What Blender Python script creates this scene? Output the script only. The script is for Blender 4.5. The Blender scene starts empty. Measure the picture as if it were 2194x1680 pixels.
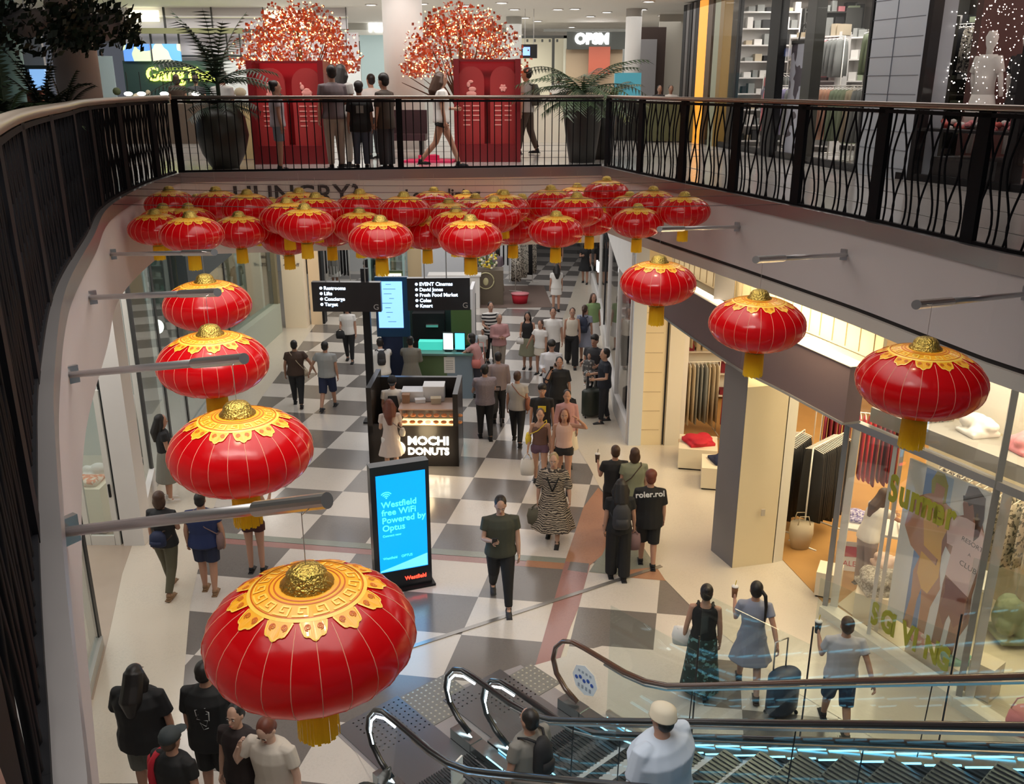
import bpy, bmesh, math, random
from mathutils import Vector, Matrix, Euler
from mathutils.geometry import tessellate_polygon
random.seed(7)
PI = math.pi
SC = bpy.context.scene
COL = SC.collection

# ---------------------------------------------------------------- camera
F_PX, PITCH, EYE = 1950.0, 18.6, 7.2
cam_data = bpy.data.cameras.new('camera'); cam = bpy.data.objects.new('camera', cam_data); COL.objects.link(cam)
cam_data.sensor_fit = 'HORIZONTAL'; cam_data.sensor_width = 36.0; cam_data.lens = 36.0 * F_PX / 2194.0
cam_data.clip_start = 0.05; cam_data.clip_end = 300
cam.location = (0, 0, EYE); cam.rotation_euler = (math.radians(90 - PITCH), 0, 0)
SC.camera = cam

# ---------------------------------------------------------------- world, big lights, exposure
w = bpy.data.worlds.new('world'); SC.world = w; w.use_nodes = True
w.node_tree.nodes['Background'].inputs[0].default_value = (0.80, 0.85, 1.0, 1)
w.node_tree.nodes['Background'].inputs[1].default_value = 0.10
SC.view_settings.view_transform = 'Standard'; SC.view_settings.look = 'None'
SC.view_settings.exposure = 0.05; SC.view_settings.gamma = 1.0
SC.view_settings.use_curve_mapping = False

def area(name, loc, size, power, col=(1, 1, 1), rot=(0, 0, 0), spread=180):
    l = bpy.data.lights.new(name, 'AREA'); l.shape = 'RECTANGLE'; l.size, l.size_y = size
    l.energy = power; l.color = col; l.spread = math.radians(spread)
    o = bpy.data.objects.new(name, l); COL.objects.link(o); o.location = loc; o.rotation_euler = rot
    return o
def spot(name, loc, tgt, power, ang=40, col=(1, .95, .85), r=.05, blend=.5):
    l = bpy.data.lights.new(name, 'SPOT'); l.energy = power; l.color = col; l.spot_size = math.radians(ang)
    l.spot_blend = blend; l.shadow_soft_size = r
    o = bpy.data.objects.new(name, l); COL.objects.link(o); o.location = loc
    o.rotation_euler = (Vector(tgt) - Vector(loc)).to_track_quat('-Z', 'Y').to_euler()
    return o
# atrium ceiling light, lights of the lower and upper malls, warm shop light, and added fill lamps
area('atrium_light', (-.8, 6.0, 9.05), (5.0, 9.6), 250, (1, .96, .90), spread=120)
area('upper_wall_fill', (-5, 24.6, 9.1), (11, .6), 110, (1, .98, .92), (math.radians(35), 0, 0), 120)  # added fill lamp, brightens the upper far walls on the left
area('far_store_fill', (2.5, 31.0, 9.1), (8, .6), 90, (1, .96, .86), (math.radians(30), 0, 0), 120)  # added lamp without a fitting, lifts the distant upper storefronts
area('pier_fill', (-5.6, 25.6, 4.7), (2.2, .3), 25, (1, .88, .66), (math.radians(25), 0, 0), 120)  # added lamp to brighten the cream and peach piers
area('far_fascia_fill', (-1.5, 3.0, 9.1), (4.0, 1.5), 75, (1, .95, .88), (math.radians(48), 0, 0), 90)  # added lamp tilted at the far fascia to brighten it
area('lower_hall_light', (-1.8, 27, 4.7), (7.0, 20), 560, (1, .97, .95))
area('lower_front_light', (-6.3, 12.5, 4.7), (.6, 7), 90, (1, .93, .86))
area('left_shop_light', (-9.5, 14, 4.5), (3.5, 9), 150, (.97, 1, .98))
area('fashion_shop_light', (7.6, 12.2, 4.5), (4.0, 9.5), 820, (1, .84, .54))
area('window_display_light', (4.98, 10.62, 4.66), (2.2, .18), 45, (1, .92, .76), (0, 0, -1.126))  # added lamp inside the glass, there to brighten the poster
area('shop_entry_light', (4.9, 19.0, 4.6), (2.6, 3.2), 120, (1, .84, .56))
area('promenade_light', (3.6, 12.6, 4.68), (.5, 5), 120, (1, .82, .50))
area('upper_hall_light', (-3, 29, 9.0), (16, 18), 700, (1, .97, .92))
area('upper_shop_light', (6.9, 18.6, 9.05), (1.8, 7), 190, (1, .95, .88), (0, 0, .16))
area('upper_window_light', (8.9, 12.6, 9.05), (1.6, 3), 60, (1, .80, .72))
area('booth_fill', (-2, 15.9, 9.1), (9, .8), 120, (1, .95, .90), (math.radians(12), 0, 0), 120)  # added front fill for the red booths and people at the far rail
area('upper_mid_light', (-2, 20.0, 9.05), (11, 2.0), 60, (1, .95, .90))
area('upper_right_walk_light', (4.6, 13.5, 9.1), (1.4, 8), 60, (1, .93, .88))
for i, (lx, ly) in enumerate([(-.67, 2.61), (-1.3, 4.2), (-1.9, 5.6), (-2.5, 7.1), (1.3, 8.0), (1.8, 6.6), (2.3, 5.2)]):
    spot('lantern_spot', (lx - .25, ly + .3, 9.0), (lx, ly, 5.5), 85 if i < 4 else 95, 22, (1, .80, .50))

# ---------------------------------------------------------------- picture-to-place helper
_p = math.radians(PITCH)
def ray(px, py):
    u = (px - 1097) / F_PX; v = -(py - 840) / F_PX
    return Vector((u, math.cos(_p) + v * math.sin(_p), -math.sin(_p) + v * math.cos(_p)))
def at(px, py, z=0.0):
    d = ray(px, py); t = (z - EYE) / d.z; return Vector((d.x * t, d.y * t, z))
def aty(px, py, Y):
    d = ray(px, py); t = Y / d.y; return Vector((d.x * t, Y, EYE + d.z * t))
U = 5.85      # upper floor level

# ---------------------------------------------------------------- materials
MATS = {}
def mat(name, col=(.8, .8, .8), rough=.5, metal=0, emit=0, ecol=None, coat=0, spec=.5, noise=None, bump=0, alpha=1, sub=0, sheen=0):
    if name in MATS: return MATS[name]
    m = bpy.data.materials.new(name); m.use_nodes = True; MATS[name] = m
    nt = m.node_tree; b = nt.nodes['Principled BSDF']
    b.inputs['Base Color'].default_value = (*col, 1); b.inputs['Roughness'].default_value = rough
    b.inputs['Metallic'].default_value = metal; b.inputs['Specular IOR Level'].default_value = spec
    b.inputs['Coat Weight'].default_value = coat; b.inputs['Coat Roughness'].default_value = .12
    if emit:
        b.inputs['Emission Color'].default_value = (*(ecol or col), 1); b.inputs['Emission Strength'].default_value = emit
    b.inputs['Alpha'].default_value = alpha
    if noise:      # (scale, amount)
        tc = nt.nodes.new('ShaderNodeTexCoord'); n = nt.nodes.new('ShaderNodeTexNoise'); n.inputs['Scale'].default_value = noise[0]
        n.inputs['Detail'].default_value = 3
        nt.links.new(tc.outputs['Object'], n.inputs['Vector'])
        mx = nt.nodes.new('ShaderNodeMix'); mx.data_type = 'RGBA'
        a = noise[1]
        mx.inputs[6].default_value = (*[max(0, c * (1 - a)) for c in col], 1); mx.inputs[7].default_value = (*[min(1, c * (1 + a)) for c in col], 1)
        nt.links.new(n.outputs['Fac'], mx.inputs[0]); nt.links.new(mx.outputs[2], b.inputs['Base Color'])
        if bump:
            bp = nt.nodes.new('ShaderNodeBump'); bp.inputs['Strength'].default_value = bump; bp.inputs['Distance'].default_value = .02
            nt.links.new(n.outputs['Fac'], bp.inputs['Height']); nt.links.new(bp.outputs[0], b.inputs['Normal'])
    return m
def pattern(name, c1, c2, kind='wave', scale=10, dist=6, rough=.8, thr=.5, rot=(0, 0, 0)):
    """two-colour cloth print: wave = stripes, noise = blotches, voronoi = flowers"""
    if name in MATS: return MATS[name]
    m = mat(name, c1, rough); nt = m.node_tree; b = nt.nodes['Principled BSDF']
    tc = nt.nodes.new('ShaderNodeTexCoord'); mp = nt.nodes.new('ShaderNodeMapping'); mp.inputs['Rotation'].default_value = rot
    nt.links.new(tc.outputs['Object'], mp.inputs['Vector'])
    if kind == 'wave':
        t = nt.nodes.new('ShaderNodeTexWave'); t.inputs['Scale'].default_value = scale; t.inputs['Distortion'].default_value = dist
        t.bands_direction = 'Z'; o = t.outputs['Fac']
    elif kind == 'noise':
        t = nt.nodes.new('ShaderNodeTexNoise'); t.inputs['Scale'].default_value = scale; t.inputs['Detail'].default_value = dist; o = t.outputs['Fac']
    else:
        t = nt.nodes.new('ShaderNodeTexVoronoi'); t.inputs['Scale'].default_value = scale; o = t.outputs['Distance']
    nt.links.new(mp.outputs[0], t.inputs['Vector'])
    r = nt.nodes.new('ShaderNodeValToRGB'); r.color_ramp.interpolation = 'CONSTANT'
    r.color_ramp.elements[0].color = (*c1, 1); r.color_ramp.elements[1].color = (*c2, 1); r.color_ramp.elements[1].position = thr
    nt.links.new(o, r.inputs[0]); nt.links.new(r.outputs[0], b.inputs['Base Color'])
    return m
def glass(name, tint=(1, 1, 1), refl=.10, graze=.7):
    if name in MATS: return MATS[name]
    m = bpy.data.materials.new(name); m.use_nodes = True; MATS[name] = m; nt = m.node_tree; nt.nodes.clear()
    o = nt.nodes.new('ShaderNodeOutputMaterial'); t = nt.nodes.new('ShaderNodeBsdfTransparent'); g = nt.nodes.new('ShaderNodeBsdfGlossy')
    t.inputs[0].default_value = (*tint, 1); g.inputs['Roughness'].default_value = .02
    lw = nt.nodes.new('ShaderNodeLayerWeight'); lw.inputs[0].default_value = .5; f = nt.nodes.new('ShaderNodeMath'); f.operation = 'POWER'; f.inputs[1].default_value = 5; nt.links.new(lw.outputs['Facing'], f.inputs[0])
    a = nt.nodes.new('ShaderNodeMath'); a.operation = 'ADD'; a.operation = 'MULTIPLY_ADD'; a.inputs[1].default_value = graze; a.inputs[2].default_value = refl; a.use_clamp = True
    x = nt.nodes.new('ShaderNodeMixShader')
    nt.links.new(f.outputs[0], a.inputs[0]); nt.links.new(a.outputs[0], x.inputs[0]); nt.links.new(t.outputs[0], x.inputs[1]); nt.links.new(g.outputs[0], x.inputs[2])
    nt.links.new(x.outputs[0], o.inputs[0]); return m
WHITE = mat('white_paint', (.72, .70, .68), .6, noise=(3, .04))
FASCIA = mat('fascia_plaster', (.60, .53, .52), .7, noise=(1.2, .05))
STEEL = mat('brushed_steel', (.55, .54, .53), .28, .9)
BLACK = mat('black_metal', (.010, .010, .012), .5, 0, spec=.3)
DARK = mat('dark_matt', (.02, .018, .02), .6)
GLASS = glass('clear_glass')
GLASSG = glass('green_glass', (.86, .95, .93), .12)
LIGHTW = mat('lamp_white', (1, .97, .9), .5, emit=5.0)
LIGHTWARM = mat('lamp_warm', (1, .86, .62), .5, emit=4.0)

# ---------------------------------------------------------------- mesh builder
class MB:
    def __init__(s): s.v = []; s.f = []; s.m = []
    def add(s, vs, fs, mi=0, M=None):
        n = len(s.v)
        s.v += [tuple(M @ Vector(q)) if M else tuple(q) for q in vs]
        s.f += [tuple(i + n for i in f) for f in fs]; s.m += [mi] * len(fs); return s
    def box(s, c, sz, rz=0, mi=0, M=None):
        x, y, z = [k / 2 for k in sz]; R = Matrix.Translation(c) @ Matrix.Rotation(rz, 4, 'Z')
        if M: R = M @ R
        vs = [(a, b, d) for a in (-x, x) for b in (-y, y) for d in (-z, z)]
        return s.add(vs, [(0, 1, 3, 2), (4, 6, 7, 5), (0, 4, 5, 1), (2, 3, 7, 6), (0, 2, 6, 4), (1, 5, 7, 3)], mi, R)
    def bar(s, a, b, w, h, mi=0):      # box from a to b, width w (horizontal), height h
        a = Vector(a); b = Vector(b); d = b - a; L = d.length
        if L < 1e-5: return s
        q = d.to_track_quat('X', 'Z').to_matrix().to_4x4()
        return s.box((0, 0, 0), (L, w, h), 0, mi, Matrix.Translation((a + b) / 2) @ q)
    def tube(s, pts, rs, n=8, mi=0, cap=True, flat=1.0):
        pts = [Vector(p) for p in pts]
        if not hasattr(rs, '__len__'): rs = [rs] * len(pts)
        rings = []; up = None
        for i, p in enumerate(pts):
            t = (pts[min(i + 1, len(pts) - 1)] - pts[max(i - 1, 0)])
            t = t.normalized() if t.length > 1e-9 else Vector((0, 0, 1))
            if up is None: up = Vector((0, 0, 1)) if abs(t.z) < .9 else Vector((0, 1, 0))
            a = t.cross(up)
            if a.length < 1e-5: a = t.cross(Vector((1, 0, 0)))
            a.normalize(); b = a.cross(t).normalized(); up = b
            rings.append([p + (a * math.cos(2 * PI * k / n) + b * math.sin(2 * PI * k / n) * flat) * rs[i] for k in range(n)])
        vs = [q for r in rings for q in r]; fs = []
        for i in range(len(pts) - 1):
            for k in range(n): fs.append((i * n + k, i * n + (k + 1) % n, (i + 1) * n + (k + 1) % n, (i + 1) * n + k))
        if cap: fs.append(tuple(range(n - 1, -1, -1))); fs.append(tuple((len(pts) - 1) * n + k for k in range(n)))
        return s.add(vs, fs, mi)
    def loft(s, rings, n=16, mi=0, M=None, cap=True):    # rings: (cx, cy, z, rx, ry)
        vs = []; fs = []
        for (cx, cy, z, rx, ry) in rings:
            for k in range(n):
                a = 2 * PI * k / n; vs.append((cx + rx * math.cos(a), cy + ry * math.sin(a), z))
        for i in range(len(rings) - 1):
            for k in range(n): fs.append((i * n + k, i * n + (k + 1) % n, (i + 1) * n + (k + 1) % n, (i + 1) * n + k))
        if cap: fs.append(tuple(range(n - 1, -1, -1))); fs.append(tuple((len(rings) - 1) * n + k for k in range(n)))
        return s.add(vs, fs, mi, M)
    def lathe(s, prof, n=24, mi=0, c=(0, 0, 0), cap=True):
        return s.loft([(c[0], c[1], c[2] + z, r, r) for r, z in prof], n, mi, None, cap)
    def ell(s, c, r, nu=12, nv=8, mi=0, M=None):
        c = Vector(c); vs = [(0, 0, -1)]
        for j in range(1, nv):
            b = -PI / 2 + PI * j / nv
            for k in range(nu): a = 2 * PI * k / nu; vs.append((math.cos(b) * math.cos(a), math.cos(b) * math.sin(a), math.sin(b)))
        vs.append((0, 0, 1)); fs = []
        for k in range(nu): fs.append((0, 1 + (k + 1) % nu, 1 + k))
        for j in range(nv - 2):
            for k in range(nu):
                a = 1 + j * nu; fs.append((a + k, a + (k + 1) % nu, a + nu + (k + 1) % nu, a + nu + k))
        l = len(vs) - 1; a = 1 + (nv - 2) * nu
        for k in range(nu): fs.append((a + k, a + (k + 1) % nu, l))
        T = Matrix.Translation(c) @ Matrix.Diagonal((*r, 1))
        if M: T = M @ T
        return s.add(vs, fs, mi, T)
    def quad(s, a, b, c, d, mi=0): return s.add([a, b, c, d], [(0, 1, 2, 3)], mi)
    def prism(s, poly, z0, z1, mi=0, M=None):
        n = len(poly); vs = [(x, y, z0) for x, y in poly] + [(x, y, z1) for x, y in poly]
        fs = [(i, (i + 1) % n, n + (i + 1) % n, n + i) for i in range(n)]
        tri = tessellate_polygon([[Vector((x, y, 0)) for x, y in poly]])
        fs += [tuple(reversed(t)) for t in tri] + [tuple(n + i for i in t) for t in tri]
        return s.add(vs, fs, mi, M)
    def mesh(s, name='mesh', smooth=False):
        me = bpy.data.meshes.new(name); me.from_pydata(s.v, [], s.f)
        if len(set(s.m)) > 1 or (s.m and s.m[0]): me.polygons.foreach_set('material_index', s.m)
        if smooth: me.polygons.foreach_set('use_smooth', [True] * len(me.polygons))
        me.update(); return me
    def fixn(s, me):
        bm = bmesh.new(); bm.from_mesh(me); bmesh.ops.recalc_face_normals(bm, faces=bm.faces); bm.to_mesh(me); bm.free(); return me
    def build(s, name, mats, parent=None, smooth=False, loc=None, fix=True):
        me = s.mesh(name, smooth)
        if fix and len(s.f) < 40000: s.fixn(me)
        if not isinstance(mats, (list, tuple)): mats = [mats]
        for m in mats: me.materials.append(m)
        o = bpy.data.objects.new(name, me); COL.objects.link(o)
        if parent: o.parent = parent
        if loc is not None: o.location = loc
        return o
def obj(name, me, parent=None, loc=None):
    o = bpy.data.objects.new(name, me); COL.objects.link(o)
    if parent: o.parent = parent
    if loc is not None: o.location = loc
    return o
def tag(o, label, cat, group=None):
    o['label'] = label; o['category'] = cat
    if group: o['group'] = group
    return o
def thing(name, label, cat, loc=(0, 0, 0), rz=0, group=None):
    o = bpy.data.objects.new(name, None); COL.objects.link(o); o.location = loc; o.rotation_euler = (0, 0, rz)
    o.empty_display_size = .1
    return tag(o, label, cat, group)
def struct(name, mb, mats, smooth=False, fix=True):
    o = mb.build(name, mats, None, smooth, fix=fix); o['kind'] = 'structure'; return o
def kids(o): return [c for c in list(bpy.data.objects) if c.parent == o]
def copy_tree(parts, src, loc, rz=0, label=None, group=None, sc=1):
    """copy a thing and its parts (parts: list of (part, [sub-parts]))"""
    r = src.copy(); COL.objects.link(r); r.location = loc; r.rotation_euler = (0, 0, rz); r.scale = (sc,) * 3
    if label: r['label'] = label
    if group: r['group'] = group
    for p, subs in parts:
        c = p.copy(); COL.objects.link(c); c.parent = r
        for q in subs:
            d = q.copy(); COL.objects.link(d); d.parent = c
    return r
_tmp = bpy.data.scenes.new('workbench')
def evaluate(me, mods):
    """mesh with modifiers applied (in a side scene, so that it stays quick)"""
    o = bpy.data.objects.new('t', me); _tmp.collection.objects.link(o)
    for typ, kw in mods:
        m = o.modifiers.new(typ, typ)
        for k, v in kw.items(): setattr(m, k, v)
    _tmp.view_layers[0].update(); dg = _tmp.view_layers[0].depsgraph
    r = bpy.data.meshes.new_from_object(o.evaluated_get(dg), depsgraph=dg)
    _tmp.collection.objects.unlink(o); bpy.data.objects.remove(o); return r
def remesh(mb, vox, name, mats, smooth_it=2):
    me = mb.mesh(name); mb.fixn(me)
    r = evaluate(me, [('REMESH', dict(mode='VOXEL', voxel_size=vox, use_smooth_shade=True)), ('SMOOTH', dict(factor=.5, iterations=smooth_it))])
    bpy.data.meshes.remove(me); r.name = name; r.materials.clear()
    for m in (mats if isinstance(mats, (list, tuple)) else [mats]): r.materials.append(m)
    return r
_fonts = {}
def text(name, body, size, m, parent=None, M=None, ext=.004, align='LEFT', bold=0, space=1.0, shear=0, kids_label=None):
    """writing as real mesh letters; M places the local xy plane"""
    cu = bpy.data.curves.new(name, 'FONT'); cu.body = body; cu.size = size; cu.extrude = ext; cu.align_x = align
    cu.offset = bold; cu.space_line = space; cu.shear = shear; cu.resolution_u = 3
    o = bpy.data.objects.new('t', cu); _tmp.collection.objects.link(o)
    _tmp.view_layers[0].update(); dg = _tmp.view_layers[0].depsgraph
    me = bpy.data.meshes.new_from_object(o.evaluated_get(dg), depsgraph=dg); _tmp.collection.objects.unlink(o); bpy.data.objects.remove(o)
    me.name = name
    if M: me.transform(M)
    me.materials.clear(); me.materials.append(m)
    return obj(name, me, parent)
def facing(loc, rz=0, tilt=90):       # matrix for writing that stands up, read from -Y when rz = 0
    return Matrix.Translation(loc) @ Matrix.Rotation(rz, 4, 'Z') @ Matrix.Rotation(math.radians(tilt), 4, 'X')
def catmull(pts, step=.25):
    pts = [Vector(p) for p in pts]; out = []
    for i in range(len(pts) - 1):
        p0 = pts[max(i - 1, 0)]; p1 = pts[i]; p2 = pts[i + 1]; p3 = pts[min(i + 2, len(pts) - 1)]
        n = max(1, int((p2 - p1).length / step))
        for k in range(n):
            t = k / n
            out.append(.5 * ((2 * p1) + (p2 - p0) * t + (2 * p0 - 5 * p1 + 4 * p2 - p3) * t * t + (-p0 + 3 * p1 - 3 * p2 + p3) * t ** 3))
    out.append(pts[-1]); return out
def offset(path, d):                # shift an open path sideways in the ground plane (+ = to the left of travel)
    out = []
    for i, p in enumerate(path):
        t = path[min(i + 1, len(path) - 1)] - path[max(i - 1, 0)]; t.z = 0; t.normalize()
        out.append(p + Vector((-t.y, t.x, 0)) * d)
    return out
def walk(path, step, start=0):      # points every step along a path, with direction
    out = []; need = start
    for a, b in zip(path, path[1:]):
        L = (b - a).length
        while need <= L:
            t = (b - a).normalized(); out.append((a + t * need, t)); need += step
        need -= L
    return out
# ================================================================ FLOOR of the lower level: checkerboard terrazzo
def terrazzo(name, c, amt=.10, rough=.20):
    m = mat(name, c, rough, coat=.25); nt = m.node_tree; b = nt.nodes['Principled BSDF']
    tc = nt.nodes.new('ShaderNodeTexCoord'); v = nt.nodes.new('ShaderNodeTexVoronoi'); v.inputs['Scale'].default_value = 55
    n = nt.nodes.new('ShaderNodeTexNoise'); n.inputs['Scale'].default_value = 1.3
    nt.links.new(tc.outputs['Object'], v.inputs['Vector']); nt.links.new(tc.outputs['Object'], n.inputs['Vector'])
    r = nt.nodes.new('ShaderNodeValToRGB'); e = r.color_ramp.elements
    e[0].color = (*[k * (1 - amt) for k in c], 1); e[0].position = .1; e[1].color = (*[min(1, k * (1 + amt)) for k in c], 1); e[1].position = .8
    x = nt.nodes.new('ShaderNodeMath'); x.operation = 'MULTIPLY_ADD'; x.inputs[1].default_value = .6
    nt.links.new(v.outputs['Color'], x.inputs[0]); nt.links.new(n.outputs['Fac'], x.inputs[2]); 
    nt.links.new(x.outputs[0], r.inputs[0]); nt.links.new(r.outputs[0], b.inputs['Base Color']); return m
T_CREAM = terrazzo('terrazzo_cream', (.60, .54, .45), .07)
T_LIGHT = terrazzo('terrazzo_light', (.56, .52, .48), .08)
T_GREY = terrazzo('terrazzo_grey', (.155, .14, .132), .12)
T_PINK = terrazzo('terrazzo_pink', (.30, .155, .14), .12)
T_ORANGE = terrazzo('terrazzo_orange', (.35, .18, .11), .12)
T_GREEN = terrazzo('terrazzo_green', (.22, .235, .20), .12)
fl = MB(); fl.prism([(-22, -4), (22, -4), (22, 70), (-22, 70)], -.4, 0, 0)
Uv, Vv = Vector((1.113, -.170, 0)), Vector((-.199, -.982, 0))
def tile(o, i, j, mi, z=.002, i1=None, j1=None):
    i1 = i + 1 if i1 is None else i1; j1 = j + 1 if j1 is None else j1
    q = [o + Uv * a + Vv * b for a, b in ((i, j1), (i1, j1), (i1, j), (i, j))]
    fl.quad(*[(k.x, k.y, z) for k in q], mi)
O1 = Vector((-.341, 18.16, 0)); O2 = Vector((-.501, 11.841, 0)); O3 = Vector((1.17, 12.552, 0))
for j in range(-44, 5):
    for i in range(-9, 7):
        tile(O1, i, j, 2 if (i + j) % 2 == 0 else 1)
for j in range(-1, 6):
    for i in range(-7, 1):
        tile(O2, i, j, 2 if (i + j) % 2 else 1)
for j in range(0, 6):
    for i in range(0, 7):
        tile(O3, i, j, 2 if (i + j) % 2 else 1)
def fpoly(px, mi, z):
    n = [at(*q) for q in px]; pts = [Vector((a.x, a.y, 0)) for a in n]
    tri = tessellate_polygon([pts]); fl.add([(a.x, a.y, z) for a in pts], tri, mi)
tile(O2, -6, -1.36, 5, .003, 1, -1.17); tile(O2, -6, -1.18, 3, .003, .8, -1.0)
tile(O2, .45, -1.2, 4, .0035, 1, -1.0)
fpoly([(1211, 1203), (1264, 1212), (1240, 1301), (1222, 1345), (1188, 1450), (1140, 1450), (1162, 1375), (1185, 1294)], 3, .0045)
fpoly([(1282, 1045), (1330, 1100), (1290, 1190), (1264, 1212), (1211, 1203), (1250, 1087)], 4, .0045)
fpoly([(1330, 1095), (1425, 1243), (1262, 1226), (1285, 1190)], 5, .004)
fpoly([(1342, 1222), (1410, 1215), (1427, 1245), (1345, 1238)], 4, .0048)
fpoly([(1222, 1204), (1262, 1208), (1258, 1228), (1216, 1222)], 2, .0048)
rb = [at(*q) for q in [(1256, 520), (1250, 560), (1222, 640), (1185, 740), (1182, 820), (1225, 940), (1262, 1000), (1285, 1045), (1330, 1100), (1425, 1243), (1510, 1330), (1700, 1480), (1900, 1600), (2194, 1800)]]
lb = [at(*q) for q in [(745, 520), (700, 600), (680, 690), (600, 800), (562, 850), (500, 950), (440, 1150), (407, 1300), (392, 1480), (380, 1680)]]
for b_, x0 in ((rb, 20), (lb, -20)):
    for a, c in zip(b_, b_[1:]):
        fl.quad((a.x, a.y, .006), (c.x, c.y, .006), (x0, c.y, .006), (x0, a.y, .006), 0)
a = rb[0]; fl.quad((a.x, a.y, .006), (20, a.y, .006), (20, 69, .006), (3.2, 69, .006), 0)
a = lb[0]; fl.quad((a.x, a.y, .006), (-20, a.y, .006), (-20, 69, .006), (-9, 69, .006), 0)
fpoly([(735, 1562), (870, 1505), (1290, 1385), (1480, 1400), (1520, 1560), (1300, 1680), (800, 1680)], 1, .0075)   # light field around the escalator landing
struct('floor', fl, [T_CREAM, T_LIGHT, T_GREY, T_PINK, T_ORANGE, T_GREEN], fix=False)
# timber floor of the fashion shop on the right
WOOD = mat('shop_timber', (.48, .27, .095), .32, noise=(2.5, .10))
m = MB(); m.prism([(3.55, 17.7), (4.3, 13.1), (4.60, 11.5), (5.35, 9.7), (5.95, 8.6), (7.6, 6), (14, 6), (14, 22), (3.6, 22)], .001, .014)
struct('floor_2', m, WOOD)
m = MB(); m.prism([tuple(at(*q).xy) for q in [(190, 1130), (300, 1120), (262, 1230), (232, 1370), (200, 1500), (60, 1500)]], .001, .010)
struct('floor_3', m, mat('left_shop_floor', (.42, .34, .27), .25, noise=(1.5, .12)))

# ================================================================ UPPER SLAB with the void
LEFT = catmull([(-.02, .08, U), (-.5, .72, U), (-.89, 1.5, U), (-1.24, 2.17, U), (-1.73, 3.14, U), (-2.29, 4.3, U), (-3.14, 6.26, U), (-3.94, 8.53, U), (-4.72, 10.75, U), (-5.2, 13.1, U), (-5.39, 15.11, U)])
FAR = [Vector((-5.39, 15.11, U)), Vector((1.58, 16.36, U))]
RIGHT = catmull([(1.58, 16.36, U), (1.93, 15.1, U), (2.32, 13.85, U), (2.80, 12.4, U), (3.34, 10.68, U), (3.69, 9.51, U), (3.99, 8.26, U), (4.25, 7.33, U), (4.9, 6.1, U), (6.2, 4.6, U), (8, 2.5, U)])
NEAR = [Vector(p) for p in [(8, -2.4, U), (4, -2.2, U), (2, -.9, U), (.6, -.25, U)]]
hole = LEFT + RIGHT + NEAR
UFLOOR = terrazzo('upper_terrazzo', (.50, .48, .46), .05, .16)
SOFFIT = mat('soffit_paint', (.66, .64, .62), .7)
sl = MB(); outer = [Vector((-20, -6, 0)), Vector((20, -6, 0)), Vector((20, 66, 0)), Vector((-20, 66, 0))]
hl = [Vector((p.x, p.y, 0)) for p in hole]
vs = outer + hl; tri = tessellate_polygon([outer, hl])
sl.add([(p.x, p.y, U) for p in vs], tri, 0); sl.add([(p.x, p.y, 4.82) for p in vs], tri, 1)
struct('floor_4', sl, [UFLOOR, SOFFIT], fix=False)
# seams in the upper floor
m = MB()
for k in range(9):
    y = 17.6 + k * 1.9; m.bar((-15, y - .6, U + .003), (12, y + 2.2, U + .003), .05, .004)
for k in range(5):
    m.bar((5.0 + k * 1.1, 8, U + .003), (2.9 + k * 1.1, 17, U + .003), .035, .004)
struct('trim_1', m, mat('floor_seam', (.22, .21, .20), .3))
def ribbon(name, path, d, z0, z1, th, m_, z0b=None):
    """upright band following a path: d = outward shift, z0..z1 height (z0b = lower edge at the far end)"""
    a = offset(path, d); b = offset(path, d + th); mb = MB(); n = len(path); vs = []
    for k in range(n):
        zz = z0 if z0b is None else z0 + (z0b - z0) * k / (n - 1)
        vs += [(a[k].x, a[k].y, zz), (a[k].x, a[k].y, z1), (b[k].x, b[k].y, z1), (b[k].x, b[k].y, zz)]
    fs = []
    for k in range(n - 1):
        for e in range(4): fs.append((4 * k + e, 4 * k + (e + 1) % 4, 4 * k + 4 + (e + 1) % 4, 4 * k + 4 + e))
    fs += [(0, 1, 2, 3), (4 * n - 4, 4 * n - 1, 4 * n - 2, 4 * n - 3)]
    mb.add(vs, fs); return mb
struct('wall_left', ribbon('', LEFT, 0, 4.78, U - .13, .30, FASCIA), FASCIA)
struct('wall_far', ribbon('', FAR, 0, 4.53, U - .13, .30, FASCIA), mat('fascia_cream', (.82, .78, .73), .7, noise=(1.2, .04)))
struct('wall_right', ribbon('', RIGHT, 0, 4.95, U - .13, .30, FASCIA), FASCIA)
COPING = mat('coping_metal', (.34, .32, .32), .33, .75)
for i, (pth) in enumerate((LEFT, FAR, RIGHT)):
    mb = ribbon('', pth, -.025, U - .14, U + .015, .10, COPING)
    struct('trim_%d' % (i + 2), mb, COPING)
# pale lip with dark reveal under the right-hand fascia
struct('trim_5', ribbon('', RIGHT, .03, 4.90, 4.95, .26, DARK), DARK)
struct('trim_6', ribbon('', RIGHT, -.02, 4.76, 4.90, .55, WHITE), mat('lip_paint', (.62, .56, .50), .6))

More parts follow.
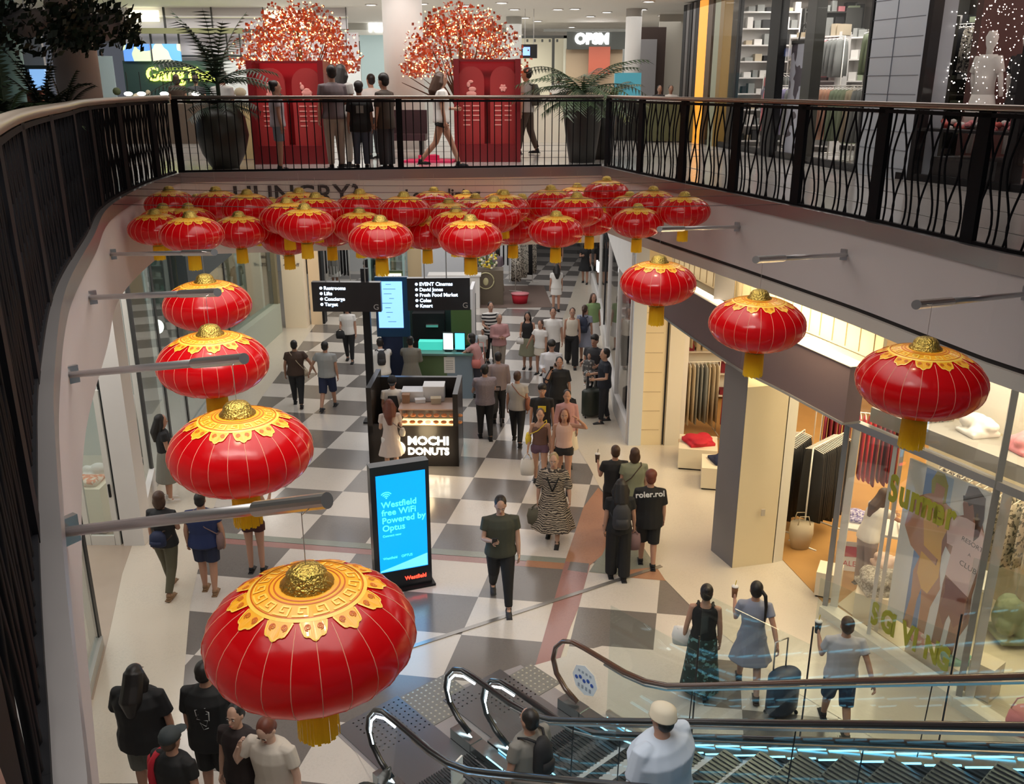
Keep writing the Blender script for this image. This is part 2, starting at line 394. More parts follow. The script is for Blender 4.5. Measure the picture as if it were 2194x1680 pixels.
# ================================================================ BALUSTRADES
RAILTOP = 1.17
BRONZE = mat('handrail_bronze', (.30, .25, .22), .25, .85)
RBLK = mat('balustrade_black', (.006, .006, .008), .65, 0, spec=.12)
def baluster(mb, p, t, kind, n=5):
    nrm = Vector((-t.y, t.x, 0)); pts = []
    K = 12 if kind else 1
    for k in range(K + 1):
        s = k / K; off = (.055 * math.sin(2 * PI * s * 1.15 + .5) * kind) if kind else 0
        pts.append(p + t * off + Vector((0, 0, .03 + s * (RAILTOP - .07))))
    mb.tube(pts, .0105 if kind else .0085, n, cap=False)
def balustrade(label, path, step, wavy, post_step, post_w, dens=1.0, rail_r=.032, pstart=.0, railm=None):
    a = path[len(path) // 2]
    t = thing('balustrade', label, 'railing', (a.x, a.y, U)); O = Vector((a.x, a.y, U))
    P = [p - Vector((O.x, O.y, U)) for p in path]
    mb = MB(); mb.tube([p + Vector((0, 0, RAILTOP)) for p in P], rail_r, 10, flat=1.0); mb.build('handrail', railm or BRONZE, t, True)
    mb = MB()
    for p, q in zip(P, P[1:]): mb.bar(p + Vector((0, 0, RAILTOP - .06)), q + Vector((0, 0, RAILTOP - .06)), .05, .035)
    mb.build('top_bar', RBLK, t)
    mb = MB()
    for p, q in zip(P, P[1:]): mb.bar(p + Vector((0, 0, .03)), q + Vector((0, 0, .03)), .045, .03)
    mb.build('bottom_bar', RBLK, t)
    posts = walk(P, post_step, pstart)
    for p, d in posts:
        mb = MB(); mb.bar(p, p + Vector((0, 0, RAILTOP - .03)), .012, .01) if False else mb.box(p + Vector((0, 0, (RAILTOP - .03) / 2)), (post_w, .05, RAILTOP - .03), math.atan2(d.y, d.x)); mb.build('post', RBLK, t)
    bs = [(p, d, k) for k, (p, d) in enumerate(walk(P, step, step * .5)) if all((p - q).length > post_w * .5 + .01 for q, _ in posts)]
    bs.sort(key=lambda b: (b[0] + O).xy.length)
    rest = MB()
    for idx, (p, d, k) in enumerate(bs):
        kind = 0 if not wavy else (1 if k % 2 else -1 if k % 4 == 0 else .45)
        if idx < 96:
            mb = MB(); baluster(mb, p, d, kind, 5); mb.build('baluster', RBLK, t, True, fix=False)
        else: baluster(rest, p, d, kind, 4)
    if rest.v:
        o = rest.build('balusters', RBLK, t, True, fix=False); o['kind'] = 'stuff'
    return t
LP = offset(LEFT, .06); RP = offset(RIGHT, .07)
balustrade('black balustrade with wavy bars curving along the left edge of the void', LP, .075, True, 1.75, .22, pstart=1.2, rail_r=.043, railm=mat('handrail_beige', (.40, .34, .28), .35, .6))
f0, f1 = offset(FAR, .07)
balustrade('black balustrade with straight bars across the far edge above the lanterns', [f0, f1], .125, False, 3.55, .10, pstart=.03)
balustrade('black balustrade with wavy bars along the right edge of the void', RP, .098, True, 1.42, .16, pstart=.05)
# planter trough behind the left balustrade
TR = [q for q in offset(LEFT, .30)[10:] if q.y < 12.7]
mb = ribbon('', TR, 0, 0, 1.02, .60, DARK); 
for k, q in enumerate(mb.v): mb.v[k] = (q[0], q[1], q[2] + U)
tr = thing('planter_trough', 'long black planter trough behind the curved left balustrade', 'planter', (0, 0, 0))
mb.build('trough', mat('planter_black', (.005, .006, .010), .7, spec=.15), tr)
m = MB()
_SO = [q for q in offset(LEFT, .60)[10:] if q.y < 12.6]
for p, q in zip(_SO, _SO[1:]): m.bar(p + Vector((0, 0, 1.00)), q + Vector((0, 0, 1.00)), .34, .05)
m.build('soil', mat('soil', (.03, .02, .015), .9, noise=(20, .5)), tr)

# ================================================================ UPPER CEILING
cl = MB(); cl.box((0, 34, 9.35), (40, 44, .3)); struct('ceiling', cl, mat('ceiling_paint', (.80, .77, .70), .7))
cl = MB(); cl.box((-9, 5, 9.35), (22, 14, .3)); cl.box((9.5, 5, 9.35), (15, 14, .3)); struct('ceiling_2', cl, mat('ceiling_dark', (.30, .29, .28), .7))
m = MB()
for k, (y, z) in enumerate([(38, 9.0), (44, 8.75), (50, 8.6)]): m.box((2, y, z + .1), (22, .5, .5))
struct('ceiling_3', m, WHITE)
i = 0
dl = None
for px, py in [(1000, 12), (795, 10), (905, 8), (1075, 6), (1390, 3), (1125, 38), (1195, 20), (1232, 19), (1375, 20), (1265, 35), (1446, 50), (1225, 58), (1152, 45), (1102, 20), (850, 40), (985, 34), (1300, 26), (1420, 33)]:
    v = ray(px, py); tt = (9.19 - EYE) / v.z
    loc = (v.x * tt, v.y * tt, 9.19)
    if loc[1] > 54 or tt < 0: continue
    if dl is None:
        dl = thing('downlight', 'round recessed ceiling downlight of the upper mall', 'ceiling light', loc, 0, 'downlights in the upper ceiling')
        a_ = MB().lathe([(.13, 0), (.16, -.02), (.16, .02)], 16).build('trim_ring', WHITE, dl); b_ = MB().lathe([(.12, -.012), (.12, .01)], 16).build('lamp', LIGHTW, dl)
        dlp = [(a_, []), (b_, [])]
    else: copy_tree(dlp, dl, loc)
# far end wall and side walls of the building
m = MB(); m.box((0, 58, 4.6), (44, .3, 9.2)); struct('wall_back', m, mat('far_wall', (.55, .53, .50), .7))
# ================================================================ LANTERNS
RED = mat('lantern_red', (.72, .005, .010), .22, coat=.6)
def _lan():
    nt = RED.node_tree; b = nt.nodes['Principled BSDF']; o = nt.nodes['Material Output']
    t = nt.nodes.new('ShaderNodeBsdfTranslucent'); t.inputs[0].default_value = (.95, .012, .015, 1)
    x = nt.nodes.new('ShaderNodeMixShader'); x.inputs[0].default_value = .45
    nt.links.new(b.outputs[0], x.inputs[1]); nt.links.new(t.outputs[0], x.inputs[2]); nt.links.new(x.outputs[0], o.inputs[0])
    tc = nt.nodes.new('ShaderNodeTexCoord'); n = nt.nodes.new('ShaderNodeTexNoise'); n.inputs['Scale'].default_value = 9
    mp = nt.nodes.new('ShaderNodeMapping'); mp.inputs['Scale'].default_value = (1, 1, .45)
    nt.links.new(tc.outputs['Object'], mp.inputs[0]); nt.links.new(mp.outputs[0], n.inputs['Vector'])
    bp = nt.nodes.new('ShaderNodeBump'); bp.inputs['Strength'].default_value = .35; bp.inputs['Distance'].default_value = .02
    nt.links.new(n.outputs['Fac'], bp.inputs['Height']); nt.links.new(bp.outputs[0], b.inputs['Normal'])
_lan()
GOLD = mat('lantern_gold_print', (.90, .42, .02), .35, coat=.3)
GOLDL = mat('lantern_gold_line', (1.0, .66, .10), .35, coat=.3)
GOLDD = mat('lantern_amber_line', (.62, .13, .01), .4)
RIB = mat('lantern_rib', (.95, .45, .30), .35)
CAPG = mat('cap_glitter', (.62, .42, .10), .3, .9, noise=(90, .7), bump=.6)
TASS = mat('tassel_yellow', (1.0, .66, .02), .6)
_nt = TASS.node_tree; _t = _nt.nodes.new('ShaderNodeBsdfTranslucent'); _t.inputs[0].default_value = (1, .68, .02, 1); _x = _nt.nodes.new('ShaderNodeMixShader'); _x.inputs[0].default_value = .5
_nt.links.new(_nt.nodes['Principled BSDF'].outputs[0], _x.inputs[1]); _nt.links.new(_t.outputs[0], _x.inputs[2]); _nt.links.new(_x.outputs[0], _nt.nodes['Material Output'].inputs[0])
LR, LZ = .35, .198
def lprof(t): return LR * max(0.0, math.cos(t)) ** .93, LZ * math.sin(t)
def lsurf(rho, th, up=.0016):
    t = math.acos(min(1, rho ** (1 / .93))); r, z = lprof(t)
    return Vector((math.cos(th) * (r + up * .3), math.sin(th) * (r + up * .3), z + up))
def strip(mb, pts, w, mi, up):     # ribbon on the lantern surface; pts = (rho, theta)
    P = [lsurf(max(.02, r), t, up) for r, t in pts]; vs = []
    for i, p in enumerate(P):
        d = (P[min(i + 1, len(P) - 1)] - P[max(i - 1, 0)]).normalized(); n = p.copy(); n.z *= 2; n.normalize(); s_ = d.cross(n).normalized() * w
        vs += [p - s_, p + s_]
    mb.add(vs, [(2 * i, 2 * i + 1, 2 * i + 3, 2 * i + 2) for i in range(len(P) - 1)], mi)
def lantern(label, group=None, loc=(0, 0, 0)):
    t = thing('paper_lantern', label, 'lantern', loc, 0, group)
    prof = [lprof(a) for a in [math.radians(x) for x in (-79, -72, -64, -55, -46, -37, -28, -19, -10, 0, 10, 19, 28, 37, 46, 55, 64, 72, 79)]]
    mb = MB(); n = 48; vs = []
    for r, z in prof:
        for k in range(n):
            q = 1 - (.012 if k % 2 else 0) * min(1, r / .25); vs.append((r * q * math.cos(2 * PI * k / n), r * q * math.sin(2 * PI * k / n), z))
    fs = [(i * n + k, i * n + (k + 1) % n, (i + 1) * n + (k + 1) % n, (i + 1) * n + k) for i in range(len(prof) - 1) for k in range(n)]
    mb.add(vs, fs); body = mb.build('lantern_shell', RED, t, True)
    mb = MB()
    for k in range(24):
        th = 2 * PI * k / 24; mb.tube([(r * math.cos(th), r * math.sin(th), z) for r, z in prof[1:-3]], .0013, 4, cap=False)
    ribs = mb.build('rib_lines', RIB, body, True, fix=False)
    # gold print: disc, key-fret ring, scrolled lobes
    mb = MB(); N = 60
    def disc(r0, r1, mi, up):
        for k in range(N):
            a, b = 2 * PI * k / N, 2 * PI * (k + 1) / N
            mb.add([lsurf(r0, a, up), lsurf(r1, a, up), lsurf(r1, b, up), lsurf(r0, b, up)], [(0, 1, 2, 3)], mi)
    disc(.16, .34, 0, .002); disc(.34, .54, 0, .002)
    for r in (.30, .345): strip(mb, [(r, 2 * PI * k / N) for k in range(N + 1)], .0025, 2, .003)
    strip(mb, [(.535, 2 * PI * k / N) for k in range(N + 1)], .006, 1, .0032)
    strip(mb, [(.51, 2 * PI * k / N) for k in range(N + 1)], .002, 2, .0034)
    K = 16
    for k in range(K):
        a = 2 * PI * k / K; d = 2 * PI / K
        fret = [(.485, .04), (.485, .80), (.385, .80), (.385, .32), (.445, .32), (.445, .56)]
        pts = []
        for (r0, t0), (r1, t1) in zip(fret, fret[1:]):
            for s_ in range(4): pts.append((r0 + (r1 - r0) * s_ / 4, a + d * (t0 + (t1 - t0) * s_ / 4)))
        pts.append((.445, a + d * .56)); strip(mb, pts, .0034, 1, .0034)
    L = 12
    for k in range(L):
        a = 2 * PI * k / L; hw = PI / L * .80
        edge = []
        for s_ in range(17):
            x = -1 + s_ / 8; edge.append((.56 + .155 * (1 - abs(x) ** 2.8) * (1 + .10 * math.cos(3 * PI * x)), a + hw * x))
        for (r0, t0), (r1, t1) in zip(edge, edge[1:]):
            mb.add([lsurf(.545, t0, .002), lsurf(r0, t0, .002), lsurf(r1, t1, .002), lsurf(.545, t1, .002)], [(0, 1, 2, 3)], 0)
        strip(mb, edge, .0026, 1, .0032)
        for sg in (-1, 1):
            sp = []
            for q in range(15):
                an = q / 14 * 2.2 * 2 * PI * .8; rr = .034 * (1 - q / 17)
                sp.append((.605 + rr * math.cos(an), a + sg * (hw * .42 + rr * 1.6 * math.sin(an))))
            strip(mb, sp, .0018, 2, .0034)
    gp = mb.build('gold_print', [GOLD, GOLDL, GOLDD], t, False, fix=False)
    mb = MB(); mb.lathe([(.085, .181), (.088, .200), (.07, .217), (.066, .234), (.05, .252), (.02, .262)], 20)
    for k in range(18):
        th = 2 * PI * k / 18; mb.ell((.080 * math.cos(th), .080 * math.sin(th), .192), (.010, .010, .008), 6, 4)
    cp = mb.build('cap', CAPG, t, True)
    mb = MB()
    mb.lathe([(.078, -.200), (.072, -.186)], 20); mb.lathe([(.060, -.236), (.066, -.200)], 20)
    c1 = mb.build('bottom_ring', CAPG, t, True)
    mb = MB(); n = 40
    for k in range(n):
        a, b = 2 * PI * k / n, 2 * PI * (k + 1) / n; lo = -.385 - .012 * ((k * 7) % 5) / 5; r0, r1 = .068, .071 + .001 * ((k * 3) % 4)
        mb.add([(r0 * math.cos(a), r0 * math.sin(a), -.212), (r0 * math.cos(b), r0 * math.sin(b), -.212), (r1 * math.cos(b), r1 * math.sin(b), lo), (r1 * math.cos(a), r1 * math.sin(a), lo)], [(0, 1, 2, 3)])
    ts = mb.build('tassel', TASS, t, False, fix=False)
    mb = MB(); mb.tube([(0, 0, .255), (0, 0, .45)], .0016, 4); wr = mb.build('hanging_wire', STEEL, t)
    return t, [(body, [ribs]), (gp, []), (cp, []), (c1, []), (ts, []), (wr, [])]
single = [((667, 1360), 450, 'largest and nearest red lantern, hanging left of centre over the walkway'),
          ((517, 967), 305, 'second-nearest red lantern in the left file, above the seated-height metal rod'),
          ((457, 780), 235, 'third red lantern in the left file, a rod crossing in front of it'),
          ((445, 655), 185, 'fourth and farthest red lantern in the left file'),
          ((1410, 607), 163, 'farthest of three single red lanterns on the right, before the pale wall panels'),
          ((1622, 695), 205, 'middle of three single red lanterns on the right, before the mauve bulkhead'),
          ((1972, 818), 267, 'nearest red lantern on the right, before the tall shop window')]
single[1] = (single[1][0], single[1][1], 'second-nearest red lantern in the left file, its yellow tassel over a walking shopper')
LAN = []; first = None
for (px, py), wd, lb_ in single:
    dep = .70 * F_PX / wd; v = ray(px, py); loc = Vector((0, 0, EYE)) + v * dep
    if first is None: first, LPARTS = lantern(lb_, None, loc); first.rotation_euler.z = .3; LAN.append(first)
    else: LAN.append(copy_tree(LPARTS, first, loc, random.uniform(0, 6), lb_))
clu = [(314, 485), (345, 473), (411, 500), (432, 464), (524, 477), (518, 494), (617, 510), (617, 464), (714, 493), (816, 510), (377, 432), (351, 441), (461, 431), (447, 447), (550, 432), (520, 447), (625, 435), (610, 453), (706, 438), (685, 456), (780, 438), (782, 462), (855, 441), (840, 470), (879, 472), (911, 497), (1008, 508), (1102, 488), (1197, 491), (1284, 472), (1372, 474), (1461, 450), (1396, 430), (1308, 406), (1319, 437), (1236, 417), (1227, 403), (1230, 446), (1153, 423), (1141, 456), (1080, 438), (1074, 419), (1058, 462), (1000, 427), (972, 459), (1003, 446), (929, 424), (927, 449), (740, 455), (570, 455), (655, 480), (760, 480), (950, 478)]
_p3 = [at(q[0], q[1] + (10 if q[1] < 448 else 3), 5.46 + (-.17, .0, .17)[(i_ * 5 + int(q[0] / 40)) % 3]) for i_, q in enumerate(clu)]
_o3 = [p.copy() for p in _p3]
for _ in range(60):
    for a_, b_ in zip(_p3, _o3): a_ += (b_ - a_) * .14
    for i_ in range(len(_p3)):
        for j_ in range(i_):
            d = _p3[i_] - _p3[j_]; L_ = math.sqrt(d.x ** 2 + d.y ** 2 + (d.z * 1.7) ** 2)
            if L_ < .66:
                d = d / max(L_, .01) * (.685 - L_) / 2; d.z = 0; _p3[i_] += d; _p3[j_] -= d
for v in _p3:
    v.y = min(v.y, 15.1 + (v.x + 5.4) * .18 - .45); lx_ = min(LEFT, key=lambda p: abs(p.y - v.y)).x; v.x = max(v.x, lx_ + .42)
pos_of = dict(zip(clu, _p3))
rows = {0: [], 1: [], 2: []}
for q in clu: rows[0 if q[1] > 466 else 1 if q[1] > 444 else 2].append(q)
ORD = ['first', 'second', 'third', 'fourth', 'fifth', 'sixth', 'seventh', 'eighth', 'ninth', 'tenth', 'eleventh', 'twelfth', 'thirteenth', 'fourteenth', 'fifteenth', 'sixteenth', 'seventeenth', 'eighteenth', 'nineteenth', 'twentieth', 'twenty-first', 'twenty-second', 'twenty-third', 'twenty-fourth']
for r_, nm in ((0, 'front, lowest row'), (1, 'middle row'), (2, 'back, highest row')):
    for k, q in enumerate(sorted(rows[r_])):
        p_ = pos_of[q]
        LAN.append(copy_tree(LPARTS, first, p_, random.uniform(0, 6), 'small-looking red lantern, %s from the left in the %s of the far cluster' % (ORD[k], nm), 'red lanterns of the far cluster'))
# rods that carry the single lanterns
rods = [((137, 1140), (680, 1075), 0, 'nearest'), ((150, 803), (508, 770), 1, 'second-nearest'), ((190, 638), (455, 627), 2, 'third'), ((240, 545), (450, 541), 3, 'farthest'),
        ((1578, 486), (1420, 491), 4, 'farthest'), ((1818, 546), (1628, 556), 5, 'middle'), ((2215, 630), (1974, 652), 6, 'nearest')]
RODM = mat('rod_metal', (.50, .49, .50), .30, .8)
for (a, b, k, w_) in rods:
    L = LAN[k].location; yb = L.y; 
    tip = aty(b[0], b[1], yb + .02)
    side = 'left' if k < 4 else 'right'
    # base on the fascia: along the pixel ray, at the fascia face
    pth = LEFT if side == 'left' else RIGHT
    best = None
    for p in pth:
        v = ray(a[0], a[1]); tt = (Vector((p.x, p.y)).length) / v.xy.length; z = EYE + v.z * tt
        d = abs(v.x / v.y - p.x / max(p.y, .01))
        if best is None or d < best[0]: best = (d, Vector((p.x, p.y, z)))
    base = best[1]
    t = thing('hanging_rod', '%s metal rod reaching out from the %s fascia, carrying a lantern wire' % (w_, side), 'rod', base)
    mb = MB(); mb.tube([(0, 0, 0), (tip - base) * 1.02], .022, 12); mb.build('rod', RODM, t, True)
    mb = MB(); mb.tube([(tip - base) * .80, (tip - base) * 1.03], .027, 14); mb.build('clamp_sleeve', STEEL, t)
    mb = MB(); mb.box((0, 0, 0), (.03, .12, .12), math.atan2((tip - base).y, (tip - base).x)); mb.build('wall_plate', STEEL, t)
    mb = MB(); top = L + Vector((0, 0, .44)); mb.tube([tip - base, top - base], .0018, 4); mb.build('lantern_wire', STEEL, t)
# cables over the cluster
CAB = mat('cable_dark', (.12, .08, .08), .5)
for k, y in enumerate([11.0, 11.9, 12.7, 13.6, 14.5]):
    x0 = min(LEFT, key=lambda p: abs(p.y - y)).x; x1 = min(RIGHT, key=lambda p: abs(p.y - y)).x
    mb = MB(); mb.tube([(x0 + (x1 - x0) * s / 10, y, 5.86 - .05 * math.sin(PI * s / 10)) for s in range(11)], .004, 4)
    tag(mb.build('cable', CAB, None, True), 'thin dark cable strung across the void over the lantern cluster, %s from the viewer' % ['first', 'second', 'third', 'fourth', 'fifth'][k], 'cable', 'cables over the lantern cluster')
# ================================================================ LOWER RIGHT: glass shop, cream wall, fashion shop
CREAM = mat('cream_panel', (.78, .66, .44), .55, noise=(2, .03)); CREAMW = mat('cream_white', (.74, .70, .60), .55)
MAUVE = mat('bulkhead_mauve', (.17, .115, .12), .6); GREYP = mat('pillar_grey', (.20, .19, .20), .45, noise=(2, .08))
FRAMEW = mat('frame_white', (.70, .68, .63), .4); FRAMEG = mat('frame_grey', (.34, .33, .33), .35, .5)
# glazed shop left of the cream wall (runs away from the viewer)
m = MB(); gw = [(2.46, 18.0), (2.42, 20.0), (2.62, 24), (2.95, 30), (3.15, 37)]
for a, b in zip(gw, gw[1:]): m.bar((*a, .22), (*b, .22), .12, .44); m.bar((*a, 4.0), (*b, 4.0), .14, 1.2)
for a in gw: m.box((a[0], a[1], 2), (.10, .10, 4))
struct('wall_right_2', m, WHITE)
m = MB()
for a, b in zip(gw, gw[1:]): m.bar((*a, 1.9), (*b, 1.9), .012, 2.96)
o = struct('window_1', m, GLASS)
m = MB()
for y, h in ((19.0, 3.4), (21.9, 3.4), (26.4, 3.4)): m.box((2.5 + (y - 18) * .03, y, 1.7), (.06, .05, h))
m.build('window_frame', mat('frame_black', (.03, .03, .035), .4), o)
# recessed pink/white bulkhead curve over it
m = MB(); m.loft([(4.9, 21.6, 3.5, 2.2, 3.2), (4.9, 21.6, 4.8, 2.9, 4.2)], 40); struct('trim_7', m, mat('pink_wash', (.62, .34, .34), .6), True)
# the shop's inner wall and goods
m = MB(); m.bar((3.62, 18.2, 2.2), (4.9, 38, 2.2), .12, 4.4); m.bar((2.6, 18.3, 2.2), (3.6, 18.3, 2.2), .16, 4.4); struct('wall_right_3', m, WHITE)
def shelf(label, loc, rz, w, h, d, n, cols, group=None, cat='shelf', goods=True, frame=None):
    """open shelving unit with a row of goods on every board"""
    t = thing('display_shelf', label, cat, loc, rz, group); fr = frame or WHITE
    mb = MB()
    for s in (-1, 1): mb.box((s * w / 2, 0, h / 2), (.03, d, h))
    mb.box((0, d / 2, h / 2), (w, .02, h)); mb.build('frame', fr, t)
    for k in range(n):
        z = .12 + k * (h - .2) / max(1, n - 1) if n > 1 else h
        mb = MB(); mb.box((0, 0, z), (w - .03, d, .03)); b = mb.build('shelf_board', fr, t)
        if goods:
            x = -w / 2 + .12; mb = MB(); 
            while x < w / 2 - .12:
                ww = random.uniform(.10, .22); hh = random.uniform(.08, .24)
                mb.box((x + ww / 2, 0, z + .015 + hh / 2), (ww * .9, d * .7, hh), 0, random.randrange(len(cols))); x += ww + .03
            if mb.v: mb.build('folded_goods', cols, b)
    return t
C_ = lambda n, c, r=.75: mat('cloth_' + n, c, r)
cl_or = C_('orange', (.62, .20, .06)); cl_red = C_('red', (.50, .012, .03)); cl_blk = C_('black', (.012, .012, .014)); cl_wht = C_('white', (.75, .73, .70))
cl_grn = C_('sage', (.28, .33, .22)); cl_bge = C_('beige', (.50, .42, .30)); cl_blu = C_('blue', (.10, .16, .42)); cl_pnk = C_('pink', (.70, .25, .28)); cl_mar = C_('maroon', (.20, .012, .03)); cl_gry = C_('grey', (.26, .27, .26)); cl_lil = C_('lilac', (.33, .30, .48)); cl_mint = C_('mint', (.25, .50, .42)); cl_yel = C_('yellow', (.75, .55, .04)); cl_navy = C_('navy', (.012, .02, .06))
cl_leo = pattern('cloth_leopard', (.55, .50, .42), (.05, .04, .035), 'noise', 26, 3, .8, .52)
cl_flo = pattern('cloth_floral', (.62, .58, .50), (.14, .14, .12), 'noise', 20, 2, .8, .55)
shelf('shelf of orange and pink goods behind the glass of the right-hand shop', (3.5, 21.2, 0), -PI / 2, 2.2, 2.2, .3, 5, [cl_or, cl_pnk, cl_wht])
shelf('tall shelf of dark and white goods behind the far glass on the right', (3.85, 27.0, 0), -PI / 2, 3.0, 2.4, .4, 5, [cl_wht, cl_gry, cl_blk, cl_bge])
t = text('shop_letter', 'N', .42, mat('sign_white', (1, 1, 1), .5, emit=2.5), None, facing((2.35, 25.0, 2.35), -PI / 2 + .06), .02); tag(t, 'lit white shop letter on the white wall behind the two women', 'sign')
# blue-white corner column and cream panelled wall facing the viewer
m = MB(); m.box((2.58, 17.98, 2.4), (.26, .3, 4.8)); struct('trim_8', m, mat('column_bluewhite', (.62, .68, .76), .4))
m = MB(); m.box((3.06, 18.0, 2.4), (.70, .25, 4.8)); 
for k in range(7): m.box((2.90, 17.872, .35 + k * .42), (.36, .006, .012), mi=1)
struct('wall_right_4', m, [CREAM, mat('panel_groove', (.50, .40, .26), .6)])
m = MB(); m.box((3.17, 17.86, 1.5), (.03, .02, 2.95)); struct('trim_9', m, BLACK)
m = MB(); m.box((3.36, 17.95, 1.5), (.30, .22, 3.0)); struct('wall_right_5', m, CREAMW)
# bulkhead over the shop opening (mauve), light line, timber slats, lip
FR = [(2.66, 16.5), (2.86, 15.2), (3.12, 13.8), (3.38, 12.5), (3.71, 11.6), (4.10, 10.32)]      # line of the opening
def along(name, pts, z0, z1, th, mt, dz=0):
    mb = MB()
    for a, b in zip(pts, pts[1:]):
        d = (Vector(b) - Vector(a)).normalized() * .01
        mb.bar((a[0] - d.x, a[1] - d.y, (z0 + z1) / 2), (b[0] + d.x, b[1] + d.y, (z0 + z1) / 2), th, z1 - z0)
    return mb
struct('wall_right_6', along('', FR, 3.35, 4.06, .22, MAUVE), MAUVE)
struct('trim_10', along('', FR, 3.32, 3.35, .26, WHITE), FRAMEG)
t = along('', [(p[0] - .02, p[1]) for p in FR], 4.065, 4.10, .10, LIGHTWARM); o = t.build('light_line', LIGHTWARM); tag(o, 'thin lit warm light line running along the top of the mauve bulkhead', 'light strip')
m = MB(); inn = [(p[0] + .30, p[1] + .05) for p in FR]
m = along('', inn, 4.08, 4.80, .05, CREAM)
for (a, b) in zip(inn, inn[1:]):
    A, B = Vector(a), Vector(b); n_ = 5
    for k in range(n_):
        p = A + (B - A) * (k + .5) / n_; m.box((p.x - .03, p.y, 4.45), (.012, .012, .68), 0, 1)
struct('wall_right_7', m, [CREAM, mat('groove2', (.42, .32, .20), .6)])
struct('trim_11', along('', [(p[0] + .1, p[1]) for p in FR], 4.055, 4.063, .45, WHITE), mat('ledge', (.50, .47, .43), .6))
m = MB(); m.box((3.30, 13.9, 4.45), (.30, .55, .72), -.25); struct('trim_12', m, GREYP)
# the big pillar, grey on one face and cream on the other
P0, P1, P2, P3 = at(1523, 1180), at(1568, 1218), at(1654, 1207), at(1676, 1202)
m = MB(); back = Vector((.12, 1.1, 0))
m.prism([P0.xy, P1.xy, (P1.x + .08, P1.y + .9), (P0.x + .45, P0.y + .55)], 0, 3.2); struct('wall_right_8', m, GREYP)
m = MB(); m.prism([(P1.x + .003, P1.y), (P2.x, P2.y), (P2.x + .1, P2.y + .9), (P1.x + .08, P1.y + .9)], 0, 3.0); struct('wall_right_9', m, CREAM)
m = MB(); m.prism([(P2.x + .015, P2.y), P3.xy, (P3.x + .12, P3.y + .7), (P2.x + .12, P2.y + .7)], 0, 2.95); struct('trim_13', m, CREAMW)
m = MB(); m.box((P1.x + .42, P1.y + .045, .95), (.06, .02, .11), .09); tag(m.build('wall_socket', mat('socket', (.55, .48, .38), .4)), 'small beige socket plate low on the cream face of the pillar', 'socket')
# tall shop window: mullions, transom, panes, sill
W = [Vector(p) for p in [(4.50, 11.42, 0), (5.47, 9.38, 0), (6.1, 8.1, 0), (6.9, 6.6, 0)]]
m = MB()
for a, b in zip(W, W[1:]): m.bar(a + Vector((0, 0, .07)), b + Vector((0, 0, .07)), .22, .14)
struct('trim_14', m, mat('sill_white', (.86, .82, .70), .45))
for k, (a, b) in enumerate(zip(W, W[1:])):
    g = MB(); g.bar(a + Vector((0, 0, 2.45)), b + Vector((0, 0, 2.45)), .014, 4.7)
    o = struct('window_%d' % (k + 2), g, GLASS)
    f = MB(); f.box((a.x, a.y, 2.45), (.07, .10, 4.7), -.45); f.build('mullion', FRAMEG, o)
    f = MB(); f.box((a.x + .12, a.y - .02, 1.5), (.10, .10, 2.85), -.45); f.build('inner_post', FRAMEW, o)
    f = MB(); f.bar(a + Vector((0, 0, 2.95)), b + Vector((0, 0, 2.95)), .10, .10); f.bar(a + Vector((0, 0, 4.70)), b + Vector((0, 0, 4.70)), .10, .12); f.build('transom', FRAMEG, o)
mid = W[0].lerp(W[1], .36)
m = MB(); m.box((mid.x, mid.y, 1.5), (.05, .05, 2.9), -.45); m.box((mid.x + .14, mid.y + .10, 1.5), (.05, .05, 2.9), -.45); struct('trim_15', m, FRAMEW)
# upper display ledge behind the transom with clothes on it
m = MB(); m.bar((5.02, 11.45, 3.08), (7.1, 7.1, 3.08), .62, .20); m.bar((5.36, 11.9, 4.0), (7.6, 7.3, 4.0), .1, 1.7, 1); struct('trim_16', m, [mat('ledge_grey', (.36, .34, .30), .6), CREAMW])
# interior walls of the fashion shop
m = MB(); m.box((11.5, 12, 2.4), (.2, 20, 4.8)); m.box((7.6, 21.5, 2.4), (8, .2, 4.8)); struct('wall_right_10', m, mat('shop_wall_warm', (.80, .68, .46), .6))
m = MB(); m.bar((6.5, 13.1, 2.4), (8.4, 9.2, 2.4), .12, 4.8); struct('wall_right_15', m, mat('window_back_beige', (.62, .56, .42), .6))
m = MB(); m.prism([(4.75, 11.6), (6.35, 13.2), (8.4, 9.2), (6.3, 8.0)], .014, .03); struct('floor_7', m, mat('window_deck', (.66, .60, .46), .35))
m = MB(); m.box((7.6, 16.6, 4.78), (8, 10, .05)); struct('ceiling_4', m, mat('shop_ceiling', (.85, .78, .62), .6))
# ---- poster with two models on a hanging board inside the window
pd = (W[1] - W[0]).normalized(); pn = Vector((-pd.y, pd.x, 0))
po = thing('poster_board', 'window poster of a woman in a yellow swimsuit and one in a pale pink tee', 'poster', W[0] + (W[1] - W[0]) * .385 + pn * .24 + Vector((0, 0, .42)), math.atan2(pd.y, pd.x))
PW, PH = 1.22, 2.28
m = MB(); m.box((PW / 2, 0, PH / 2), (PW, .03, PH)); m.build('board', mat('poster_white', (.80, .86, .88), .5), po)
def flat(name, px, mt, dy, parent=po, sub=None, th=.003):
    """flat printed shape on the poster; px = list of (u, v) in board units"""
    mb = MB(); n = len(px); y = -.0155 - dy
    tri = tessellate_polygon([[Vector((a, b, 0)) for a, b in px]])
    mb.add([(a * PW, y, b * PH) for a, b in px], tri, 0); return mb.build(name, mt, parent, fix=False)
SKIN_P = mat('poster_skin', (.52, .27, .16), .5); SKIN_T = mat('poster_skin_tan', (.30, .13, .08), .5)
flat('printed_sky', [(.22, .02), (.40, .02), (.40, .99), (.22, .99)], mat('poster_blue', (.16, .30, .60), .5), .0005)
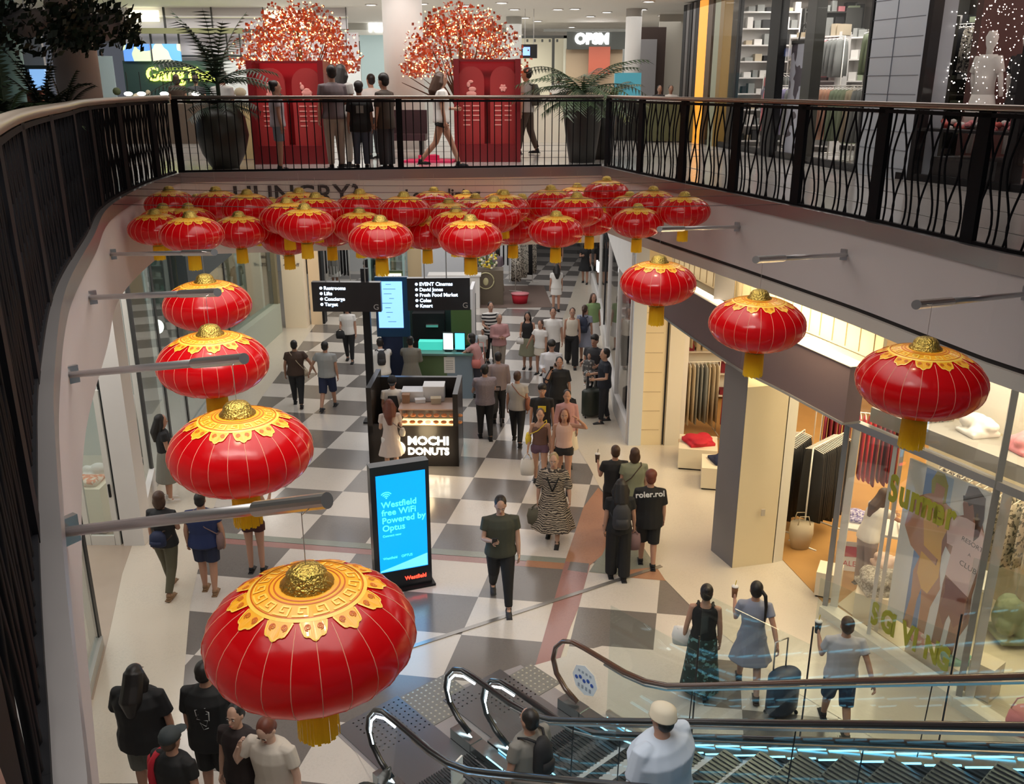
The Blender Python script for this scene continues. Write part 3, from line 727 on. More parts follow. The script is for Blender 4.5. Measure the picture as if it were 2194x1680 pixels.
flat('printed_sky', [(.40, .3), (.55, .3), (.55, .99), (.40, .99)], mat('poster_blue_pale', (.45, .62, .80), .5), .0005)
flat('printed_figure', [(.22, .0), (.27, .2), (.25, .36), (.30, .46), (.17, .50), (.06, .60), (.10, .78), (.26, .84), (.33, .86), (.31, .93), (.36, .99), (.44, .99), (.49, .93), (.46, .85), (.58, .82), (.62, .70), (.55, .60), (.56, .45), (.60, .34), (.52, .2), (.50, 0), (.41, 0), (.40, .2), (.38, .28), (.35, .2), (.33, 0)], SKIN_P, .001)
flat('printed_figure', [(.60, 0), (.62, .22), (.62, .38), (.66, .56), (.58, .60), (.50, .38), (.47, .36), (.56, .72), (.66, .80), (.72, .82), (.69, .88), (.72, .96), (.82, .99), (.90, .95), (.91, .85), (.96, .78), (1.0, .6), (.96, .4), (.98, .24), (.88, .1), (.86, 0), (.76, 0), (.78, .2), (.76, .28), (.72, .16), (.70, 0)], SKIN_T, .002)
flat('printed_swimsuit', [(.30, .36), (.38, .28), (.46, .27), (.56, .40), (.55, .52), (.53, .62), (.57, .70), (.55, .80), (.52, .81), (.46, .68), (.34, .78), (.32, .82), (.28, .82), (.28, .68), (.31, .60), (.33, .54), (.52, .50), (.51, .46), (.31, .50)], mat('poster_yellow', (.80, .47, .10), .5), .0025)
flat('printed_hair', [(.32, .86), (.30, .93), (.35, .995), (.44, .995), (.50, .94), (.50, .84), (.47, .82), (.47, .92), (.36, .93), (.35, .86)], mat('poster_hair', (.38, .36, .06), .6), .003)
flat('printed_hair', [(.76, .88), (.70, .93), (.72, .99), (.82, 1.0), (.92, .96), (.94, .84), (.92, .74), (.87, .70), (.86, .80), (.80, .90)], mat('poster_hair_dark', (.05, .03, .03), .6), .0035)
flat('printed_tee', [(.63, .44), (.92, .38), (.97, .56), (.98, .76), (.92, .80), (.76, .81), (.64, .80), (.55, .74), (.59, .62), (.66, .62)], mat('poster_pink', (.76, .58, .58), .5), .003)
flat('printed_brief', [(.62, .22), (.66, .34), (.64, .43), (.93, .38), (.95, .26), (.82, .16), (.75, .22), (.70, .14)], mat('poster_brown', (.22, .07, .06), .5), .004)
flat('printed_sunglasses', [(.68, .925), (.76, .935), (.77, .905), (.69, .895)], DARK, .004)
tdk = mat('poster_print_dark', (.04, .02, .03), .6)
text('printed_words', 'RESORT', .085, tdk, po, Matrix.Translation((.74 * PW, -.0205, .68 * PH)) @ Matrix.Rotation(PI / 2, 4, 'X') @ Matrix.Rotation(-.12, 4, 'Z'), .0006)
text('printed_words', 'A', .06, tdk, po, Matrix.Translation((.84 * PW, -.0205, .61 * PH)) @ Matrix.Rotation(PI / 2, 4, 'X'), .0006)
text('printed_words', 'CLUB', .10, tdk, po, Matrix.Translation((.76 * PW, -.0205, .54 * PH)) @ Matrix.Rotation(PI / 2, 4, 'X') @ Matrix.Rotation(-.12, 4, 'Z'), .0006)
# window lettering: green-gold vinyl on the glass
VIN = mat('vinyl_green', (.38, .38, .035), .5)
wd = math.atan2(pd.y, pd.x)
def winword(word, label, s0, z, size, drop):
    for k, ch in enumerate(word):
        p = W[0] + (W[1] - W[0]) * (s0 + k * .078) - pn * .015 + Vector((0, 0, z - k * drop))
        o = text('window_letter', ch, size, VIN, None, facing(p, wd) @ Matrix.Diagonal((.62, 1, 1, 1)), .003, bold=.02); 
        tag(o, label % (ORD[k], ch), 'window lettering')
winword('Summer', 'green-gold vinyl letter, %s of the upper word on the shop window, reading %s', .36, 2.16, .50, 0)
winword('SGIVING', 'green-gold vinyl letter, %s of the lower word on the shop window, reading %s', .36, .34, .44, 0)
# ---- clothes racks, tables, goods
def hanger_row(label, loc, rz, n, cols, length, top=1.55, drop=.9, group=None, name='clothes_rack', both=True):
    t = thing(name, label, 'clothes rack', loc, rz, group)
    mb = MB(); mb.tube([(-length / 2, 0, 0), (-length / 2, 0, top), (length / 2, 0, top), (length / 2, 0, 0)], .014, 6); 
    for s in (-1, 1): mb.tube([(s * length / 2, -.25, .02), (s * length / 2, .25, .02)], .014, 6)
    mb.build('rail', mat('rack_white', (.80, .78, .72), .3, .3), t, True)
    hgp = None
    for k in range(n):
        x = -length / 2 + .06 + (length - .12) * k / max(1, n - 1); c = cols[(k * len(cols)) // n]
        L = drop * random.uniform(.92, 1.05); mb = MB()
        ang = random.uniform(-.15, .15)
        M_ = Matrix.Translation((x, 0, top - .06)) @ Matrix.Rotation(ang, 4, 'Z')
        mb.loft([(0, 0, -L, .030, .20), (0, 0, -L * .5, .028, .19), (0, 0, -.12, .03, .17), (0, 0, -.03, .022, .15), (0, 0, .0, .01, .04)], 10, 0, M_)
        gr = mb.build('garment', c, t, True)
        mb = MB(); mb.tube([(x, -.16, top - .07), (x, 0, top - .03), (x, .16, top - .07)], .008, 4); mb.tube([(x, 0, top - .03), (x, 0, top + .015)], .004, 4); mb.build('hanger', cl_wht, gr)
    return t
hanger_row('floor rack of long black trousers on white hangers inside the fashion shop', (5.15, 13.75, 0), .75, 18, [cl_blk], 1.0, 1.75, 1.3)
hanger_row('second rack of black dresses just behind the pillar in the fashion shop', (4.78, 14.3, 0), .9, 12, [cl_blk], .8, 1.6, 1.3)
hanger_row('wall rack of maroon and red garments at the back of the fashion shop', (6.0, 14.6, .014), -.3, 16, [cl_mar, cl_red, cl_mar], 1.3, 1.9, 1.2)
hanger_row('tall rack of pink and blue tops high at the back of the fashion shop', (6.2, 15.9, .014), .2, 8, [cl_pnk, cl_blu, cl_pnk], 1.2, 2.8, .8)
hanger_row('rack of pale grey dresses next to the cream wall', (4.05, 18.6, 0), .05, 9, [cl_bge, cl_gry, cl_bge], .8, 1.62, 1.3)
hanger_row('rack of red garments beside the pale dresses', (4.75, 18.2, 0), .3, 7, [cl_red, cl_mar, cl_red], .6, 1.25, .9)
hanger_row('upper rack of sage and pale tees above the pale dresses', (4.25, 19.3, .014), .05, 8, [cl_bge, cl_grn, cl_wht], 1.1, 2.5, .65)
shelf('pale shelf unit at the back of the fashion shop entry', (4.9, 20.9, 0), 0, 2.6, 2.4, .35, 5, [cl_bge, cl_wht, cl_grn, cl_mar])
def table(label, loc, rz, w, d, h, parts, group=None, leg=False):
    t = thing('display_table', label, 'table', loc, rz, group); mb = MB()
    if leg:
        mb.box((0, 0, h - .02), (w, d, .04)); mb.build('table_top', WHITE, t)
        for sx in (-1, 1):
            for sy in (-1, 1): MB().box((sx * (w / 2 - .04), sy * (d / 2 - .04), (h - .04) / 2), (.04, .04, h - .04)).build('leg', WHITE, t)
    else:
        mb.box((0, 0, h / 2 + .02), (w, d, h - .04)); mb.build('plinth', mat('plinth_cream', (.80, .72, .56), .5), t); MB().box((0, 0, .01), (w - .04, d - .04, .02)).build('base_shadow_gap', DARK, t)
    return t
def pile(label, loc, rz, w, d, h, mt, n=3, name='clothes_pile'):
    mb = MB()
    for k in range(n * 3):
        rx, ry = w / 2 * random.uniform(.4, .6), d / 2 * random.uniform(.4, .65)
        mb.ell((random.uniform(-1, 1) * (w / 2 - rx), random.uniform(-1, 1) * (d / 2 - ry), .03 + h * random.uniform(.1, .6)), (rx, ry, h * random.uniform(.25, .42)), 10, 6, 0, Matrix.Rotation(random.uniform(-.5, .5), 4, 'Z'))
    mb.box((0, 0, .03), (w * .85, d * .85, .06))
    me = remesh(mb, .018, name, mt, 3); o = obj(name, me, None, loc); o.rotation_euler.z = rz; tag(o, label, 'clothes')
    return o
def onto(px, py, z): return at(px, py, z)
a = at(1500, 1010, .0); table('low cream plinth with red clothes in the shop entrance, the left one', (3.72, 16.9, 0), -.2, .75, .8, .45, None)
pile('heap of bright red folded clothes on the left plinth of the shop entrance', (3.72, 16.9, .45), .2, .62, .6, .16, cl_red)
table('second low cream plinth beside the red-clothes plinth', (3.95, 15.9, 0), -.2, .7, .7, .45, None)
pile('dark folded clothes on the second entrance plinth', (3.98, 15.95, .45), .2, .5, .5, .14, cl_navy)
table('white table holding red garments behind the entrance plinths', (4.75, 17.0, 0), 0, .7, .8, .7, None, leg=True)
pile('red garments on the white table behind the plinths', (4.75, 17.0, .70), .2, .6, .6, .14, cl_red)
table('cream cube plinth with a grey clothes pile just inside the tall window', (5.15, 11.25, 0), -.45, .55, .55, .50, None)
pile('heap of grey and blush knitwear on the cream cube plinth', (5.15, 11.25, .50), 0, .62, .6, .30, pattern('knit_grey', (.42, .40, .36), (.20, .19, .17), 'noise', 30, 3, .9, .5))
pile('blush coloured scarf heap behind the grey knitwear', (5.42, 11.65, .62), 0, .5, .35, .22, C_('blush', (.70, .52, .44)))
table('low cream plinth left of the tall window, by the timber floor', (4.72, 11.95, 0), -.45, .34, .4, .42, None)
table('long pale table of folded lilac and white tops inside the window', (5.75, 12.55, 0), -.45, 1.3, .7, .82, None, leg=True)
pile('folded lilac printed tops on the long table', (5.5, 12.75, .82), -.3, .6, .45, .10, pattern('lilac_print', (.50, .48, .62), (.16, .14, .34), 'noise', 30, 2, .9, .5))
pile('folded white tops on the long table', (6.05, 12.35, .82), -.3, .5, .45, .10, cl_wht)
table('white table with dark folded tops further along the window', (6.2, 11.2, 0), -.45, .9, .6, .75, None, leg=True)
pile('dark leopard folded tops on the further white table', (6.2, 11.2, .75), 0, .6, .4, .14, cl_leo)
pile('pale sage folded tops beyond the leopard tops', (6.8, 10.7, .1), 0, .6, .6, .60, cl_grn)
table('low white plinth with swimwear at the foot of the poster', (5.55, 10.0, 0), -1.1, .9, .34, .30, None)
pile('pink and red swimwear at the foot of the poster', (5.40, 10.25, .30), 0, .40, .26, .18, pattern('swim_pink', (.75, .35, .30), (.80, .65, .55), 'noise', 25, 2, .8, .5))
pile('mint green swimwear at the foot of the poster', (5.62, 9.82, .30), 0, .40, .26, .18, cl_mint)
table('cream box plinth below the poster corner', (5.85, 9.55, 0), -.9, .3, .3, .5, None)
# garments shown high behind the transom
for k, (x, y, c, lb_) in enumerate([(5.55, 11.0, cl_leo, 'leopard print top folded on the high ledge behind the big lantern on the right'), (5.85, 10.45, cl_wht, 'white tee with dark print on the high window ledge'), (6.15, 9.9, cl_pnk, 'pink patterned top on the high window ledge'), (6.5, 9.1, cl_mar, 'maroon top on the high ledge at the frame edge')]):
    pile(lb_, (x - .18, y - .1, 3.18), .2, .46, .4, .26, c)
hanger_row('rack of leopard and beige dresses deep inside the window', (6.75, 11.9, .03), -1.1, 12, [cl_leo, cl_bge, cl_flo], 1.5, 1.8, 1.0)
hanger_row('rack of orange and yellow summer clothes at the right of the window', (7.35, 10.2, .03), -1.1, 12, [cl_or, cl_yel, cl_flo, cl_wht], 1.4, 2.2, 1.0)
hanger_row('rack of yellow floral dresses at the right frame edge', (6.85, 8.6, 0), -1.05, 12, [cl_flo, pattern('cloth_lemon', (.62, .58, .22), (.30, .34, .12), 'noise', 14, 2, .8, .5)], 1.4, 1.5, 1.1)
hanger_row('upper rack of lemon and white dresses at the right frame edge', (7.45, 8.9, .014), -1.05, 12, [cl_wht, pattern('cloth_lemon', (1, 1, 1), (1, 1, 1)), cl_flo], 1.6, 2.9, 1.0)
# two white crates and hanging bag
def basket(label, loc, rz, mt, r=.2, h=.28):
    t = thing('shopping_bag', label, 'bag', loc, rz); MB().loft([(0, 0, 0, r * .75, r * .5), (0, 0, h * .6, r, r * .7), (0, 0, h, r * .95, r * .62)], 16).build('bag_body', mt, t, True)
    for s in (-1, 1):
        mb = MB(); mb.tube([(-r * .5, s * r * .5, h), (-r * .35, s * r * .4, h + .14), (r * .35, s * r * .4, h + .14), (r * .5, s * r * .5, h)], .008, 6); mb.build('handle', mt, t, True)
    return t
basket('pale pink canvas bag standing behind the glass at lower right', (5.95, 8.75, .02), .3, cl_pnk, .26, .34)
basket('dark handbag hung above the pale pink bag', (6.1, 8.7, .55), .3, cl_blk, .18, .22)
basket('woven beige sack standing by the black racks', (4.72, 13.35, .02), 0, cl_bge, .2, .45)
t = thing('floor_sign', 'small red and white sale sign standing on the timber shop floor', 'sign', (5.25, 12.55, .014), -.25)
MB().box((0, 0, .25), (.42, .03, .46), 0, 0, Matrix.Rotation(-.25, 4, 'X')).build('sign_panel', cl_wht, t); MB().box((0, -.02, .33), (.38, .012, .16), 0, 0, Matrix.Rotation(-.25, 4, 'X')).build('red_band', cl_red, t)
text('sale_words', 'SALE', .12, cl_red, t, Matrix.Rotation(-.25, 4, 'X') @ Matrix.Translation((-.16, -.02, .10)) @ Matrix.Rotation(PI / 2, 4, 'X'), .002)
# ================================================================ LOWER LEFT shopfront
LW = [at(160, 1600), at(215, 1385), at(262, 1166), at(331, 1045), Vector((-7.05, 18.6, 0)), at(500, 790), at(596, 709)]
GLASSL = glass('shop_glass_left', (.90, .95, .94), .20)
g = MB()
for a, b in zip(LW[:2] , LW[1:2]): g.bar(a + Vector((0, 0, 2.3)), b + Vector((0, 0, 2.3)), .014, 4.4)
for a, b in zip(LW[3:6], LW[4:]): g.bar(a + Vector((0, 0, 2.4)), b + Vector((0, 0, 2.4)), .014, 4.5)
o = struct('window_5', g, GLASSL)
for a, hh in ((LW[1], 4.7), (LW[3], 4.7), (LW[4], 4.7), (LW[5], 4.7), (LW[3].lerp(LW[4], .5), 4.7)):
    MB().box((a.x, a.y, hh / 2), (.05, .07, hh)).build('mullion', mat('frame_dark', (.05, .05, .05), .4), o)
    MB().box((a.x - .09, a.y + .03, hh / 2), (.09, .07, hh)).build('inner_post', FRAMEW, o)
m = MB()
for a, b in list(zip(LW[:1], LW[1:2])) + list(zip(LW[3:], LW[4:])): m.bar(a + Vector((0, 0, .08)), b + Vector((0, 0, .08)), .10, .16)
struct('baseboard_left', m, mat('plinth_grey', (.46, .47, .45), .5))
# white pier and the open glazed door
m = MB(); m.box((-6.24, 13.62, 2.4), (.34, .40, 4.8), .05); m.bar((-6.2, 13.75, .2), LW[3] + Vector((0, 0, .2)), .10, .4); struct('wall_left_2', m, WHITE)
d = MB(); dx = LW[2].x
for x_ in (-6.98, -6.50): d.box((x_, 13.46, 1.35), (.09, .05, 2.7))
d.box((-6.74, 13.46, .09), (.40, .05, .18)); d.box((-6.74, 13.46, 2.65), (.40, .05, .10))
o = struct('door_1', d, FRAMEW)
MB().box((-6.74, 13.46, 1.4), (.39, .012, 2.45)).build('door_glass', GLASSL, o); MB().box((-6.50, 13.42, 1.0), (.03, .03, .22)).build('handle', BLACK, o)
m = MB(); m.box((-6.46, 13.50, 2.35), (.03, .05, 4.7)); struct('trim_17', m, BLACK)
# interior of the left shop
m = MB(); m.box((-11.5, 14, 2.4), (.2, 26, 4.8)); m.box((-9.4, 26.6, 2.4), (4.0, .2, 4.8)); m.box((-9.4, 17.4, 2.4), (3.6, .2, 4.8)); struct('wall_left_3', m, mat('left_shop_wall', (.66, .68, .66), .5))
shelf('shelf of dark and pale goods at the left edge behind the glazed door', (-8.6, 14.6, 0), 0, 1.8, 2.2, .4, 5, [cl_gry, cl_wht, cl_blk])
table('white table with books behind the open glazed door', (-7.15, 14.1, 0), 0, .6, .6, .85, None)
pile('stack of orange and white printed cloths on the white table behind the door', (-7.15, 14.1, .85), 0, .5, .5, .10, pattern('orange_print', (.70, .22, .10), (.75, .62, .50), 'noise', 12, 2, .6, .5))
pile('white folded cloth at the back edge of the table behind the door', (-7.2, 14.5, .8), 0, .5, .3, .28, cl_wht)
def mannequin(label, loc, rz, topc, botc, dress=False):
    t = thing('mannequin', label, 'mannequin', loc, rz)
    mb = MB(); mb.loft([(0, 0, 1.42, .045, .045), (0, 0, 1.50, .045, .05), (0, .01, 1.56, .065, .08), (0, .01, 1.65, .075, .095), (0, .01, 1.73, .045, .06)], 12)
    for s in (-1, 1): mb.tube([(s * .17, 0, 1.36), (s * .24, .02, 1.1), (s * .24, .08, .86)], [.045, .036, .028], 8); mb.tube([(s * .08, 0, .85), (s * .09, .01, .45), (s * .10, 0, .06)], [.07, .05, .035], 8)
    mb.build('figure', cl_wht, t, True)
    mb = MB(); mb.loft([(0, 0, .82, .17, .12), (0, 0, 1.05, .15, .11), (0, 0, 1.3, .20, .12), (0, 0, 1.42, .13, .08)], 14)
    for s in (-1, 1): mb.tube([(s * .15, 0, 1.38), (s * .23, .01, 1.18)], [.07, .06], 8)
    mb.build('top', topc, t, True)
    mb = MB()
    if dress: mb.loft([(0, 0, .45, .27, .22), (0, 0, .88, .17, .13)], 14)
    else:
        for s in (-1, 1): mb.tube([(s * .09, 0, .92), (s * .10, 0, .12)], [.11, .075], 8)
    mb.build('bottom', botc, t, True); MB().lathe([(.2, 0), (.2, .02)], 20).build('stand', STEEL, t)
    return t
mannequin('white mannequin in a white shirt and dark trousers in the left window', (-7.55, 16.9, .02), .4, cl_wht, cl_gry)
# plant and round lamp behind the left glass
t = thing('globe_lamp', 'round glowing globe lamp behind the left shop glass', 'lamp', aty(338, 700, 19.6)); MB().ell((0, 0, 0), (.13, .13, .16), 14, 10).build('globe', mat('globe_glow', (1, 1, .9), .5, emit=3), t, True); MB().tube([(0, 0, .15), (0, 0, 4.78 - t.location.z)], .008, 6).build('cord', BLACK, t)
# dark shop bulkhead with a lit corner, upper left
m = MB(); a, b = Vector((-6.95, 18.9, 0)), Vector((-7.30, 23.2, 0)); m.bar(a + Vector((.03, 0, 3.75)), b + Vector((.03, 0, 3.75)), .2, 1.3); struct('wall_left_4', m, mat('bulkhead_slate', (.055, .075, .085), .5))
m = MB(); m.box((-7.1, 24.2, 4.55), (.35, 1.3, .4)); o = m.build('light_box', LIGHTW); tag(o, 'bright white light box at the end of the slate bulkhead', 'light')
# beige window bay with mannequins
m = MB(); m.bar((-7.42, 23.4, .45), (-7.25, 27.2, .45), .35, .9); struct('trim_18', m, mat('window_seat_green', (.42, .46, .38), .5))
m = MB(); m.bar((-8.6, 23.2, 2.4), (-8.3, 27.2, 2.4), .1, 4.8); struct('wall_left_5', m, mat('beige_wall', (.50, .42, .29), .7, noise=(2, .15)))
mannequin('mannequin in pale beige dress behind the beige window bay', (-7.9, 24.4, .9), 1.2, cl_bge, cl_bge, True)
mannequin('mannequin in brown layered clothes behind the beige window bay', (-7.85, 25.7, .9), 1.2, C_('brown', (.12, .08, .05)), cl_bge, True)
m = MB(); m.bar((-7.25, 27.25, 2.4), (-7.12, 27.25, 2.4), .25, 4.8); m.bar((-7.2, 23.3, 4.6), (-7.1, 27.3, 4.6), .3, .4); struct('trim_19', m, mat('olive_frame', (.20, .17, .10), .5))
# cream lit pier with small printed words
m = MB(); m.box((-6.75, 27.9, 2.4), (.66, .5, 4.8)); struct('wall_left_6', m, mat('cream_lit', (.86, .74, .56), .5))
for k, (wd_, z_) in enumerate([('Lululu', 3.05), ('10am', 2.85), ('Sale', 2.2), ('40% off', 1.95), ('&', 3.8)]):
    tag(text('wall_words', wd_, .16, tdk, None, facing((-7.0, 27.64, z_)), .002), 'small dark printed words on the cream pier, the %s line' % {3.05: 'second', 2.85: 'third', 2.2: 'fourth', 1.95: 'lowest', 3.8: 'topmost'}[z_], 'sign')
m = MB(); m.box((-6.20, 28.3, 2.4), (.34, .4, 4.8)); struct('wall_left_7', m, mat('peach_lit', (.80, .62, .42), .5)); 
m = MB(); m.box((-6.0, 28.4, 2.4), (.08, .4, 4.8)); struct('trim_20', m, BLACK)
# clothing shop facing the viewer
m = MB(); m.box((-5.0, 37.0, 2.4), (10, .2, 4.8)); struct('wall_far_2', m, mat('far_white', (.74, .75, .76), .5))
hanger_row('dark coats on a rail in the bright shop beyond the left pier', (-6.45, 31.6, .1), .1, 14, [cl_blk, cl_blk, cl_gry, cl_blk], 1.5, 2.3, 1.4)
table('white round-cornered counter below the dark coats', (-6.0, 30.6, 0), .1, 1.6, .8, .7, None)
m = MB(); 
for x_, y_ in ((-5.05, 32), (-4.3, 31.5), (-3.9, 32.5)): m.box((x_, y_, 1.9), (.09, .12, 3.8))
struct('trim_21', m, mat('cyan_frame', (.45, .62, .62), .4))
m = MB(); m.bar((-5.0, 32, 1.9), (-4.3, 31.5, 1.9), .012, 3.7); m.bar((-4.3, 31.5, 1.9), (-3.9, 34.5, 1.9), .012, 3.7); struct('window_6', m, GLASSG)
shelf('white display shelf inside the cyan-framed glass', (-4.6, 33.6, 0), 0, 1.2, 1.6, .4, 4, [cl_wht, cl_mint, cl_gry])
m = MB(); m.box((-3.55, 33.2, 2.4), (.55, .2, 4.8)); struct('wall_far_3', m, mat('peach_lit2', (.88, .66, .40), .5))
m = MB(); m.box((-2.45, 32.0, 2.4), (1.5, .2, 4.8)); struct('wall_far_4', m, mat('grey_white', (.62, .64, .68), .5))
# rack shop and counter in the middle distance
m = MB(); m.box((-1.95, 30.6, .55), (1.7, .5, 1.1)); m.box((-1.95, 30.6, 1.12), (1.8, .6, .05)); tag(m.build('service_counter', WHITE), 'white service counter behind the hanging sign on the right', 'counter')
hanger_row('long rail of dark and pale patterned dresses behind the white counter', (-1.55, 33.0, .1), .04, 16, [cl_blk, cl_mar, cl_flo, cl_gry, cl_wht, cl_leo], 2.0, 2.0, 1.4)
hanger_row('second rail of black, brown and white dresses in the middle distance', (-1.2, 34.4, .1), .04, 14, [cl_leo, cl_blk, cl_bge, cl_blk], 2.2, 2.1, 1.4)
hanger_row('rail of leopard dresses beside the walkway, right of the flower stand', (.45, 33.4, .1), 1.2, 16, [cl_leo, cl_flo, cl_blk, cl_leo], 1.8, 2.0, 1.5)
table('brown flower stand', (-.75, 31.6, 0), 0, .8, .6, 1.15, None).data if False else None
t = thing('flower_stand', 'brown wooden flower stand with a pale round emblem and yellow flowers', 'stand', (-.75, 31.2, 0))
MB().box((0, 0, .6), (.9, .7, 1.2)).build('cabinet', mat('stand_brown', (.13, .10, .07), .6), t)
mb = MB(); mb.tube([(.28 * math.cos(a) - .15, -.37, .85 + .28 * math.sin(a)) for a in [2 * PI * k / 20 for k in range(21)]], .02, 6); mb.ell((-.15, -.36, .82), (.10, .02, .14), 10, 6); mb.build('round_emblem', mat('emblem', (.55, .50, .28), .5), t, True)
mb = MB()
for k in range(60): mb.ell((random.uniform(-.45, .25), random.uniform(-.3, .3), 1.25 + random.uniform(0, .45)), (.05, .05, .04), 6, 4, k % 3)
o = mb.build('flowers', [mat('flower_yellow', (.75, .55, .05), .6), mat('flower_cream', (.75, .70, .50), .6), mat('leaf_mid', (.10, .16, .05), .6)], t, True, fix=False); o['kind'] = 'stuff'
t = thing('storage_basket', 'bright red basket on the floor under the leopard dress rail', 'basket', (.28, 31.1, 0)); MB().loft([(0, 0, 0, .24, .17), (0, 0, .34, .30, .22)], 16).build('basket_body', cl_red, t, True); MB().loft([(0, 0, .33, .32, .24), (0, 0, .37, .32, .24)], 16).build('rim', cl_pnk, t, True)
m = MB(); m.box((-.3, 32.2, .004), (3.2, 3.6, .012), .05); struct('floor_5', m, mat('stall_carpet', (.16, .11, .09), .8))
m = MB(); m.box((-3, 46.5, 2.4), (16, .3, 4.8)); m.box((6.4, 52, 2.4), (7, .3, 4.8)); struct('wall_back_2', m, mat('far_back_white', (.70, .70, .70), .6))
m = MB(); m.bar((3.15, 37, 2.4), (3.6, 52, 2.4), .2, 4.8); struct('wall_right_11', m, WHITE)
# ================================================================ DONUT KIOSK
KBODY = mat('kiosk_black', (.018, .014, .012), .35, coat=.2)
kx0, kx1 = at(793, 1000).x, at(985, 998).x; ky = 16.75; KD = 1.25; KW = kx1 - kx0
k_ = thing('kiosk', 'black donut kiosk with a lit sign and a glass case of donuts', 'kiosk', (kx0 + KW / 2, ky + KD / 2, 0), -.02)
def kb(name, c, s, mt, par=None): return MB().box(c, s).build(name, mt, par or k_)
kb('front_panel', (.0, -KD / 2 + .05, .43), (KW, .10, .86), KBODY)
kb('side_panel', (-KW / 2 + .05, 0, .70), (.10, KD, 1.64), KBODY).location.z = .12; kb('side_panel', (KW / 2 - .05, 0, .76), (.10, KD, 1.52), KBODY)
kb('back_panel', (0, KD / 2 - .05, .75), (KW, .10, 1.5), KBODY)
kb('inner_floor', (0, 0, .03), (KW - .2, KD - .2, .05), DARK)
cnt = kb('counter', (.30, -.10, 1.14), (KW - .70, .62, .05), mat('counter_wood', (.34, .22, .15), .4))
gc = kb('glass_case', (.30, -KD / 2 + .20, 1.02), (KW - .66, .36, .30), GLASS)
MB().box((.30, -KD / 2 + .20, .872), (KW - .70, .34, .01)).build('lit_shelf', mat('case_glow', (1, .62, .25), .5, emit=2.6), k_)
mb = MB(); mb.box((.30, -KD / 2 + .24, 1.185), (KW - .62, .40, .025)); mb.build('case_top', mat('case_top', (.42, .28, .22), .35), k_)
donut = None
for r in range(2):
    for c in range(9):
        loc = Vector((-.33 + c * .155, -KD / 2 + .10 + r * .12, .885 + r * .10)); wl = Matrix.Rotation(-.02, 4, 'Z') @ loc + k_.location
        if donut is None:
            mb = MB(); N1, N2 = 8, 6; vs = []
            for i in range(N1):
                for j in range(N2):
                    a, b = 2 * PI * i / N1, 2 * PI * j / N2; vs.append(((.04 + .022 * math.cos(b)) * math.cos(a), (.04 + .022 * math.cos(b)) * math.sin(a), .02 + .022 * math.sin(b)))
            mb.add(vs, [(i * N2 + j, ((i + 1) % N1) * N2 + j, ((i + 1) % N1) * N2 + (j + 1) % N2, i * N2 + (j + 1) % N2) for i in range(N1) for j in range(N2)])
            donut = mb.build('donut', mat('donut_glaze', (.62, .24, .07), .4), None, True, wl); tag(donut, 'amber glazed donut in the lit glass case of the kiosk', 'donut', 'donuts in the kiosk case')
        else: c_ = donut.copy(); COL.objects.link(c_); c_.location = wl
SIGN = mat('sign_warm_white', (1, .93, .74), .5, emit=5)
text('sign_words', 'MOCHI', .24, SIGN, k_, facing((-.12, -KD / 2 - .01, .47)) @ Matrix.Diagonal((1.05, 1, 1, 1)), .015, bold=.007)
text('sign_words', 'DONUTS', .20, SIGN, k_, facing((-.12, -KD / 2 - .01, .26)) @ Matrix.Diagonal((1.0, 1, 1, 1)), .015, bold=.006)
mb = MB(); mb.lathe([(.155, 0), (.155, .03)], 24); me = mb.build('round_sign_mark', SIGN, k_); me.matrix_local = facing((-.32, -KD / 2 + .0, .38))
l = bpy.data.lights.new('donut_case_light', 'POINT'); l.energy = 14; l.color = (1, .75, .42); l.shadow_soft_size = .2; o = bpy.data.objects.new('donut_case_light', l); COL.objects.link(o); o.location = (kx0 + KW * .62, ky - .45, .6)
KL = k_.location
def carton(label, x, y, z, w, d, h, mt, rz=0, name='carton'):
    t = thing(name, label, 'box', (KL.x + x, KL.y + y, z), rz); MB().box((0, 0, h / 2), (w, d, h)).build('box_body', mt, t); MB().box((0, 0, h), (w + .01, d + .01, .03)).build('box_lid', mt, t); return t
CART = mat('carton_white', (.66, .66, .68), .5)
MB().box((.30, .0, .56), (KW - .8, .5, 1.10)).build('counter_base', KBODY, k_)
carton('wide white carton on the kiosk back counter, the left one', -.06, .10, 1.17, .44, .36, .20, CART)
carton('tall white carton on the kiosk back counter, the right one', .36, .12, 1.17, .42, .36, .30, CART)
carton('small white box of napkins on the kiosk counter', .10, -.18, 1.20, .20, .14, .06, CART, .2)
carton('small cream tray box beside the napkins', .42, -.22, 1.20, .20, .16, .10, cl_bge, .1)
carton('brown paper box at the kiosk counter edge', -.18, -.18, 1.20, .14, .14, .16, mat('kraft', (.30, .17, .10), .7))
# ================================================================ GREEN BUBBLE-TEA KIOSK behind it
gk = thing('kiosk', 'green and grey bubble tea kiosk behind the donut kiosk', 'kiosk', (-1.95, 21.85, 0), -.03)
GGR = mat('kiosk_green', (.10, .16, .07), .5); GBL = mat('kiosk_blue_grey', (.20, .27, .33), .4); TEAL = mat('teal_glow', (.05, .52, .42), .5, emit=.9)
def gb(name, c, s, mt): return MB().box(c, s).build(name, mt, gk)
gb('front_panel', (-.05, -.9, .55), (.95, .08, 1.1), GGR); gb('front_panel', (.72, -.9, .55), (.62, .08, 1.1), GBL); gb('side_panel', (1.0, 0, .55), (.08, 1.8, 1.1), GBL)
gb('front_panel', (-.85, -.75, .55), (.65, .08, 1.1), mat('kiosk_grey', (.22, .24, .22), .5)); gb('counter', (.1, -.75, 1.12), (1.9, .5, .05), mat('counter_teal', (.12, .22, .20), .3))
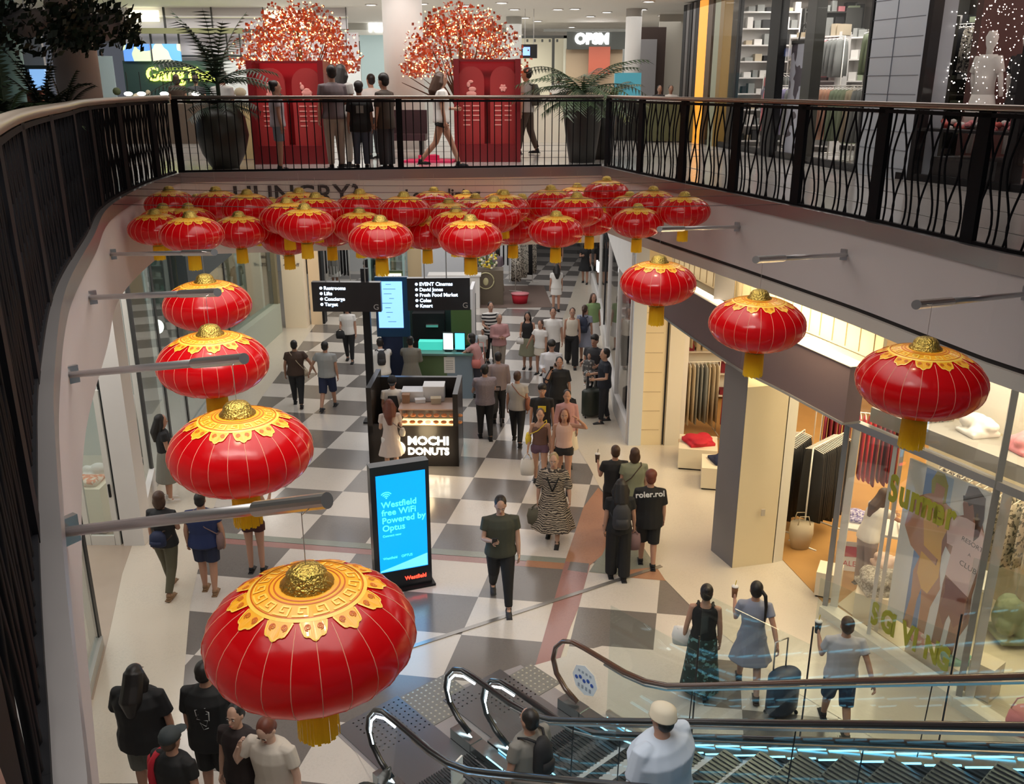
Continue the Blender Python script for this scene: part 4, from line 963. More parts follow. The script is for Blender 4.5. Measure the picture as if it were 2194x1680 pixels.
gb('back_panel', (.0, .9, 1.1), (2.0, .08, 2.2), mat('kiosk_dark_green', (.02, .045, .04), .5)); gb('end_wall', (.95, .45, 1.25), (.08, .95, 2.5), mat('kiosk_white', (.66, .66, .68), .5))
gb('menu_panel', (.70, -.02, 1.55), (.50, .06, .9), mat('menu_green', (.07, .13, .04), .5)); gb('teal_strip', (.0, -.55, 1.22), (.58, .25, .25), TEAL)
SCR = mat('screen_cyan', (.10, .62, .75), .4, emit=1.6)
for k, (x_, z_, nm) in enumerate(((.42, 1.38, 'pale'), (.70, 1.34, 'cyan'))):
    t = thing('order_screen', '%s lit order screen standing on the bubble tea kiosk counter' % nm, 'screen', (-1.95 + x_, 21.85 - .8, 1.145), -.1)
    MB().box((0, .02, .25), (.26, .03, .44)).build('screen_case', BLACK, t); MB().box((0, 0, .25), (.23, .012, .40)).build('display', SCR if k else mat('screen_pale', (.55, .95, .92), .4, emit=2), t); MB().box((0, .03, .02), (.16, .12, .03)).build('stand', BLACK, t)
t = thing('notice_board', 'small white notice hanging on the front of the bubble tea kiosk', 'sign', (-1.50, 20.90, .70)); MB().box((0, 0, .15), (.26, .02, .40)).build('notice_panel', cl_wht, t); 
mb = MB(); [mb.box((0, -.012, .05 + k * .05), (.18, .004, .012)) for k in range(5)]; mb.build('printed_lines', cl_gry, t)
t = thing('price_board', 'lit warm board on top of the kiosk above the blue directory screen', 'sign', aty(835, 594, 21.6), 0)
MB().box((0, .03, 0), (.62, .05, .32)).build('board_back', mat('board_green', (.05, .08, .03), .5), t); MB().box((0, 0, -.02), (.56, .02, .22)).build('lit_face', mat('face_warm', (1, .93, .55), .5, emit=2.2), t)
text('board_words', 'MOCHI', .15, mat('board_ink', (.30, .24, .05), .5), t, facing((-.22, -.015, -.07)), .003, bold=.004); MB().tube([(0, .05, -t.location.z + .0), (0, .05, 0)], .03, 8).build('post', BLACK, t)
for k, (x_, nm) in enumerate(((-.2, 'first'), (.1, 'second'))):
    pass
# machines on the back counter
t = thing('drink_machine', 'dark drink machine with steel spout on the kiosk back wall', 'machine', (-2.1, 22.4, 1.1)); MB().box((0, 0, .35), (.8, .4, .7)).build('machine_case', BLACK, t); MB().box((.1, -.25, .4), (.3, .1, .06)).build('spout', STEEL, t); MB().box((0, 0, -.55), (.8, .4, 1.1)).build('cabinet', KBODY, t)
# ================================================================ BLACK WAYFINDING POST and hanging signs
pb = at(797, 905); t = thing('wayfinding_post', 'tall black wayfinding post left of the bubble tea kiosk', 'post', (pb.x, 19.3, 0))
MB().box((0, 0, 1.75), (.16, .12, 3.5)).build('post', BLACK, t); MB().box((.02, 0, .02), (.4, .3, .04)).build('base_plate', BLACK, t)
tx = mat('sign_text_blue_white', (.62, .80, 1), .5, emit=4); tx2 = mat('sign_number_grey', (.35, .33, .33), .5)
def wsign(label, x0, x1, z0, z1, y, lines, tilt, hang):
    cx = (x0 + x1) / 2; w_ = x1 - x0; t = thing('hanging_sign', label, 'sign', (cx, y, z0), tilt)
    MB().box((0, 0, (z1 - z0) / 2), (w_, .16, z1 - z0)).build('sign_case', mat('sign_black', (.016, .014, .016), .3, coat=.3), t)
    lh = .118
    for k, (ic, s_) in enumerate(lines):
        zz = (z1 - z0) - .15 - k * lh
        mb = MB(); mb.lathe([(.030, 0), (.030, .008)], 14); o = mb.build('arrow_icon', tx, t); o.matrix_local = facing((-w_ / 2 + .20, -.085, zz + .025))
        text('sign_words', s_, .105, tx, t, facing((-w_ / 2 + .26, -.085, zz - .01)), .003, bold=.002)
    text('level_letter', 'G', .17, tx2, t, facing((w_ / 2 - .17, -.085, .05)), .003)
    for s_ in hang: MB().tube([(s_ * w_ / 2, 0, z1 - z0), (s_ * w_ / 2, 0, 4.8 - z0)], .012, 6).build('hanging_rod', STEEL, t)
wsign('left black hanging sign listing restrooms, lifts, concierge and a store', -4.27, -2.80, 2.60, 3.24, 19.15, [('v', 'Restrooms'), ('v', 'Lifts'), ('v', 'Concierge'), ('^', 'Target')], -.02, (-.6, -.2, .55))
wsign('right black hanging sign listing cinemas and stores in five lines', -2.24, -.90, 2.62, 3.32, 19.2, [('<', 'EVENT Cinemas'), ('<', 'David Jones'), ('<', 'Fresh Food Market'), ('<', 'Coles'), ('<', 'Kmart')], .04, (-.45, .25))
# directory screen on the post
t = thing('directory_screen', 'tall pale blue directory screen between the two hanging signs', 'screen', (-3.02 + .10, 20.6, 0), 0)
a, b = aty(808, 603, 20.6), aty(865, 702, 20.6); cx_ = (a.x + b.x) / 2 - t.location.x
MB().box((cx_ + .04, .06, (a.z + b.z) / 2 - .06), (b.x - a.x + .20, .12, a.z - b.z + .32)).build('screen_case', mat('case_blue', (.01, .05, .12), .3), t)
MB().box((cx_, -.01, (a.z + b.z) / 2), (b.x - a.x, .02, a.z - b.z)).build('display', mat('display_blue', (.22, .48, .95), .4, emit=1.5), t)
mb = MB(); 
for k in range(9): mb.box((cx_ + random.uniform(-.1, .1), -.024, b.z + .15 + k * .11), (random.uniform(.05, .3), .004, .012))
mb.build('map_lines', mat('map_line', (.20, .45, .75), .5), t); MB().box((cx_, .06, b.z / 2), (.5, .10, b.z)).build('stand', mat('stand_navy', (.01, .02, .06), .4), t)
# ================================================================ BLUE WIFI SCREEN in the foreground
p0, p1 = at(806, 1275), at(927, 1253); wf = thing('advertising_screen', 'upright black advertising screen glowing blue, standing on the walkway', 'screen', (p0.x, p0.y, 0), math.atan2(p1.y - p0.y, p1.x - p0.x) + .02)
ww = (p1.xy - p0.xy).length; top = 2.05
MB().box((ww / 2, .09, top / 2), (ww, .18, top)).build('case', mat('case_black', (.012, .014, .016), .3, coat=.3), wf)
MB().box((ww / 2, .09, .02), (ww + .08, .3, .04)).build('foot', BLACK, wf)
WB = mat('display_sky', (.0, .30, .86), .4, emit=1.25)
MB().box((ww / 2 + .01, -.004, 1.13), (ww - .14, .012, 1.56)).build('display', WB, wf)
wl = mat('display_pale', (.15, .66, .96), .4, emit=1.1); wl2 = mat('display_text', (.10, .80, 1.0), .4, emit=1.3)
mb = MB(); x0 = .085; x1_ = ww - .065
mb.add([(x0, -.0115, .36), (x1_, -.0115, .36), (x1_, -.0115, .56), (x0 + .25, -.0115, .44), (x0, -.0115, .38)], [(0, 1, 2, 3, 4)]); mb.build('swoosh', wl, wf, fix=False)
for k, s_ in enumerate(['Westfield', 'free WiFi', 'Powered by', 'Optus']): text('screen_words', s_, .135, wl2, wf, facing((.14, -.0125, 1.40 - k * .125)), .002, bold=.0015)
text('screen_words', 'Connect now', .05, wl2, wf, facing((.14, -.0125, .93)), .002); text('screen_words', 'Westfield    OPTUS', .055, wl2, wf, facing((.13, -.0125, .56)), .002)
mb = MB()
for r in (.035, .065, .095): mb.tube([(.22 + r * math.cos(a), -.014, 1.55 + r * math.sin(a)) for a in [math.radians(x) for x in range(40, 141, 20)]], .007, 5)
mb.ell((.22, -.014, 1.555), (.012, .006, .012), 8, 5); mb.build('wifi_symbol', wl2, wf, True)
text('red_logo', 'Westfield', .085, mat('logo_red', (1, .04, .02), .4, emit=4), wf, facing((ww - .42, -.004, .16)), .004, bold=.002)
l = bpy.data.lights.new('screen_glow', 'AREA'); l.shape = 'RECTANGLE'; l.size = .6; l.size_y = 1.4; l.energy = 6; l.color = (.3, .65, 1)
o = bpy.data.objects.new('screen_glow', l); COL.objects.link(o); o.parent = wf; o.location = (ww / 2, -.05, 1.1); o.rotation_euler = (-PI / 2, 0, 0)
# fascia words
FB = mat('fascia_letter', (.045, .04, .04), .5); fr = math.atan2(FAR[1].y - FAR[0].y, FAR[1].x - FAR[0].x)
def fas(px, py, body, size, nm, lab):
    best = None
    dd = ray(px, py); A, B = FAR; n_ = Vector((-(B - A).y, (B - A).x)); tt = (A.xy - Vector((0, 0))).dot(n_) / dd.xy.dot(n_); p = Vector((0, 0, EYE)) + dd * tt
    o = text(nm, body, size, FB, None, facing((p.x + .0, p.y - .02, p.z), fr), .008, bold=.006); return tag(o, lab, 'sign')
fas(500, 441, 'HUNGRY?', .46, 'wall_lettering', 'large black HUNGRY? lettering on the pale fascia behind the lanterns')
fas(868, 430, 'Local dining', .27, 'wall_lettering', 'smaller black lettering on the fascia right of the large word, half hidden by lanterns')
# ================================================================ ESCALATORS
ed = Vector((math.cos(math.radians(48)), -math.sin(math.radians(48)), 0)); en = Vector((-ed.y, ed.x, 0)); EA = math.atan2(ed.y, ed.x)
RUB = mat('handrail_rubber', (.012, .012, .014), .3, coat=.5); RUBB = mat('handrail_brown', (.09, .045, .03), .25, coat=.6)
LEDW = mat('led_white', (.80, .95, 1), .4, emit=5); LEDC = mat('led_cyan', (.22, .72, 1), .4, emit=3)
SKIRT = mat('skirt_steel', (.30, .33, .34), .22, .9); GLE = glass('balustrade_glass', (.93, .97, .97), .05)
SL = math.tan(math.radians(30)); S_END = 11.0
def zf(s, s0=1.3): return 0 if s < s0 - .4 else (SL * (s - s0) if s > s0 + .4 else SL * (s - s0 + .4) ** 2 / 1.6)
def rail_profile():
    pts = [(.30, .20), (.10, .28), (-.06, .42), (-.12, .60), (-.08, .78), (.04, .92), (.20, .99), (.40, 1.0)]
    s = .7
    while s <= S_END: pts.append((s, 1.0 + zf(s, 1.35))); s += .3
    return pts
def balus(t, off, brown=False, led=True, sticker=False):
    """one glazed side of an escalator, at sideways offset off from its first newel"""
    P = rail_profile(); W3 = lambda s, z, o=0: Vector((s, off + o, z))
    mb = MB(); mb.tube([W3(s, z) for s, z in P], .036, 10, flat=.75); mb.build('handrail', RUBB if brown else RUB, t, True)
    mb = MB()
    low = [(.28, .18)] + [(s, .12 + zf(s)) for s, z in P[7:]]
    top = [(s, z - .05) for s, z in P]
    poly = top[::1] + low[::-1]
    # glass as quads between the lower edge and the rail
    n = len(top); L2 = [(max(.14, s if s > .14 else .14), .16) if i < 7 else (s, .14 + zf(s)) for i, (s, z) in enumerate(top)]
    vs = [W3(s, z) for s, z in top] + [W3(s, z) for s, z in L2]
    mb.add(vs, [(i, i + 1, n + i + 1, n + i) for i in range(n - 1)]); g = mb.build('glass_panel', GLE, t, fix=False)
    mb = MB()
    for s in (1.9, 4.2, 6.5, 8.8): mb.bar(W3(s, .2 + zf(s)), W3(s + .02, .95 + zf(s, 1.35)), .012, .006)
    mb.build('glass_joint', DARK, g)
    mb = MB()
    for i in range(7, len(P) - 1):
        a, b = P[i], P[i + 1]; mb.bar(W3(a[0], .04 + zf(a[0])), W3(b[0], .04 + zf(b[0])), .17, .22)
    mb.bar(W3(.05, .08), W3(.42, .08), .17, .16); mb.build('skirt_deck', SKIRT, t)
    if led:
        mb = MB(); mb.tube([W3(s + .035 * (1 if z < .9 else .2), z - .05 - (.03 if z > .9 else 0), 0) for s, z in P[:8]], .013, 6); mb.build('newel_light', LEDW, t, True)
    for sd in (-1, 1):
        mb = MB()
        for i in range(8, len(P) - 1): mb.bar(W3(P[i][0], .17 + zf(P[i][0]), sd * .088), W3(P[i + 1][0] - .03, .17 + zf(P[i + 1][0]), sd * .088), .008, .014)
        mb.build('skirt_light', LEDC, t)
    mb = MB()
    for i in range(8, len(P) - 1): mb.bar(W3(P[i][0], P[i][1] - .055), W3(P[i + 1][0], P[i + 1][1] - .055), .022, .02)
    mb.build('rail_trim', STEEL, t)
    if sticker:
        mb = MB(); M_ = Matrix.Translation(W3(.42, .58, -.012)) @ Matrix.Rotation(PI / 2, 4, 'X'); mb.lathe([(.20, -.002), (.20, .002)], 8); st = mb.build('safety_sticker', mat('sticker_white', (.78, .80, .84), .5), t); st.matrix_local = M_
        mb = MB()
        for k in range(5):
            mb.ell((-.13 + k * .062, .0 + (.02 if k % 2 else -.01), .006), (.026, .026, .003), 10, 4, 0); 
        for k in range(4): mb.box((-.09 + k * .06, -.10, .005), (.03, .05, .003), 0, 1); mb.box((-.09 + k * .06, .10, .005), (.03, .03, .003), 0, 1)
        mb.build('sticker_icons', [mat('icon_blue', (.04, .10, .42), .5), mat('icon_grey', (.35, .38, .45), .5)], st)
def escalator(label, org, w_, **kw):
    t = thing('escalator', label, 'escalator', org, EA)
    balus(t, 0, **kw.get('near', {})); balus(t, w_, **kw.get('far', {}))
    mb = MB(); mb.box((-.25, w_ / 2, .012), (1.5, w_ - .18, .02)); mb.build('landing_plate', mat('landing_steel', (.25, .25, .26), .3, .8), t)
    mb = MB()
    for a in range(26): mb.box((.50, .12 + a * (w_ - .24) / 25, .03), (.22, .012, .012))
    mb.build('comb', mat('comb_dark', (.05, .05, .055), .4, .5), t)
    st = None; TREAD = mat('tread_steel', (.10, .11, .12), .35, .8, noise=(60, .3))
    for k in range(25):
        s = .62 + k * .4; z = zf(s + .2); 
        if st is None or True:
            mb = MB(); mb.box((0, 0, -.02), (.40, w_ - .20, .04)); mb.box((-.195, 0, -.12), (.012, w_ - .20, .20))
            for a in range(16): mb.box((0, -w_ / 2 + .14 + a * (w_ - .28) / 15, .004), (.38, .014, .012))
            mb.box((.188, 0, .007), (.015, w_ - .22, .008), 0, 1)
        if st is None: st = mb.build('step', [TREAD, mat('step_edge', (.55, .60, .55), .4)], t, loc=(s, w_ / 2, z + .02))
        else:
            c = st.copy(); COL.objects.link(c); c.parent = t; c.location = (s, w_ / 2, z + .02)
    mb = MB(); s = 1.2
    mb.bar((1.0, w_ / 2, -.16 + .0), (S_END, w_ / 2, -.5 + zf(S_END)), w_ + .1, .34); mb.build('truss_cladding', mat('truss_white', (.50, .50, .50), .5), t)
    mb = MB(); 
    for s_ in (2.5, 5, 7.5): mb.bar((s_, w_ / 2, -.15 + zf(s_) - .02), (s_ + .5, w_ / 2, -.15 + zf(s_ + .5)), w_ * .5, .01)
    mb.build('under_light', LEDC, t)
    return t
nA = Vector((-1.40, 8.02, 0)); nB = Vector((-.17, 8.53, 0))
escalator('nearer of two glass-sided escalators, carrying two riders at the bottom of the view', nA - ed * .12, 1.07)
escalator('farther empty glass-sided escalator with brown handrail and a round-cornered safety sticker', nB - ed * .12, 1.12, near={}, far=dict(brown=True, led=False, sticker=True))
# clear guard beyond the far escalator, with thin joints
g = thing('glass_guard', 'clear glass guard panels standing along the far escalator', 'glass guard', nB + en * 1.42, EA)
for k in range(5):
    mb = MB(); mb.box((1.0 + k * 1.25, 0, .75 + k * .36), (1.22, .012, 1.5 + k * .72)); mb.build('guard_pane', GLE, g)
    mb = MB(); mb.box((1.625 + k * 1.25, 0, .9 + k * .36), (.012, .014, 1.6 + k * .72)); mb.build('joint', DARK, g)
mb = MB(); mb.box((3.6, 0, .03), (6.4, .06, .06)); mb.build('floor_channel', STEEL, g)
# tactile mats and the landing field
TAC = mat('tactile_dark', (.20, .195, .18), .45)
def mat_(label, c, w_, d_):
    t = thing('tactile_mat', label, 'mat', (c.x, c.y, .008), EA); MB().box((0, 0, .004), (d_, w_, .008)).build('mat_base', TAC, t)
    mb = MB(); n1, n2 = int(d_ / .07), int(w_ / .07)
    for i in range(n1):
        for j in range(n2): mb.lathe([(.017, 0), (.012, .006)], 6, 0, (-d_ / 2 + .035 + i * d_ / n1, -w_ / 2 + .035 + j * w_ / n2, .008))
    o = mb.build('studs', mat('stud_steel', (.62, .60, .52), .3, .7), t); o['kind'] = 'stuff'
cA = Vector((-1.16, 9.22, 0)); cB = Vector((.08, 9.66, 0))
mat_('studded tactile mat before the nearer escalator', cA, 1.45, .70); mat_('studded tactile mat before the farther escalator', cB, .95, .55)
m = MB(); a = nA - ed * 1.10 + en * .05; b = nB + en * 1.30 - ed * 1.02
m.add([(p.x, p.y, .0082) for p in (a, b, b + ed * 2.4, a + ed * 2.4)], [(0, 1, 2, 3)]); struct('floor_6', m, mat('landing_field', (.30, .28, .29), .3), fix=False)
m = MB(); m.bar(Vector((-1.9, 10.25, .012)), Vector((2.36, 12.75, .012)), .07, .006); struct('trim_22', m, mat('floor_strip', (.34, .32, .30), .2, .6))
t = thing('warning_notice', 'small white and blue warning card at the foot of the nearer escalator', 'sign', nA + en * .535 + ed * .62 + Vector((0, 0, .10)), EA + .3)
MB().box((0, 0, .16), (.02, .20, .28)).build('notice_panel', cl_wht, t); MB().box((-.012, 0, .15), (.004, .14, .14)).build('blue_mark', mat('icon_blue', (1, 1, 1)), t); MB().box((0, 0, .01), (.10, .18, .02)).build('notice_foot', STEEL, t)

# dark glossy plant rising at the bottom edge
t = thing('potted_plant', 'dark glossy broad-leaved plant at the bottom edge beside the nearer escalator', 'plant', at(812, 1690, 1.15) * Vector((1, 1, 0)))
MB().lathe([(.16, 0), (.22, .2), (.24, .55), (.22, .58)], 20).build('pot', mat('pot_dark2', (.03, .03, .03), .4), t, True)
mb = MB(); rnd = random.Random(5)
for k in range(13):
    a = k * 2.4; el = .35 + .09 * (k % 9); L = .30; w_ = .055; b = Vector((0, 0, .62 + k * .045)); d = Vector((math.cos(a) * math.cos(el), math.sin(a) * math.cos(el), math.sin(el))); sd = d.cross(Vector((0, 0, 1))).normalized(); pr = []
    for s_ in range(7):
        f = s_ / 6; c_ = b + d * L * f - Vector((0, 0, .10 * f * f)); ww_ = w_ * math.sin(PI * min(1, f * .9 + .08)) ; pr.append((c_ - sd * ww_ + Vector((0, 0, .02)), c_, c_ + sd * ww_ + Vector((0, 0, .02))))
    for x_, y_ in zip(pr, pr[1:]): mb.add([x_[0], x_[1], x_[2], y_[2], y_[1], y_[0]], [(0, 1, 4, 5), (1, 2, 3, 4)])
mb.tube([(0, 0, .5), (0, 0, 1.2)], .012, 6); mb.build('leaves', mat('leaf_ink', (.012, .018, .018), .3, coat=.3), t, True, fix=False)
# ================================================================ UPPER LEVEL
PIER = mat('column_plaster', (.56, .50, .46), .6, noise=(1, .04)); GREENW = mat('column_greywhite', (.62, .62, .60), .6)
def column(name, pxc, pw, Y, mt, z1=9.2, n=28):
    c = aty(pxc, 150, Y); r = pw / F_PX * (Y * .95 + .4) / 2
    m = MB(); m.lathe([(r, U), (r, z1)], n, 0, (c.x, c.y, 0)); o = struct(name, m, mt, True); return c
column('wall_left_8', 165, 86, 13.6, PIER)
column('wall_far_5', 866, 82, 21.5, WHITE); column('wall_far_6', 1101, 32, 30, GREENW); column('wall_far_7', 1354, 33, 27, WHITE)
column('wall_left_9', 18, 62, 17, mat('column_teal', (.22, .42, .42), .5))
def board(name, x0, y0, x1, y1, Y, mt, th=.08, st=True, label=None, cat='sign', group=None, parent=None):
    a, b = aty(x0, y0, Y), aty(x1, y1, Y); c = ((a.x + b.x) / 2, Y + th / 2, (a.z + b.z) / 2); m = MB(); m.box(c, (abs(b.x - a.x), th, abs(a.z - b.z)))
    if parent is not None: return m.build(name, mt, parent)
    if st: return struct(name, m, mt)
    o = m.build(name, mt); return tag(o, label, cat, group)
WLIT = mat('shop_white_lit', (.85, .82, .70), .5); WHAZE = mat('shop_pale', (.62, .58, .60), .5); OLIVE = mat('olive_dark', (.10, .11, .05), .5)
MUL = mat('mullion_dark', (.035, .035, .03), .4)
# left: restaurant front
board('wall_far_8', 225, -30, 760, 15, 27, mat('bulkhead_olive', (.34, .33, .24), .6)); board('wall_far_9', 265, 12, 745, 62, 26.6, WHAZE); board('trim_23', 265, 60, 520, 72, 26.2, mat('olive_beam', (.22, .22, .10), .5))
board('wall_far_10', 262, 70, 770, 132, 26.9, WHAZE)
for k, px in enumerate((347, 449, 560, 652, 738)): board('trim_%d' % (24 + k), px, -10, px + 5, 62, 26.4, MUL)
for k, px in enumerate((288, 322, 353, 382, 484, 512, 740)): board('trim_%d' % (30 + k), px, 72, px + 4, 130, 26.7, MUL)
board('trim_38', 265, 36, 745, 39, 26.5, mat('beam_cream', (.60, .58, .45), .5)); board('trim_39', 380, 118, 550, 122, 26.7, MUL)
board('light_box', 275, 22, 340, 46, 26.45, mat('box_yellow', (1, 1, .72), .5, emit=1.8), st=False, label='glowing pale yellow box sign high at the upper left', cat='sign')
board('light_box', 565, 22, 650, 60, 26.45, mat('box_white', (1, .98, .85), .5, emit=.7), st=False, label='bright white lit panel behind the left blossom tree', cat='light')
board('wall_far_11', 262, 130, 480, 300, 26.3, mat('teal_wall', (.022, .052, .048), .5))
board('wall_far_12', 478, 130, 780, 300, 26.3, mat('pale_wall', (.60, .62, .62), .5)); board('wall_far_13', 205, 120, 262, 300, 26.5, mat('aqua_wall', (.42, .52, .55), .5))
for k, (a, b, lb_, c1, c2) in enumerate(((262, 322, 'blue and lilac lit menu screen above the yellow sign, the left one', (.10, .25, .65), (.50, .62, .40)), (324, 388, 'blue and cream lit menu screen above the yellow sign, the right one', (.12, .35, .70), (.62, .60, .45)))):
    board('menu_screen', a, 94, b, 131, 26.20, (lambda mm: mm)(pattern('menu_%d' % k, c1, c2, 'noise', 2.2, 1, .4, .52)), st=False, label=lb_, cat='screen')
for nm in ('menu_0', 'menu_1'):
    nt = MATS[nm].node_tree; b_ = nt.nodes['Principled BSDF']; r_ = [n for n in nt.nodes if n.type == 'VALTORGB'][0]; nt.links.new(r_.outputs[0], b_.inputs['Emission Color']); b_.inputs['Emission Strength'].default_value = .9
p = aty(314, 173, 26.27); YS = mat('sign_yellow_green', (.86, 1, .10), .5, emit=4.5)
tag(text('shop_sign', 'GangThai', .50, YS, None, facing(p), .03, bold=.006), 'glowing yellow-green shop name sign on the dark teal wall at upper left', 'sign')
p = aty(352, 151, 26.28); tag(text('shop_sign', 'DELICIOUS', .12, mat('sign_olive', (.30, .36, .05), .5, emit=.6), None, facing(p), .01), 'small olive lettering just above the yellow-green sign', 'sign')
t = thing('servery_counter', 'low servery counter with small bright lamps under the yellow sign', 'counter', aty(330, 222, 23.5)); zz = t.location.z; MB().box((0, 0, (U - zz) / 2 + .0), (4.6, .8, zz - U)).build('counter_body', mat('counter_brown', (.16, .12, .09), .6), t)
mb = MB(); 
for k in range(26): mb.ell((random.uniform(-2.2, 2.2), random.uniform(-.3, .3), random.uniform(.02, .3)), (random.uniform(.05, .16), .08, random.uniform(.05, .12)), 7, 5, k % 3)
o = mb.build('dishes', [cl_wht, mat('herb', (.08, .10, .04), .7), cl_bge], t, True); o['kind'] = 'stuff'
for k, px in enumerate((275, 303, 352, 420)):
    p = aty(px, 201, 23.2); t = thing('servery_lamp', 'small bright lamp over the servery, %s from the left' % ORD[k], 'lamp', p, 0, 'servery lamps'); MB().ell((0, 0, 0), (.11, .07, .05), 10, 6).build('lamp_glow', LIGHTW, t, True); MB().tube([(0, 0, .03), (0, 0, .5)], .01, 5).build('lamp_stem', BLACK, t)
t = thing('service_desk', 'pale yellow lit service desk seen through the far balustrade', 'desk', (aty(522, 330, 18.6).x, 18.6, U)); MB().box((0, 0, .5), (.55, .6, 1.0)).build('desk_body', mat('desk_yellow', (.72, .62, .32), .5), t); MB().box((0, 0, 1.02), (.60, .65, .05)).build('desk_top', WLIT, t)
board('drinks_fridge', 62, 148, 108, 238, 17.5, mat('fridge_blue', (.25, .48, .85), .4, emit=.9), st=False, label='glowing blue drinks fridge at the far left behind plants', cat='fridge'); board('trim_40', 56, 140, 116, 148, 17.4, MUL); board('trim_41', 56, 140, 62, 240, 17.4, MUL)
board('wall_left_10', -60, 60, 120, 300, 18.4, mat('pale_left', (.50, .54, .56), .5))
t = thing('crate', 'terracotta crate on a table at the far left', 'box', (aty(82, 215, 15).x, 15, aty(82, 226, 15).z)); MB().box((0, 0, .12), (.24, .2, .22)).build('crate_body', mat('terracotta', (.30, .10, .06), .7), t); MB().box((0, 0, (U - t.location.z) / 2), (.5, .5, t.location.z - U)).build('pedestal', cl_gry, t)
# centre and right: distant shopfronts
board('wall_far_14', 700, 20, 840, 75, 33, mat('pale_bulk', (.55, .55, .50), .5)); board('wall_far_15', 770, 72, 830, 300, 33.4, mat('cyan_white', (.60, .78, .80), .5)); 
tag(text('shop_sign', 'FLUX', .42, mat('sign_white2', (1, 1, 1), .5, emit=4), None, facing(aty(790, 67, 32.97)), .02, bold=.02), 'white lit sign letters partly behind the thick white column', 'sign')
board('wall_far_16', 905, 40, 1120, 300, 36, mat('haze_wall', (.60, .58, .55), .5)); board('wall_far_17', 1115, 82, 1215, 300, 33.5, mat('store_cream', (.66, .62, .48), .5)); 
board('trim_42', 1165, 62, 1340, 68, 31.5, MUL); board('trim_43', 1115, 76, 1215, 82, 33, MUL); board('trim_44', 1183, 82, 1187, 200, 33, MUL); board('trim_45', 1208, 76, 1213, 200, 33, mat('frame_cream', (.6, .6, .5), .5))
board('wall_far_18', 1215, 68, 1342, 106, 32.6, mat('charcoal', (.05, .055, .05), .5)); board('wall_far_19', 1213, 104, 1342, 300, 32.9, mat('store_tan', (.40, .30, .20), .5)); board('wall_far_20', 1262, 100, 1306, 160, 32.4, mat('panel_rust', (.42, .10, .06), .5))
tag(text('shop_sign', 'OPSM', .44, mat('sign_white2', (1, 1, 1)), None, facing(aty(1232, 93, 32.57)), .02, bold=.03), 'white lit shop sign on the charcoal fascia at the far right of centre', 'sign')
board('wall_far_21', 1368, 58, 1416, 300, 28.5, mat('frame_brown', (.06, .035, .028), .5)); board('wall_far_22', 1372, 84, 1398, 300, 28.3, mat('grey_pane', (.30, .29, .30), .4)); board('wall_far_23', 1414, 30, 1470, 300, 29, mat('cream_wall2', (.66, .62, .54), .5)); board('wall_far_24', 1335, 105, 1372, 300, 30, mat('pane_blue', (.45, .48, .48), .5))
t = thing('hanging_screen', 'small dark hanging screen with blue writing beside the grey column', 'screen', aty(1134, 110, 27)); MB().box((0, 0, 0), (.44, .06, .36)).build('screen_case', BLACK, t); MB().box((-.08, -.035, 0), (.2, .01, .22)).build('display', mat('disp_blue', (.2, .35, 1), .4, emit=1.5), t); 
for s_ in (-.12, .12): MB().tube([(s_, 0, .18), (s_, 0, 9.2 - t.location.z)], .01, 5).build('hanging_rod', STEEL, t)
for k in range(5): board('track_lamp', 1128 + k * 16, 84, 1132 + k * 16, 90, 32.9, MUL, st=False, label='tiny dark track lamp under the far shop beam', cat='lamp', group='track lamps of the far shop')
t = thing('market_table', 'cream counter with small goods seen beyond the far balustrade on the right', 'counter', (aty(1165, 300, 24).x, 24, U)); MB().box((0, 0, .5), (2.2, .6, 1.0)).build('counter_body', WLIT, t); MB().box((0, 0, 1.02), (2.3, .65, .04)).build('counter_top', WHITE, t)
a_, b_ = aty(1318, 156, 24.5), aty(1372, 214, 24.5); t = thing('display_case', 'teal glowing display case behind the black-shirted shoppers', 'display case', ((a_.x + b_.x) / 2, 24.6, U)); MB().box((0, 0, (a_.z + b_.z) / 2 - U), (b_.x - a_.x, .2, a_.z - b_.z)).build('lit_case', mat('case_teal', (.07, .32, .42), .4, emit=.3), t); MB().box((0, .05, (b_.z - U) / 2), (b_.x - a_.x + .1, .3, b_.z - U)).build('cabinet', MUL, t)
t = thing('low_desk', 'dark low desk with pale top at the far right of the upper hall', 'desk', (aty(1428, 210, 24).x, 24, U)); MB().box((0, 0, .5), (1.3, .6, .95)).build('desk_body', OLIVE, t); MB().box((0, 0, 1.0), (1.4, .66, .05)).build('desk_top', WHITE, t)
for k, (px, Y, mt_, lb_) in enumerate(((1265, 21, 'dark maroon', 'dark low bench block seen through the bars by the right pot'), (865, 18.5, 'b', 'dark brown chair block between the two red booths'))):
    t = thing('bench', lb_, 'bench', (aty(px, 300, Y).x, Y, U)); MB().box((0, 0, .40), (.9, .5, .12)).build('seat', mat('bench_maroon', (.05, .02, .025), .5), t); MB().box((0, .22, .65), (.9, .06, .5)).build('backrest', mat('bench_maroon', (1, 1, 1)), t)
    for s_ in (-.35, .35): MB().box((s_, 0, .17), (.06, .4, .34)).build('leg', BLACK, t)
